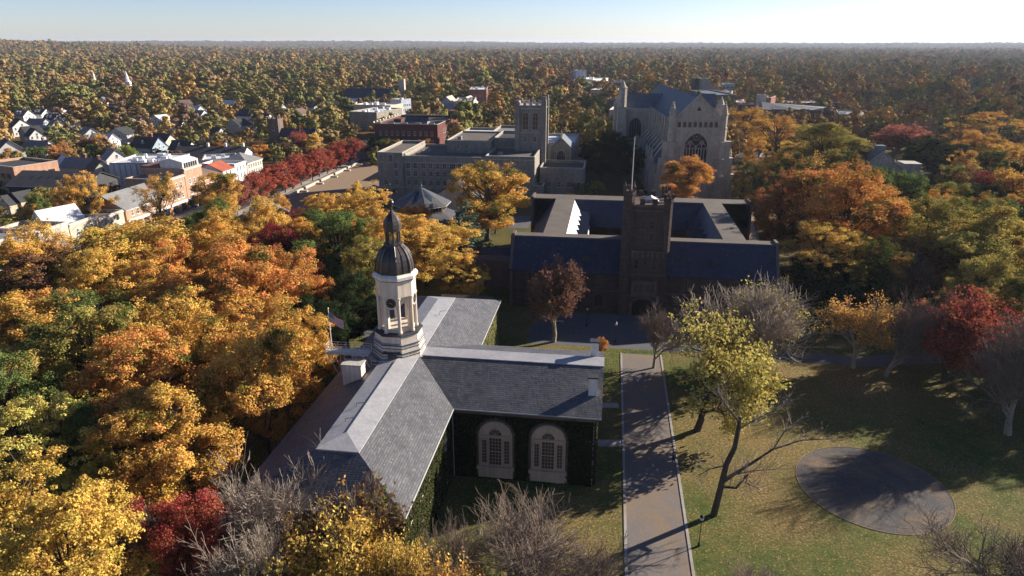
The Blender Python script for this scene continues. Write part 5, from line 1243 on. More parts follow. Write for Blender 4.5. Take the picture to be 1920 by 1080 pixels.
def car(lab, x, y, rz, c, scale=1.0, van=False):
    n = 'car_paint_%d' % len(MATS); m, t_, o_ = nt(n); bsdf(t_, o_, c, 0.3, spec=0.5)
    t = thing('parked_van' if van else 'parked_car', lab, 'van' if van else 'car', (x, y, 0.05), rz, 'parked cars'); _cb2 = MB(); _cb2.v, _cb2.f, _cb2.m = _cb.v, _cb.f, _cb.m
    o = _cb2.build('body', n, t); g = link('window', _cg, t)
    for wx in (-1.4, 1.4):
        for wy in (-0.8, 0.8): link('wheel', _cw, t, (wx, wy, 0.34))
    if van: o.scale = (1.15, 1.1, 1.5); g.scale = (1.15, 1.1, 1.5)
p = at(343, 394); SA = math.pi / 2 - CAMPUS
car('light blue car parked left of the white one by the shops', p.x, p.y, SA - 1.2, (0.10, 0.35, 0.62)); p = at(360, 389); car('white car beside the light blue one by the shops', p.x, p.y, SA - 1.2, (0.75, 0.75, 0.75))
for i, (px, py, c, lab, van) in enumerate(((1720, 403, (0.7, 0.72, 0.75), 'white van leftmost in the right-hand parking', True), (1738, 399, (0.65, 0.68, 0.72), 'second white van in the right-hand parking', True), (1752, 408, (0.6, 0.62, 0.66), 'silver car in the right-hand parking', False), (1710, 413, (0.35, 0.5, 0.6), 'pale blue car in the right-hand parking', False))):
    p = at(px, py); car(lab, p.x, p.y, 0.4 + i * 0.15, c, 1, van)
for i, (s, e, c, lab) in enumerate(((-128.5, 235, (0.05, 0.05, 0.06), 'black car on the near side of the street below the red maples'), (-128.5, 262, (0.5, 0.5, 0.52), 'silver car under the red maple row'), (-138.2, 243, (0.6, 0.6, 0.6), 'pale car before the white shop'), (-138.2, 266, (0.25, 0.03, 0.03), 'dark red car before the cream corner shop'), (-136, 310, (0.03, 0.03, 0.04), 'black car beyond the far end of the shops'), (-136, 330, (0.5, 0.5, 0.5), 'grey car farthest along the street'))):
    w_ = W(s, e); car(lab, w_.x, w_.y, SA, c)
# ------------------------------------------------------------------ trees: prototypes
def leaf_material(name, translucency=0.3, side=(0.10, 0.12, 0.025)):
    m, t, o = nt(name)
    oi = N(t, 'ObjectInfo'); at_ = N(t, 'Attribute'); at_.attribute_name = 'tint'
    base = oi.outputs['Color']
    sp = N(t, 'SeparateColor'); L(t, at_.outputs['Color'], sp.inputs[0])
    v = coord(t); mp = N(t, 'VectorMath', operation='ADD'); L(t, v, mp.inputs[0])
    cb = N(t, 'CombineXYZ'); L(t, math_(t, 'MULTIPLY', oi.outputs['Random'], 90.0), cb.inputs[0]); L(t, cb.outputs[0], mp.inputs[1])
    patch = noise_(t, 0.20, 3, 0.6, mp.outputs[0])
    # alpha of the object colour says how much of the crown has kept another tone
    th = math_(t, 'SUBTRACT', 0.86, math_(t, 'MULTIPLY', oi.outputs['Alpha'], 0.62))
    f = ramp(t, math_(t, 'ADD', math_(t, 'SUBTRACT', math_(t, 'ADD', patch, math_(t, 'MULTIPLY', sp.outputs[1], 0.16)), th), 0.5), [(0.42, (0, 0, 0)), (0.56, (1, 1, 1))]).outputs[0]
    c = mixc(t, f, base, side)
    hs = N(t, 'HueSaturation'); L(t, c, hs.inputs['Color'])
    L(t, math_(t, 'ADD', 0.468, math_(t, 'ADD', math_(t, 'MULTIPLY', sp.outputs[0], 0.034), math_(t, 'MULTIPLY', sp.outputs[1], 0.03))), hs.inputs['Hue'])
    hs.inputs['Saturation'].default_value = 0.93
    L(t, math_(t, 'ADD', 0.60, math_(t, 'MULTIPLY', sp.outputs[2], 0.75)), hs.inputs['Value'])
    d = N(t, 'BsdfDiffuse'); L(t, hs.outputs[0], d.inputs[0])
    tr = N(t, 'BsdfTranslucent'); L(t, hs.outputs[0], tr.inputs[0])
    mx = N(t, 'MixShader'); mx.inputs[0].default_value = translucency
    L(t, d.outputs[0], mx.inputs[1]); L(t, tr.outputs[0], mx.inputs[2]); L(t, mx.outputs[0], o.inputs[0]); return m
leaf_material('leaves', 0.30)
leaf_material('leaves_gold', 0.30, (0.42, 0.27, 0.045))
leaf_material('needles', 0.1, (0.05, 0.08, 0.03))
leaf_material('ivy_leaves', 0.1, (0.03, 0.04, 0.012))
mottled('bark', (0.05, 0.038, 0.03), (0.12, 0.095, 0.075), 1.5, 0.95, stain=0.2)
mottled('twigs', (0.15, 0.112, 0.085), (0.27, 0.205, 0.16), 1.5, 0.95, stain=0.2)
mottled('bark_pale', (0.25, 0.195, 0.15), (0.41, 0.335, 0.265), 1.5, 0.95, stain=0.2)

class Leaves:
    def __init__(s): s.v = []; s.t = []
    def leaf(s, p, size, nrm, rnd, cl, cv):
        a = nrm.cross(Vector((rnd.uniform(-1, 1), rnd.uniform(-1, 1), rnd.uniform(-1, 1))))
        if a.length < 1e-3: a = Vector((1, 0, 0))
        a.normalize(); b = nrm.cross(a).normalized()
        a = a * size * rnd.uniform(0.7, 1.25); b = b * size * rnd.uniform(0.45, 0.8)
        s.v += [p - a, p - b * 0.9 + a * 0.1, p + a, p + b + a * 0.1]
        s.t.append((rnd.random(), cl, min(1, max(0, cv + rnd.uniform(-0.3, 0.3)))))
    def mesh(s, name, mat):
        n = len(s.t); me = bpy.data.meshes.new(name)
        me.from_pydata(s.v, [], [(4 * i, 4 * i + 1, 4 * i + 2, 4 * i + 3) for i in range(n)])
        me.materials.append(MATS[mat])
        ca = me.color_attributes.new('tint', 'FLOAT_COLOR', 'POINT')
        buf = []
        for t in s.t: buf += [t[0], t[1], t[2], 1.0] * 4
        ca.data.foreach_set('color', buf); return me
def sphere_pt(rnd):
    z = rnd.uniform(-1, 1); a = rnd.uniform(0, 2 * math.pi); r = math.sqrt(1 - z * z)
    return Vector((r * math.cos(a), r * math.sin(a), z))
def crown_proto(seed, H=18.0, Rr=7.0, z0=4.0, lobes=14, clumps=260, leaves=60, size=0.22, mat='leaves', squash=1.0, layered=False, top=1.0, soft=False):
    """many leaf clumps over the lobes of an uneven crown, limbs running out to the lobes"""
    rnd = random.Random(seed); lv = Leaves(); tb = MB()
    cz = (H + z0) / 2; hz = (H - z0) / 2
    L_ = []
    for i in range(lobes):
        d = sphere_pt(rnd); 
        k = rnd.uniform(0.42, 0.74)
        if i == 0: d = Vector((0.1, 0, 1)); k = 0.6
        c = Vector((d.x * Rr * k, d.y * Rr * k, cz + d.z * hz * k * top))
        if i > lobes * 0.45: k = rnd.uniform(0.66, 0.95); c = Vector((d.x * Rr * k, d.y * Rr * k, cz + d.z * hz * k * top))
        r = (rnd.uniform(0.28, 0.42) if i <= lobes * 0.45 else rnd.uniform(0.13, 0.26)) * Rr * (1.0 - 0.2 * abs(d.z))
        L_.append((c, r))
    lean = Vector((rnd.uniform(-0.5, 0.5), rnd.uniform(-0.5, 0.5), 0))
    r0 = H * 0.018
    tb.tube([(0, 0, -0.3), (lean.x * 0.3, lean.y * 0.3, z0 * 0.6), (lean.x * 0.8, lean.y * 0.8, z0 + 1), (lean.x, lean.y, cz), (lean.x, lean.y, H * 0.82)], [r0 * 1.35, r0, r0 * 0.85, r0 * 0.5, 0.04], 7)
    for c, r in L_:
        zs = rnd.uniform(z0 * 0.75, cz); s = Vector((lean.x * 0.8, lean.y * 0.8, zs)); mid = s.lerp(c, 0.5) + Vector((0, 0, -0.4))
        tb.tube([s, mid, c], [r0 * 0.45, r0 * 0.28, 0.04], 5)
        for q in range(5):
            e = c + sphere_pt(rnd) * r * 0.9; tb.tube([mid.lerp(c, rnd.uniform(0.2, 1)), e], [0.07, 0.02], 3)
    n = 0; tries = 0
    while n < clumps and tries < clumps * 8:
        tries += 1
        c, r = L_[rnd.randrange(lobes)]
        d = sphere_pt(rnd); p = c + d * r * rnd.uniform(0.75, 1.05)
        p.z = cz + (p.z - cz) * squash
        if p.z < z0 * 0.8: continue
        inside = sum(1 for c2, r2 in L_ if (p - c2).length < r2 * 0.72)
        if inside and rnd.random() < 0.8: continue
        n += 1
        if not soft and noise.noise(Vector((p.x * 0.42 + seed, p.y * 0.42, p.z * 0.42))) < rnd.uniform(-0.45, -0.02): n += 1; continue
        p = p + Vector((noise.noise(p * 0.7 + Vector((9, 0, 0))), noise.noise(p * 0.7 + Vector((0, 9, 0))), noise.noise(p * 0.7))) * (0.0 if soft else 1.3)
        cr = rnd.uniform(0.35, 1.05); cl = rnd.random(); cv = rnd.uniform(0.25, 0.75)
        fl = 0.45 if layered else rnd.uniform(0.5, 1.15)
        for q in range(int(leaves * cr * cr * 1.2)):
            o_ = sphere_pt(rnd) * cr * rnd.random() ** 0.45; o_.z *= fl
            nr = (o_ * 0.9 / cr + d * 0.5 + sphere_pt(rnd) * 0.8 + Vector((0, 0, 0.35))).normalized() if not soft else (o_ * 0.5 / cr + d * 1.3 + sphere_pt(rnd) * 0.45 + Vector((0, 0, 0.3))).normalized()
            lv.leaf(p + o_, size, nr, rnd, cl, cv)
    return lv.mesh('crown', mat), tb.mesh('trunk', 'bark')
def branchy_proto(seed, H=14.0, spread=0.8, levels=5, leafp=0.0, size=0.2, mat='leaves', bark='bark_pale', trunk=0.28, thick=0.022, lean=(0, 0), leaves=9, up=0.25, leaf_low=0.0, kids=(5, 5, 4, 4)):
    """a tree drawn branch by branch; leaves sit on the last twigs"""
    rnd = random.Random(seed); lv = Leaves(); tb = MB()
    def grow(p, d, ln, r, lev):
        pts = [p]; q = p; dd = d.copy(); seg = 3 if lev < 3 else 2
        for i in range(seg):
            dd = (dd + sphere_pt(rnd) * 0.22 + Vector((0, 0, up * (0.5 if lev else 0.2)))).normalized()
            q = q + dd * ln / seg; pts.append(q)
        r1 = r * (0.55 if lev < levels - 1 else 0.35)
        tb.tube(pts, [r + (r1 - r) * i / seg for i in range(seg + 1)], 7 if lev == 0 else (5 if lev == 1 else 3))
        if lev >= levels - 2 and leafp > 0:
            frac = leafp * (1.0 + leaf_low * (1 - 2 * (q.z / H)))
            if rnd.random() < frac:
                cl = rnd.random(); cv = rnd.uniform(0.25, 0.75)
                for k in range(leaves):
                    a = pts[rnd.randrange(1, len(pts))] + sphere_pt(rnd) * 0.5 * rnd.random() ** 0.5
                    lv.leaf(a, size, (sphere_pt(rnd) + Vector((0, 0, 0.4))).normalized(), rnd, cl, cv)
        if lev >= levels - 1: return
        nk = kids[min(lev, len(kids) - 1)]
        for k in range(nk):
            f = rnd.uniform(0.35, 1.0) if k else 1.0
            i = min(int(f * seg), seg - 1); a = pts[i].lerp(pts[i + 1], f * seg - i)
            side = dd.cross(sphere_pt(rnd)).normalized()
            sp = spread * rnd.uniform(0.6, 1.15) * (0.55 if k == 0 else 1)
            nd = (dd + side * sp).normalized()
            grow(a, nd, ln * rnd.uniform(0.55, 0.82), max(r * rnd.uniform(0.42, 0.62), 0.012), lev + 1)
    grow(Vector((0, 0, -0.3)), Vector((lean[0], lean[1], 1)).normalized(), H * trunk, H * thick, 0)
    me_t = tb.mesh('trunk', bark)
    return (lv.mesh('crown', mat) if lv.t else None), me_t
def twig_split(seed, **kw):
    """bare tree: returns (twigs as crown, trunk and limbs)"""
    rnd = random.Random(seed); tb = MB(); tw = MB()
    H = kw.get('H', 14.0); spread = kw.get('spread', 0.8); levels = kw.get('levels', 6); up = kw.get('up', 0.25); lean = kw.get('lean', (0, 0)); kids = kw.get('kids', (6, 5, 4, 3, 3))
    def grow(p, d, ln, r, lev):
        pts = [p]; q = p; dd = d.copy(); seg = 3 if lev < 3 else 2
        for i in range(seg):
            dd = (dd + sphere_pt(rnd) * 0.25 + Vector((0, 0, up * (0.5 if lev else 0.15)))).normalized()
            q = q + dd * ln / seg; pts.append(q)
        r1 = max(r * 0.5, 0.008)
        (tb if lev < 3 else tw).tube(pts, [r + (r1 - r) * i / seg for i in range(seg + 1)], 7 if lev == 0 else (5 if lev < 3 else 3))
        if lev >= levels - 1: return
        for k in range(kids[min(lev, len(kids) - 1)]):
            f = rnd.uniform(0.3, 1.0) if k else 1.0
            i = min(int(f * seg), seg - 1); a = pts[i].lerp(pts[i + 1], f * seg - i)
            side = dd.cross(sphere_pt(rnd)).normalized(); sp = spread * rnd.uniform(0.6, 1.15) * (0.5 if k == 0 else 1)
            grow(a, (dd + side * sp).normalized(), ln * rnd.uniform(0.55, 0.85), max(r * rnd.uniform(0.42, 0.6), 0.011), lev + 1)
    grow(Vector((0, 0, -0.3)), Vector((lean[0], lean[1], 1)).normalized(), H * kw.get('trunk', 0.26), H * kw.get('thick', 0.02), 0)
    return tw.mesh('crown', kw.get('twig', 'bark_pale')), tb.mesh('trunk', kw.get('bark', 'bark_pale'))
def conifer_proto(seed, H=16.0, Rr=4.0, mat='needles', layers=15, per=11, size=0.26, droop=0.25, n=26):
    rnd = random.Random(seed); lv = Leaves(); tb = MB()
    tb.tube([(0, 0, -0.3), (0, 0, H * 0.97)], [H * 0.016, 0.03], 6)
    for i in range(layers):
        f = i / (layers - 1); z = H * (0.1 + 0.86 * f); rr = Rr * (1 - f) ** 0.8 + 0.25
        for k in range(max(4, int(per * (1 - f * 0.55)))):
            a = rnd.uniform(0, 2 * math.pi); ln = rr * rnd.uniform(0.7, 1.1); d = Vector((math.cos(a), math.sin(a), 0))
            e = Vector((0, 0, z)) + d * ln + Vector((0, 0, -droop * ln + 0.15))
            tb.tube([(0, 0, z), e], [0.05, 0.015], 3); cl = rnd.random(); cv = rnd.uniform(0.2, 0.8)
            for q in range(int(n * ln / Rr) + 6):
                g = rnd.random() ** 0.7; p = Vector((0, 0, z)).lerp(e, g) + sphere_pt(rnd) * (0.2 + 0.3 * (1 - g) + 0.2)
                lv.leaf(p, size, (Vector((0, 0, 1)) + sphere_pt(rnd) * 0.7).normalized(), rnd, cl, cv)
    return lv.mesh('crown', mat), tb.mesh('trunk', 'bark')
PROTO = {}
def P(kind):
    """prototype meshes are made once, on first use; value: (crown mesh, trunk mesh, nominal height, nominal radius)"""
    if kind in PROTO: return PROTO[kind]
    k, i = kind[:-1], int(kind[-1])
    if k == 'full': r = (*crown_proto(10 + i, 18, 7, 3.0, 34, 1500, 88, 0.135), 18, 7)
    elif k == 'tall': r = (*crown_proto(20 + i, 20, 5.2, 3.0, 30, 1200, 88, 0.135), 20, 5.2)
    elif k == 'gold': r = (*crown_proto(30 + i, 18, 7.5, 3.0, 36, 1450, 88, 0.135, 'leaves_gold', layered=True), 18, 7.5)
    elif k == 'airy': r = (*crown_proto(40 + i, 17, 6.5, 3.5, 26, 560, 66, 0.14), 17, 6.5)
    elif k == 'mid': r = (*crown_proto(50 + i, 15, 6, 2.0, 22, 520, 44, 0.23), 15, 6)
    elif k == 'low': r = (*crown_proto(60 + i, 13, 5.5, 1.5, 12, 110, 20, 0.55), 13, 5.5)
    elif k == 'bush': r = (*crown_proto(70 + i, 5, 3, 0.3, 10, 160, 50, 0.14), 5, 3)
    elif k == 'sparse': r = (*branchy_proto(80 + i, 14, 1.0, 6, 0.40, 0.14, leaves=8, bark='bark', kids=(7, 5, 5, 4, 3), leaf_low=0.9, up=0.16), 13.5, 7)
    elif k == 'thin': r = (*branchy_proto(90 + i, 14, 0.9, 6, 0.22, 0.15, leaves=6, kids=(7, 6, 5, 4, 4), leaf_low=0.6), 13.5, 7)
    elif k == 'bare': r = (*twig_split(100 + i, H=14, spread=0.95, levels=6, kids=(7, 6, 5, 5, 4), up=0.18, twig='twigs'), 13.5, 7)
    elif k == 'fine': r = (*twig_split(110 + i, H=12, spread=0.75, levels=7, kids=(7, 5, 4, 4, 3, 3), up=0.2, twig='bark_pale' if i == 1 else 'twigs'), 12.5, 5.5)
    elif k == 'leaf': r = (*branchy_proto(120 + i, 14, 0.85, 6, 0.45, 0.17, leaves=7, kids=(7, 5, 5, 4, 3)), 13.5, 6.5)
    elif k == 'conifer': r = (*conifer_proto(130 + i), 16, 4)
    elif k == 'spruce': r = (*conifer_proto(140 + i, 16, 5.2, layers=13, per=12, size=0.3, droop=0.05, n=34), 16, 5.2)
    # measure what was really grown so that trees can be asked for by height and radius
    me = r[0] or r[1]; co = [0.0] * (3 * len(me.vertices)); me.vertices.foreach_get('co', co)
    zs = sorted(co[2::3]); rr = sorted(math.hypot(co[q], co[q + 1]) for q in range(0, len(co), 3))
    r = (r[0], r[1], zs[int(len(zs) * 0.995)], rr[int(len(rr) * 0.96)])
    PROTO[kind] = r; return r
COLS = {
    'gold': (0.74, 0.46, 0.07, 0.22), 'amber': (0.72, 0.40, 0.06, 0.28), 'orange': (0.70, 0.32, 0.055, 0.26), 'rust': (0.38, 0.15, 0.04, 0.3),
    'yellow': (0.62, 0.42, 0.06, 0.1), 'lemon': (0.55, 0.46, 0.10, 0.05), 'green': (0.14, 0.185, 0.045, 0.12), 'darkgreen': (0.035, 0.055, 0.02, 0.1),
    'olive': (0.44, 0.35, 0.075, 0.34), 'mixed': (0.5, 0.27, 0.05, 0.55), 'red': (0.45, 0.095, 0.045, 0.08), 'crimson': (0.27, 0.04, 0.028, 0.05), 'brown': (0.22, 0.11, 0.05, 0.25),
    'bluegreen': (0.07, 0.12, 0.085, 0.1), 'bronze_leaf': (0.20, 0.10, 0.06, 0.1), 'pink': (0.42, 0.14, 0.08, 0.15), 'lime': (0.30, 0.34, 0.05, 0.2), 'tan': (0.40, 0.25, 0.12, 0.2)}
NTREE = [0]
SPOTS = []
def tree(kind, colr, x, y, h, r, label, group=None, name='tree', rz=None, shade=1.0):
    cm, tm, H0, R0 = P(kind); NTREE[0] += 1; i = NTREE[0]
    rnd = random.Random(i * 7 + 3)
    rz = rnd.uniform(0, 6.28) if rz is None else rz
    cat = 'tree' if name != 'shrub' else 'shrub'
    z = hill(x, y)
    t = thing(name, label, cat, (x, y, z), rz, group)
    sx = r / R0; sz = h / H0
    c = COLS[colr]; k = shade * rnd.uniform(0.92, 1.08)
    for me, nm in ((cm, 'crown'), (tm, 'trunk')):
        if me is None: continue
        o = link(nm, me, t); o.scale = (sx, sx, sz); o.color = (c[0] * k, c[1] * k * rnd.uniform(0.95, 1.05), c[2] * k, c[3])
    SPOTS.append((x, y, r)); return t
def ptree(kind, colr, px, ptop, rpx, h, label, **kw):
    """stand a tree of height h where its top shows at (px, ptop) and its crown is 2*rpx wide"""
    p = at(px, ptop, h * 0.97); dist = math.sqrt(p.x ** 2 + p.y ** 2 + (EYE - h * 0.6) ** 2)
    return tree(kind, colr, p.x, p.y, h, rpx * dist / 1280, label, **kw)
def btree(kind, colr, px, pbase, rpx, h, label, **kw):
    """stand a tree with its foot at (px, pbase)"""
    p = at(px, pbase, 0); dist = math.sqrt(p.x ** 2 + p.y ** 2 + (EYE - h * 0.6) ** 2)
    return tree(kind, colr, p.x, p.y, h, rpx * dist / 1280, label, **kw)
# ivy on the hall's walls, in the hall's own coordinates
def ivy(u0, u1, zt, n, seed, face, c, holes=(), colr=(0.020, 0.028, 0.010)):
    rnd = random.Random(seed); lv = Leaves(); nr0 = Vector((0, -1, 0) if face == '-y' else (1, 0, 0))
    for i in range(n):
        u = rnd.uniform(u0, u1); z = rnd.uniform(0.0, zt)
        if noise.noise(Vector((u * 0.3, z * 0.22, seed))) + 0.42 < rnd.uniform(-0.2, 0.1): continue
        if any(abs(u - hx) < hw * (1 if z < hz - hw else math.sqrt(max(0, 1 - ((z - hz + hw) / hw) ** 2))) and 0.25 < z < hz for hx, hw, hz in holes): continue
        out = 0.05 + 0.3 * rnd.random() * (0.55 + 0.45 * noise.noise(Vector((u * 1.6, z * 0.35, 3))))
        p = Vector((u, c, z)) if face == '-y' else Vector((c, u, z))
        lv.leaf(p + nr0 * out, 0.16, (nr0 + sphere_pt(rnd) * 0.7).normalized(), rnd, noise.noise(Vector((u * 1.3, z * 0.12, 9))) * 0.5 + 0.5, rnd.random())
    o = link('ivy', lv.mesh('ivy', 'ivy_leaves'), hall); o.color = (*colr, 0.2); return o
W1, W2 = -12.95 - S0, -6.0 - S0
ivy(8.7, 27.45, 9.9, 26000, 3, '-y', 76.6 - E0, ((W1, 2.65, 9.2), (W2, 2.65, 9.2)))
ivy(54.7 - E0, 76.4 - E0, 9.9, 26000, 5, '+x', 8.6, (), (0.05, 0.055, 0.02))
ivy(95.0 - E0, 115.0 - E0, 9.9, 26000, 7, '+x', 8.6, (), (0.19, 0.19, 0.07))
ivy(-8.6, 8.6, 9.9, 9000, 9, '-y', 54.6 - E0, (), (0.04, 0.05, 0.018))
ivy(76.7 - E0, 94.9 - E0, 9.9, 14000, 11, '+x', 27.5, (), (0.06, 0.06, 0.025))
# ------------------------------------------------------------------ the near woods, tree by tree
T = ptree
# left foreground
T('full0', 'gold', 262, 420, 120, 20, 'broad golden tree in front of the brick shop row')
T('tall0', 'yellow', 170, 440, 69, 19, 'yellow-gold tree between the cream row and the big golden crown')
T('airy0', 'brown', 75, 470, 86, 17, 'thinning brown-leaved tree against the cream row at the left edge')
T('fine1', 'brown', 90, 445, 74, 15, 'bare grey twiggy tree in front of the cream row')
T('full1', 'amber', 30, 560, 97, 19, 'amber tree cut off by the left edge of the picture')
T('full2', 'orange', 425, 468, 105, 22, 'large bright orange tree left of the pale tower')
T('full3', 'amber', 545, 585, 78, 17, 'amber tree hanging over the shaded side of the slate roof')
T('gold1', 'amber', 465, 620, 86, 17, 'golden-orange tree below the large bright orange one')
T('full4', 'green', 160, 560, 109, 18, 'broad green tree deep in the left woods')
T('full0', 'orange', 100, 545, 69, 17, 'small orange crown above the broad green tree')
T('full5', 'orange', 255, 640, 101, 19, 'orange tree in the middle of the left woods')
T('full1', 'amber', 300, 745, 109, 17, 'amber-yellow tree below the orange middle tree of the left woods')
T('full2', 'green', 385, 660, 74, 15, 'dark green tree tucked between two orange ones')
T('tall1', 'green', 170, 760, 63, 14, 'narrow dark green tree near the left edge')
T('gold2', 'lemon', 75, 745, 97, 17, 'yellow-olive tree in the lower left corner')
T('gold0', 'yellow', 40, 880, 114, 16, 'pale yellow tree at the very bottom left corner')
T('full5', 'red', 385, 945, 92, 13, 'bright red maple low beside the slate roof')
T('airy2', 'red', 290, 960, 86, 12, 'half-bare red maple left of the bright red one')
T('bare1', 'brown', 235, 975, 69, 11, 'bare reddish-grey tree beside the red maples')
T('gold3', 'olive', 20, 660, 80, 17, 'olive tree at the left edge under the amber one')
T('full3', 'gold', 330, 560, 86, 19, 'golden tree behind the orange middle tree')
T('full4', 'gold', 395, 400, 57, 19, 'tall golden tree in front of the parked cars')
T('tall2', 'amber', 405, 330, 42, 18, 'upright amber tree beside the street with the parked cars')
T('airy1', 'amber', 292, 330, 36, 19, 'airy amber tree with visible trunk before the brick shops')
T('airy2', 'amber', 162, 325, 34, 19, 'airy amber double-stemmed tree before the long dark roof')
T('airy3', 'amber', 120, 335, 26, 18, 'slim amber tree left of the double-stemmed one')
T('conifer0', 'green', 253, 350, 14, 12, 'small dark spruce before the gabled brick end')
T('tall3', 'green', 376, 402, 29, 12, 'bright green upright tree near the parked cars')
T('full1', 'green', 350, 410, 25, 11, 'rounded green tree near the parked cars')
T('full5', 'crimson', 510, 430, 71, 17, 'dark red maple left of the pale tower')
T('full0', 'crimson', 560, 480, 51, 15, 'second dark red maple, nearer the green tree')
T('full2', 'green', 625, 405, 82, 19, 'large green tree right behind the flagpole')
T('full3', 'olive', 690, 450, 60, 18, 'olive tree just left of the dome')
T('gold0', 'gold', 690, 360, 72, 18, 'golden round tree above and left of the dome')
T('gold3', 'amber', 608, 368, 48, 17, 'amber tree beside the plaza with low walls')
T('tall0', 'gold', 668, 343, 19, 15, 'slim golden tree at the plaza corner')
T('gold1', 'gold', 795, 410, 90, 17, 'great golden layered tree right of the dome')
T('gold2', 'gold', 865, 475, 50, 13, 'lower golden bough tree beside the far slate wing')
T('spruce0', 'bluegreen', 872, 383, 60, 17, 'blue-green cedar between the golden tree and the octagon')
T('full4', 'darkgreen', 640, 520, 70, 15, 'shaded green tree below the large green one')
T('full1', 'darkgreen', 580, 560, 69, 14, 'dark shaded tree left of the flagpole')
T('tall2', 'amber', 912, 316, 78, 22, 'orange tree in front of the grey library')
T('gold3', 'yellow', 928, 368, 35, 12, 'yellow-green tree at the foot of the orange library tree')
T('full0', 'green', 508, 385, 32, 12, 'round green tree beside the low grey-roofed house')
T('full3', 'crimson', 550, 395, 34, 11, 'maroon tree beside the round green one')
# beside and beyond the brownstone quadrangle
T('full4', 'darkgreen', 1130, 250, 52, 21, 'dark evergreen mass left of the flagpole on the brown tower')
T('full1', 'darkgreen', 1175, 262, 40, 19, 'dark evergreen close to the chapel flank')
T('full5', 'red', 1162, 240, 14, 19, 'small red crown against the chapel wall')
T('full3', 'darkgreen', 1110, 180, 34, 18, 'dark round evergreen above the library chapel gable')
T('mid2', 'lime', 1115, 342, 22, 7, 'lime-green small tree behind the quadrangle roof')
T('mid1', 'green', 1085, 344, 24, 7, 'dull green small tree left of the lime one')
T('mid3', 'green', 1022, 342, 16, 7, 'green bush-like tree at the quadrangle corner')
T('tall3', 'orange', 1290, 300, 46, 18, 'bright orange tree in front of the chapel window')
T('airy1', 'amber', 1255, 298, 26, 14, 'thin amber tree left of the bright orange one')
T('airy0', 'amber', 1400, 205, 45, 22, 'tall amber tree right of the chapel front')
T('airy3', 'amber', 1462, 218, 48, 21, 'tall thin amber tree with dark stem beside the chapel')
T('tall0', 'olive', 1560, 235, 72, 25, 'olive-green tree with orange right side before the gothic hall')
T('airy2', 'mixed', 1420, 300, 40, 16, 'mixed green and orange tree right of the chapel buttress')
T('mid2', 'red', 1372, 325, 14, 9, 'small red tree at the chapel corner')
T('mid0', 'yellow', 1395, 335, 18, 9, 'small yellow tree at the chapel corner')
T('full5', 'orange', 1605, 320, 98, 27, 'huge orange-topped tree right of the quadrangle')
T('full4', 'rust', 1475, 330, 62, 24, 'rust-coloured tree against the quadrangle gable')
T('gold3', 'gold', 1550, 432, 80, 17, 'green-gold tree below the huge orange-topped one')
T('full3', 'mixed', 1640, 452, 66, 16, 'olive tree right of the green-gold one')
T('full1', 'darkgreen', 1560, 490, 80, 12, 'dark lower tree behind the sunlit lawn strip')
T('full0', 'olive', 1790, 375, 85, 22, 'olive-green tree beside the parked white vans')
T('gold1', 'olive', 1870, 400, 90, 22, 'broad olive tree at the right edge')
T('airy3', 'amber', 1880, 215, 60, 20, 'tall amber tree at the right edge with dark trunk')
T('full2', 'amber', 1830, 250, 50, 18, 'amber tree behind the dark right-hand woods')
T('full4', 'darkgreen', 1770, 260, 60, 18, 'dark green tree just right of the gothic hall')
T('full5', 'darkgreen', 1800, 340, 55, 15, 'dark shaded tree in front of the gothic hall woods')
T('airy2', 'crimson', 1850, 320, 50, 15, 'dark red thin tree in the right-hand woods')
T('fine0', 'brown', 1730, 225, 48, 17, 'pinkish bare tree behind the gothic hall')
T('leaf1', 'pink', 1685, 235, 55, 16, 'pink-brown fine-twigged tree behind the gothic hall')
T('leaf0', 'rust', 1740, 450, 70, 14, 'rust and brown half-bare tree in the right middle')
T('leaf2', 'amber', 1850, 470, 60, 13, 'amber half-bare tree at the right edge')
T('thin2', 'brown', 1700, 480, 60, 14, 'thin brown tree before the tan path')
# south lawn trees
B_ = btree
T('full3', 'gold', 62, 425, 55, 19, 'golden tree half screening the white building of the cream row')
T('gold1', 'amber', 15, 455, 60, 19, 'amber tree screening the cream row at the left edge')
B_('leaf1', 'bronze_leaf', 1038, 641, 66, 15.5, 'tree with pinkish-brown foliage and bare grey top before the brown tower')
B_('full3', 'orange', 1127, 664, 13, 3.4, 'tiny orange maple alone on the lawn beside the main path')
B_('sparse0', 'lemon', 1306, 806, 122, 18, 'pale yellow tree leaning over the main path')
B_('fine1', 'brown', 1350, 735, 125, 19, 'wide bare grey crown behind the pale yellow tree')
B_('bare2', 'brown', 1225, 690, 55, 11, 'bare tree left of the pale yellow one, over the path end')
B_('thin1', 'lemon', 1405, 685, 85, 15, 'thin bare tree with a few yellow leaves right of the wide bare crown')
B_('thin0', 'amber', 1600, 690, 58, 13, 'half-bare amber tree alone on the shaded lawn')
B_('sparse1', 'red', 1772, 716, 98, 15, 'red-leaved spreading tree on the right lawn')
B_('sparse2', 'red', 1868, 725, 75, 12, 'second thin red tree at the right edge')
B_('fine2', 'brown', 1660, 705, 70, 15, 'bare dark tree between the amber and red ones')
B_('bare1', 'brown', 1890, 815, 75, 17, 'bare dark tree at the right edge above the gravel circle')
B_('bare2', 'brown', 1880, 1130, 130, 11, 'bare crooked tree in the lower right corner')
B_('fine0', 'brown', 1420, 1230, 95, 8, 'brown brushy bare shrub-tree at the bottom edge of the lawn')
B_('bare1', 'brown', 960, 1150, 120, 13, 'bare pale tree below the two arched windows')
B_('bare0', 'brown', 870, 1170, 90, 12, 'bare pale tree left of the one below the windows')
B_('fine2', 'brown', 1080, 1180, 90, 9, 'low brown brush of twigs beside the main path')
B_('fine1', 'brown', 575, 1100, 118, 15.5, 'dense grey-twigged bare tree against the near hip of the roof')
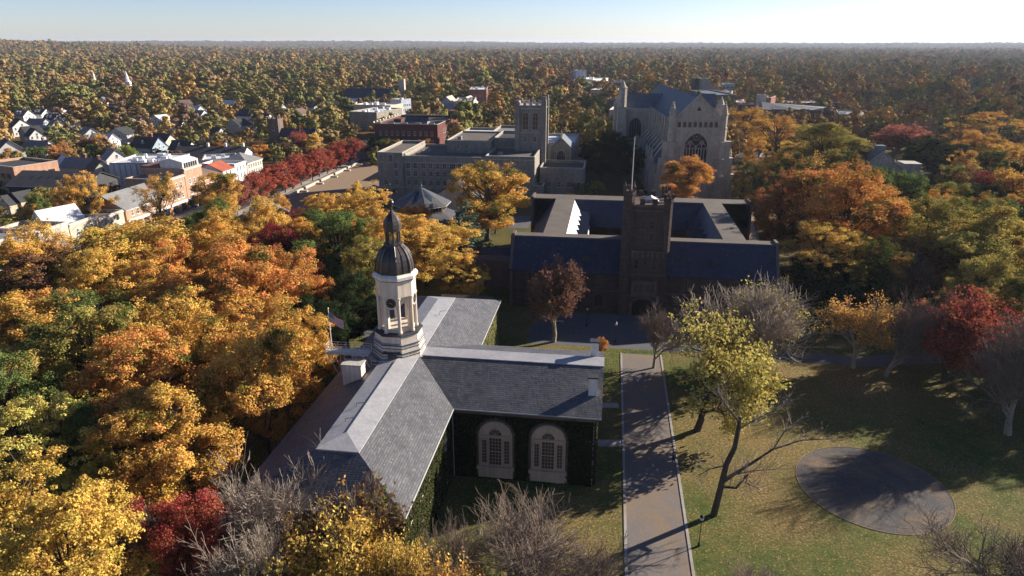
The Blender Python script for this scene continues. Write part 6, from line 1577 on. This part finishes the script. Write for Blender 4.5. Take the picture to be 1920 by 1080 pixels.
B_('sparse2', 'yellow', 650, 1180, 95, 15, 'yellow-leaved tree at the bottom before the hall')
B_('sparse1', 'yellow', 740, 1210, 85, 13.5, 'golden-leaved thin tree at the near roof corner')
B_('thin1', 'amber', 840, 1260, 90, 12, 'thin tree with a few amber leaves at the bottom edge')
B_('sparse0', 'yellow', 520, 1260, 80, 12, 'yellow thin tree at the bottom left of the hall')
B_('fine1', 'brown', 500, 1180, 95, 14, 'second grey-twigged tree, nearer the bottom edge by the roof end')
B_('thin1', 'brown', 700, 1130, 80, 14.5, 'thin bare tree with last leaves rising over the near roof corner')
# the crooked bare tree leaning by the path, grown limb by limb
def crooked():
    p = at(1338, 966, 0); t = thing('tree', 'crooked bare tree with long low limbs beside the lamp post on the lawn', 'tree', p, 0)
    tb = MB(); tw = MB(); rnd = random.Random(5)
    def to(px, py, Y): q = atY(px, py, Y); return q - p
    y = p.y
    limbs = [([(1338, 966, y), (1350, 920, y - 0.4), (1362, 870, y - 0.8), (1378, 838, y - 0.8), (1385, 800, y - 0.6), (1388, 782, y - 0.2)], 0.42, 0.2),
             ([(1352, 905, y - 0.4), (1375, 890, y), (1410, 868, y + 1), (1450, 842, y + 2), (1500, 826, y + 3), (1560, 822, y + 4)], 0.26, 0.03),
             ([(1352, 912, y - 0.4), (1380, 915, y - 1), (1402, 890, y - 1.4), (1398, 905, y - 1.8), (1425, 918, y - 2.4)], 0.2, 0.03),
             ([(1385, 805, y - 0.6), (1410, 790, y + 0.5), (1450, 770, y + 2), (1480, 752, y + 3)], 0.14, 0.03),
             ([(1385, 790, y - 0.6), (1365, 765, y), (1345, 735, y + 1)], 0.15, 0.03),
             ([(1362, 872, y - 0.8), (1330, 880, y - 1.5), (1310, 892, y - 2)], 0.1, 0.02),
             ([(1450, 842, y + 2), (1470, 810, y + 2.5), (1490, 790, y + 3)], 0.09, 0.02),
             ([(1375, 890, y), (1420, 882, y - 0.8), (1455, 880, y - 1.2)], 0.09, 0.02)]
    for pts, r0, r1 in limbs:
        q = [to(*a) for a in pts]; n = len(q)
        tb.tube(q, [r0 + (r1 - r0) * i / (n - 1) for i in range(n)], 7)
        if r0 > 0.4: continue
        for i in range(1, n):
            for k in range(9):
                a = q[i - 1].lerp(q[i], rnd.random()); d = (q[i] - q[i - 1]).normalized()
                for _ in range(1):
                    e = a; dd = (d + sphere_pt(rnd) * 0.9 + Vector((0, 0, 0.35))).normalized(); ps = [a]
                    for s_ in range(3): dd = (dd + sphere_pt(rnd) * 0.3 + Vector((0, 0, 0.1))).normalized(); e = e + dd * 0.7; ps.append(e)
                    tw.tube(ps, [0.035, 0.025, 0.018, 0.008], 3)
                    for m_ in range(6):
                        b0 = ps[1 + m_ % 3]; tw.tube([b0, b0 + (dd + sphere_pt(rnd) * 0.8).normalized() * rnd.uniform(0.4, 0.9)], [0.014, 0.006], 3)
    tb.build('trunk', 'bark', t); tw.build('crown', 'bark_pale', t); SPOTS.append((p.x, p.y, 5))
crooked()
# tall trees at and just beyond the right edge whose shadows fall across the lawn
for s_, e_, h, r, lab in ((88, 112, 20, 8, 'olive tree past the right edge beyond the gravel circle'), (93, 124, 17, 8, 'lower olive tree behind the red spreading tree'), (92, 137, 18, 8, 'olive tree behind the second red tree'),
        (73, 108, 18, 6.5, 'dark brown-leaved tree at the right edge below the red trees'), (108, 113, 22, 9, 'broad olive tree past the right edge, nearest of the shading row'), (103, 127, 20, 9, 'broad olive tree past the right edge, farther back'), (106, 140, 20, 9, 'olive tree farthest back at the right edge')):
    w = W(s_, e_); tree(['full1', 'full4', 'gold2'][int(s_) % 3], 'bronze_leaf' if s_ == 73 else 'olive', w.x, w.y, h, r, lab, group='shade trees at the right edge')
# ------------------------------------------------------------------ small things on the lawn and forecourt
def lamp_post(s, e, lab, h=3.6):
    t = campus_thing('street_lamp', lab, 'lamp', s, e, 'lamp posts of the lawn')
    b = MB(); b.ring((0, 0), [0.16, 0.16, 0.09, 0.06, 0.05, 0.05], [0, 0.35, 0.5, 0.7, 2.0, h], 8); b.build('post', 'black_iron', t)
    b = MB(); b.ring((0, 0), [0.07, 0.2, 0.24, 0.22], [h, h + 0.12, h + 0.42, h + 0.5], 8); b.build('lantern', 'roof_white', t)
    b = MB(); b.ring((0, 0), [0.28, 0.2, 0.04], [h + 0.5, h + 0.6, h + 0.8], 8); b.build('cap', 'black_iron', t)
for px, py, lab in ((1310, 1024, 'black lamp post at the foot of the crooked bare tree'), (1153, 642, 'black lamp post where the main path meets the forecourt'), (1100, 612, 'lamp post on the forecourt left of the gateway'), (1512, 660, 'lamp post beside the cross path on the shaded lawn')):
    p = at(px, py); s_, e_ = G(p); lamp_post(s_, e_, lab)
def skin(name, pts, edges, radii, mat, parent, loc=(0, 0, 0), sub=1):
    me = bpy.data.meshes.new(name); me.from_pydata(pts, edges, []); me.materials.append(MATS[mat])
    o = link(name, me, parent, loc); sk = o.modifiers.new('skin', 'SKIN')
    if not me.skin_vertices: 
        bm = bmesh.new(); bm.from_mesh(me); bm.verts.layers.skin.verify(); bm.to_mesh(me); bm.free()
    for i, r in enumerate(radii): me.skin_vertices[0].data[i].radius = (r, r) if not hasattr(r, '__len__') else r
    me.skin_vertices[0].data[0].use_root = True
    sb = o.modifiers.new('sub', 'SUBSURF'); sb.levels = sub; sb.render_levels = sub; return o
plain('skin', (0.5, 0.33, 0.25), 0.6); plain('dark_coat', (0.03, 0.03, 0.04), 0.8); plain('jeans', (0.035, 0.045, 0.075), 0.8); plain('hair', (0.05, 0.03, 0.02), 0.7)
p = at(1262, 868); t = thing('person', 'person in dark coat and trousers walking along the right edge of the main path', 'person', (p.x, p.y, 0.015), -CAMPUS)
body = [(0, 0, 0.93), (0, 0.01, 1.12), (0, 0.02, 1.36), (0, 0.02, 1.46), (0, 0.01, 1.56), (0, 0, 1.66),
        (-0.18, 0.02, 1.38), (-0.24, 0.10, 1.12), (-0.23, -0.02, 0.90), (0.18, 0.02, 1.38), (0.24, -0.08, 1.13), (0.22, -0.02, 0.88),
        (-0.09, 0, 0.88), (-0.10, -0.14, 0.50), (-0.10, -0.30, 0.09), (-0.10, -0.16, 0.04), (0.09, 0, 0.88), (0.10, 0.20, 0.50), (0.10, 0.28, 0.08), (0.10, 0.42, 0.05)]
ed = [(0, 1), (1, 2), (2, 3), (3, 4), (4, 5), (2, 6), (6, 7), (7, 8), (2, 9), (9, 10), (10, 11), (0, 12), (12, 13), (13, 14), (14, 15), (0, 16), (16, 17), (17, 18), (18, 19)]
skin('body', body, ed, [0.14, 0.13, 0.14, 0.06, 0.085, 0.09, 0.06, 0.045, 0.03, 0.06, 0.045, 0.03, 0.09, 0.06, 0.042, 0.035, 0.09, 0.06, 0.042, 0.035], 'skin', t)
skin('coat', [(0, 0, 0.80), (0, 0.01, 1.12), (0, 0.02, 1.40), (-0.19, 0.02, 1.38), (-0.25, 0.10, 1.12), (-0.235, -0.01, 0.94), (0.19, 0.02, 1.38), (0.25, -0.08, 1.13), (0.225, -0.02, 0.92)], [(0, 1), (1, 2), (2, 3), (3, 4), (4, 5), (2, 6), (6, 7), (7, 8)], [0.17, 0.155, 0.155, 0.075, 0.06, 0.05, 0.075, 0.06, 0.05], 'dark_coat', t)
skin('trousers', [(0, 0, 0.93), (-0.09, 0, 0.88), (-0.10, -0.14, 0.50), (-0.10, -0.29, 0.13), (0.09, 0, 0.88), (0.10, 0.20, 0.50), (0.10, 0.28, 0.13)], [(0, 1), (1, 2), (2, 3), (0, 4), (4, 5), (5, 6)], [0.14, 0.105, 0.075, 0.06, 0.105, 0.075, 0.06], 'jeans', t)
b = MB(); b.ring((0, -0.015), [0.02, 0.10, 0.115, 0.085, 0.02], [1.60, 1.64, 1.70, 1.77, 1.79], 10); b.build('hair', 'hair', t)
# bicycles parked on the forecourt, copied from one
bk = campus_thing('bicycle', 'dark bicycle nearest the lamp post in the row on the forecourt', 'bicycle', -4, 127.0, 'bicycles parked on the forecourt')
def whl(x):
    b = MB(); b.tube([(x + 0.33 * math.cos(a * math.pi / 8), 0, 0.34 + 0.33 * math.sin(a * math.pi / 8)) for a in range(17)], 0.022, 5)
    for a in range(8): b.tube([(x, 0, 0.34), (x + 0.32 * math.cos(a * 0.785), 0, 0.34 + 0.32 * math.sin(a * 0.785))], 0.004, 3)
    return b
whl(-0.5).build('wheel', 'black_iron', bk); whl(0.52).build('wheel', 'black_iron', bk)
b = MB()
for q in ([(-0.5, 0, 0.34), (-0.15, 0, 0.82), (0.4, 0, 0.86), (0.52, 0, 0.34)], [(-0.5, 0, 0.34), (-0.08, 0, 0.3), (0.4, 0, 0.8)], [(-0.08, 0, 0.3), (-0.18, 0, 0.95)]): b.tube(q, 0.02, 5)
b.build('frame', 'awning_blue', bk); b = MB(); b.box(-0.3, -0.05, -0.07, 0.07, 0.95, 1.0); b.build('saddle', 'black_iron', bk)
b = MB(); b.tube([(0.36, -0.25, 1.05), (0.4, 0, 1.0), (0.36, 0.25, 1.05)], 0.018, 5); b.tube([(0.4, 0, 0.86), (0.4, 0, 1.0)], 0.018, 5); b.build('handlebar', 'black_iron', bk)
rnd = random.Random(3)
names = ['second', 'third', 'fourth', 'fifth', 'sixth', 'seventh', 'eighth']
for i in range(7):
    c = bk.copy(); col.objects.link(c); c.location = W(-5.3 - i * 1.1, 127.0 + rnd.uniform(-0.2, 0.2)); c.rotation_euler = (0, 0, math.pi / 2 - CAMPUS + rnd.uniform(-0.2, 0.2))
    c['label'] = '%s bicycle leftwards from the lamp post in the row on the forecourt' % names[i]
    for ch in list(bk.children):
        d = ch.copy(); col.objects.link(d); d.parent = c
bk.rotation_euler = (0, 0, math.pi / 2 - CAMPUS)
for s_, e_, lab in ((-9, 131.5, 'stone bench on the forecourt behind the bicycles'), (15.5, 131.5, 'stone bench on the forecourt right of the gateway')):
    t = campus_thing('stone_bench', lab, 'bench', s_, e_, 'benches on the forecourt'); b = MB(); b.box(-1.4, 1.4, -0.25, 0.25, 0.42, 0.52); b.build('seat', 'stone_trim', t)
    for x in (-1.1, 1.1): b = MB(); b.box(x - 0.12, x + 0.12, -0.2, 0.2, 0, 0.419); b.build('leg', 'stone_trim', t)
# small white roofs scattered through the far woods
HP = [(56, 236), (150, 187), (165, 238), (210, 203), (226, 238), (250, 213), (320, 193), (345, 187), (365, 198), (405, 168), (430, 188), (560, 203), (600, 173), (640, 180), (820, 158), (885, 147), (905, 155), (960, 150), (1010, 160), (1060, 172), (1480, 150), (1600, 163), (1700, 150), (1765, 163), (1850, 153), (300, 215), (395, 238), (445, 222), (330, 226), (192, 250)]
_r = random.Random(21)
HP += [(_r.randint(30, 660), _r.randint(128, 205)) for _ in range(20)] + [(_r.randint(700, 1290), _r.randint(116, 150)) for _ in range(12)] + [(_r.randint(1310, 1900), _r.randint(116, 160)) for _ in range(11)]
for i, (px, py) in enumerate(sorted(HP)):
    wl = ['siding_white', 'siding_cream', 'siding_white', 'siding_grey'][i % 4]; rf = ['roof_grey', 'roof_dark', 'roof_white', 'roof_brown'][(i * 3) % 4]
    names_w = {'siding_white': 'white', 'siding_cream': 'cream', 'siding_grey': 'grey'}[wl]
    side = 'left' if px < 700 else ('centre' if px < 1300 else 'right')
    bandn = lambda y: 'farthest' if y < 140 else ('farther' if y < 165 else ('middle' if y < 192 else 'nearer'))
    dep = bandn(py)
    k = sum(1 for q in sorted(HP)[:i] if ('left' if q[0] < 700 else ('centre' if q[0] < 1300 else 'right')) == side and bandn(q[1]) == dep)
    ORDN = ['first', 'second', 'third', 'fourth', 'fifth', 'sixth', 'seventh', 'eighth', 'ninth', 'tenth', 'eleventh', 'twelfth', 'thirteenth', 'fourteenth', 'fifteenth', 'sixteenth', 'seventeenth', 'eighteenth', 'nineteenth', 'twentieth']
    house('small %s far house, %s from left of those in the %s %s woods' % (names_w, ORDN[min(k, 19)], dep, side), px, py, 11 + i % 4, 9, 5.5, 9, (i * 37) % 60 - 15, wl, rf, 'x' if i % 3 else 'y', group='far houses in the woods')
# ------------------------------------------------------------------ more individual trees, filled in zone by zone
PAL = {'town': ['gold', 'amber', 'orange', 'rust', 'olive', 'green', 'brown', 'mixed', 'red', 'darkgreen', 'olive', 'green', 'lime'],
       'woods': ['amber', 'gold', 'orange', 'gold', 'green', 'amber', 'yellow', 'olive'],
       'right': ['olive', 'amber', 'orange', 'amber', 'mixed', 'gold', 'orange', 'olive', 'amber', 'green', 'gold', 'mixed', 'darkgreen'],
       'red': ['red', 'crimson', 'red', 'pink', 'red', 'crimson']}
CNAME = {'gold': 'gold', 'amber': 'amber', 'orange': 'orange', 'rust': 'rust-brown', 'olive': 'olive', 'green': 'green', 'brown': 'brown', 'mixed': 'green-orange', 'red': 'red', 'darkgreen': 'dark green', 'lime': 'lime-green', 'yellow': 'yellow', 'bronze_leaf': 'bronze', 'crimson': 'maroon', 'pink': 'pinkish', 'tan': 'tan', 'lemon': 'pale yellow', 'bluegreen': 'blue-green'}
def blocked(x, y, m):
    for (cx, cy, hl, hw, rz) in FOOT:
        dx, dy = x - cx, y - cy; u = dx * math.cos(rz) + dy * math.sin(rz); v = -dx * math.sin(rz) + dy * math.cos(rz)
        if abs(u) < hl + m and abs(v) < hw + m: return True
    return False
AUTO = []
def fill(zone, pal, s0, s1, e0, e1, n, hr, rr, gap, seed, kinds, front_gap=2.0):
    rnd = random.Random(seed); k = 0; tries = 0
    while k < n and tries < n * 60:
        tries += 1
        s, e = rnd.uniform(s0, s1), rnd.uniform(e0, e1); w = W(s, e); h = rnd.uniform(*hr); r = rnd.uniform(*rr)
        if blocked(w.x, w.y, r * 0.55 + front_gap): continue
        if -146 < s < -119.5 and e < 420: continue
        if any((w.x - a) ** 2 + (w.y - b) ** 2 < ((r + c) * gap) ** 2 for a, b, c in SPOTS): continue
        u = w.x / w.y
        if abs(u) > 0.86: continue
        SPOTS.append((w.x, w.y, r)); k += 1
        AUTO.append([zone, rnd.choice(PAL[pal]), rnd.choice(kinds), w.x, w.y, h, r])
full = ['full0', 'full1', 'full2', 'full3', 'full4', 'full5', 'gold0', 'gold1', 'gold2', 'gold3', 'tall0', 'tall1']
mid = ['mid0', 'mid1', 'mid2', 'mid3', 'mid0', 'mid1', 'mid2', 'mid3', 'airy0', 'leaf0']
fill('in the left woods beside the slate-roofed hall', 'woods', -95, -43, 38, 150, 22, (16, 21), (6.5, 9), 0.62, 1, full)
fill('around the octagonal hall', 'woods', -88, -52, 138, 186, 9, (11, 15), (4.5, 6), 0.75, 2, full)
fill('between the street and the golden woods', 'woods', -119, -92, 100, 205, 10, (8, 12), (4, 5.5), 0.75, 3, full)
fill('near the library and chapel', 'right', -22, 20, 200, 256, 5, (6, 9), (3, 4.5), 1.0, 4, mid, 4)
fill('in the right-hand woods', 'right', 72, 150, 128, 225, 28, (14, 19), (6, 8), 0.72, 5, full + ['airy1', 'leaf0', 'leaf1'])
fill('in the woods behind the gothic hall', 'right', 62, 235, 226, 330, 34, (13, 18), (6, 8), 0.75, 6, mid)
fill('on the near side of the left-hand town', 'town', -230, -158, 120, 235, 16, (8, 11), (4, 5.5), 0.9, 7, mid, 5)
fill('among the left-hand houses', 'town', -330, -158, 236, 330, 36, (8, 12), (4.5, 6.5), 0.85, 8, mid, 5)
fill('behind the shops and plaza', 'town', -158, -88, 328, 345, 5, (9, 13), (5, 6.5), 0.85, 9, mid, 4)
rnd = random.Random(12)
for row_s, e0 in ((-123.6, 212), (-127.0, 217)):                   # the double row of red street trees
    for k in range(15 if row_s > -125 else 13):
        w = W(row_s + rnd.uniform(-0.8, 0.8), e0 - 8 + k * 8.6 + rnd.uniform(-1, 1))
        AUTO.append(['of the street row beside the plaza', rnd.choice(PAL['red']), rnd.choice(['mid0', 'mid1', 'leaf1', 'mid3', 'airy1', 'leaf2']), w.x, w.y, rnd.uniform(9.5, 11.5), rnd.uniform(4.6, 5.6)]); SPOTS.append((w.x, w.y, 5))
ORD = ['leftmost', 'second from left', 'third from left', 'fourth from left', 'fifth from left', 'sixth from left', 'seventh from left', 'eighth from left', 'ninth from left', 'tenth from left', 'eleventh from left', 'twelfth from left', 'thirteenth from left', 'fourteenth from left', 'fifteenth from left', 'sixteenth from left']
groups = {}
for a in AUTO:
    groups.setdefault((a[0], a[1]), []).append(a)
for (zone, c), L_ in groups.items():
    L_.sort(key=lambda a: a[3] / a[4])
    for i, a in enumerate(L_):
        lab = ('the only %s tree %s' % (CNAME[c], zone)) if len(L_) == 1 else ('%s of the %s trees %s' % (ORD[min(i, 15)], CNAME[c], zone))
        tree(a[2], a[1], a[3], a[4], a[5], a[6], lab, group='trees ' + zone)
print('trees', NTREE[0])
# ------------------------------------------------------------------ far woods: one mass nobody could count
FAR_AVOID = list(FAR_AVOID0)
def allowed(x, y):
    for (cx, cy, hl, hw, rz) in FOOT:
        dx, dy = x - cx, y - cy; u = dx * math.cos(rz) + dy * math.sin(rz); v = -dx * math.sin(rz) + dy * math.cos(rz)
        if abs(u) < hl + 4.5 and -hw - 9 < v < hw + 4.5: return False
    s_, e_ = G((x, y))
    if -145 < s_ < -119 and e_ < 420: return False
    return True
def far_forest():
    protos = bpy.data.collections.new('far_tree_kinds')
    m, t, o = nt('far_leaves')
    oi = N(t, 'ObjectInfo'); at_ = N(t, 'Attribute'); at_.attribute_name = 'tint'
    sp = N(t, 'SeparateColor'); L(t, at_.outputs['Color'], sp.inputs[0])
    reg = noise_(t, 0.009, 3, 0.6, oi.outputs['Location']); reg2 = noise_(t, 0.0013, 2, 0.5, oi.outputs['Location'])
    f = math_(t, 'ADD', math_(t, 'MULTIPLY', oi.outputs['Random'], 0.5), math_(t, 'ADD', math_(t, 'MULTIPLY', reg, 0.85), math_(t, 'SUBTRACT', math_(t, 'MULTIPLY', reg2, 0.7), 0.53)))
    c = ramp(t, f, [(0.0, (0.05, 0.065, 0.03)), (0.15, (0.11, 0.13, 0.04)), (0.3, (0.26, 0.24, 0.06)), (0.42, (0.27, 0.17, 0.08)), (0.52, (0.42, 0.27, 0.07)), (0.6, (0.17, 0.18, 0.06)), (0.68, (0.50, 0.29, 0.06)), (0.76, (0.24, 0.09, 0.04)), (0.84, (0.17, 0.12, 0.09)), (0.92, (0.46, 0.32, 0.07)), (1.0, (0.28, 0.07, 0.04))]).outputs[0]
    hs = N(t, 'HueSaturation'); L(t, c, hs.inputs['Color']); hs.inputs['Saturation'].default_value = 0.92
    L(t, math_(t, 'ADD', 0.86, math_(t, 'MULTIPLY', sp.outputs[2], 0.4)), hs.inputs['Value'])
    d = N(t, 'BsdfDiffuse'); L(t, hs.outputs[0], d.inputs[0]); L(t, d.outputs[0], o.inputs[0])
    for i in range(5):
        H, Rr = (13, 5.5) if i < 4 else (14, 4)
        cm, tm = crown_proto(200 + i, H, Rr, 0.5, 18, 190, 15, 0.55, soft=True)
        cm.materials.clear(); cm.materials.append(m)
        ob = bpy.data.objects.new('far_tree', cm); protos.objects.link(ob)
    rnd = random.Random(77); pts = []; sc_ = []; fl_z = []
    def ok(x, y):
        for (a, b, r) in FAR_AVOID:
            if (x - a) ** 2 + (y - b) ** 2 < (r + 3.5) ** 2: return False
        return True
    grid = {}
    for (x, y, r) in SPOTS: grid.setdefault((int(x // 20), int(y // 20)), []).append((x, y, r))
    def free(x, y):
        gx, gy = int(x // 20), int(y // 20)
        for i in (-1, 0, 1):
            for j in (-1, 0, 1):
                for (a, b, r) in grid.get((gx + i, gy + j), ()):
                    if (x - a) ** 2 + (y - b) ** 2 < (r * 0.8 + 2.5) ** 2: return False
        return True
    def band(y0, y1, step, scale, keep=1.0, near=False, flat=1.0):
        y = y0
        while y < y1:
            w = y * 0.86 + 30; x = -w
            while x < w:
                a, b = x + rnd.uniform(-0.5, 0.5) * step, y + rnd.uniform(-0.5, 0.5) * step
                g_ = noise.noise(Vector((a / 210.0, b / 210.0, 4.2))); g2 = noise.noise(Vector((a / 60.0, b / 60.0, 1.2)))
                if rnd.random() < keep - (0.9 if g_ > 0.38 and b > 620 else 0.0) and ok(a, b) and (not near or (free(a, b) and allowed(a, b))):
                    pts.append((a, b, hill(a, b) - 0.3)); sc_.append(scale * (1.0 + 0.45 * g2) * rnd.choice((0.6, 0.8, 0.9, 1.0, 1.15, 1.45)) * rnd.uniform(0.9, 1.1)); fl_z.append(flat)
                x += step
            y += step
    band(NEAR_LIMIT, 620, 10.2, 1.02, 0.86, True, flat=0.9)
    band(620, 1500, 12.5, 1.35, 0.92, flat=0.85)
    band(1500, 4000, 17, 1.9, flat=0.62)
    band(4000, 9000, 36, 3.0, flat=0.32)
    band(9000, 16000, 85, 6.5, flat=0.14)
    me = bpy.data.meshes.new('far_woods'); me.from_pydata(pts, [], [])
    a = me.attributes.new('size', 'FLOAT', 'POINT'); a.data.foreach_set('value', sc_)
    a = me.attributes.new('flat', 'FLOAT_VECTOR', 'POINT'); a.data.foreach_set('vector', [q for f in fl_z for q in (1.0, 1.0, f)])
    ob = link('far_woods', me); tag(ob, 'autumn woods stretching away to the horizon', 'woods', kind='stuff')
    ng = bpy.data.node_groups.new('far_woods', 'GeometryNodeTree')
    ng.interface.new_socket('Geometry', in_out='INPUT', socket_type='NodeSocketGeometry'); ng.interface.new_socket('Geometry', in_out='OUTPUT', socket_type='NodeSocketGeometry')
    gi = ng.nodes.new('NodeGroupInput'); go = ng.nodes.new('NodeGroupOutput')
    ci = ng.nodes.new('GeometryNodeCollectionInfo'); ci.inputs['Collection'].default_value = protos; ci.inputs['Separate Children'].default_value = True; ci.inputs['Reset Children'].default_value = True
    ip = ng.nodes.new('GeometryNodeInstanceOnPoints'); ip.inputs['Pick Instance'].default_value = True
    na = ng.nodes.new('GeometryNodeInputNamedAttribute'); na.data_type = 'FLOAT'; na.inputs['Name'].default_value = 'size'
    rv = ng.nodes.new('FunctionNodeRandomValue'); rv.data_type = 'FLOAT_VECTOR'; rv.inputs['Max'].default_value = (0, 0, 6.28); rv.inputs['Min'].default_value = (0, 0, 0)
    rg = ng.nodes.new('FunctionNodeRandomValue'); rg.data_type = 'FLOAT_VECTOR'; rg.inputs['Min'].default_value = (0.85, 0.85, 0.75); rg.inputs['Max'].default_value = (1.15, 1.15, 1.2); rg.inputs['Seed'].default_value = 4
    vm = ng.nodes.new('ShaderNodeVectorMath'); vm.operation = 'MULTIPLY'
    ng.links.new(gi.outputs[0], ip.inputs['Points']); ng.links.new(ci.outputs[0], ip.inputs['Instance'])
    ng.links.new(rv.outputs['Value'], ip.inputs['Rotation']); ng.links.new(na.outputs['Attribute'], vm.inputs[0]); ng.links.new(rg.outputs['Value'], vm.inputs[1])
    nb = ng.nodes.new('GeometryNodeInputNamedAttribute'); nb.data_type = 'FLOAT_VECTOR'; nb.inputs['Name'].default_value = 'flat'
    v2 = ng.nodes.new('ShaderNodeVectorMath'); v2.operation = 'MULTIPLY'; ng.links.new(vm.outputs[0], v2.inputs[0]); ng.links.new(nb.outputs['Attribute'], v2.inputs[1])
    ng.links.new(v2.outputs[0], ip.inputs['Scale']); ng.links.new(ip.outputs[0], go.inputs[0])
    md = ob.modifiers.new('woods', 'NODES'); md.node_group = ng
    print('far woods points', len(pts))
NEAR_LIMIT = 330
far_forest()

# the air itself: an even volume round everything, below and clear of the sky
def haze():
    m = bpy.data.materials.new('haze'); m.use_nodes = True; t = m.node_tree
    for n in list(t.nodes): t.nodes.remove(n)
    o = t.nodes.new('ShaderNodeOutputMaterial'); v = t.nodes.new('ShaderNodeVolumePrincipled')
    v.inputs['Color'].default_value = (0.72, 0.82, 1.0, 1); v.inputs['Density'].default_value = 0.00005; v.inputs['Anisotropy'].default_value = 0.2
    t.links.new(v.outputs[0], o.inputs['Volume'])
    b = MB(); b.box(-22000, 22000, -300, 22000, -2, 104)
    me = b.mesh('haze', 'glass'); me.materials.clear(); me.materials.append(m); o_ = link('haze', me); tag(o_, 'thin blue air over the whole town', 'haze', kind='stuff')
haze()
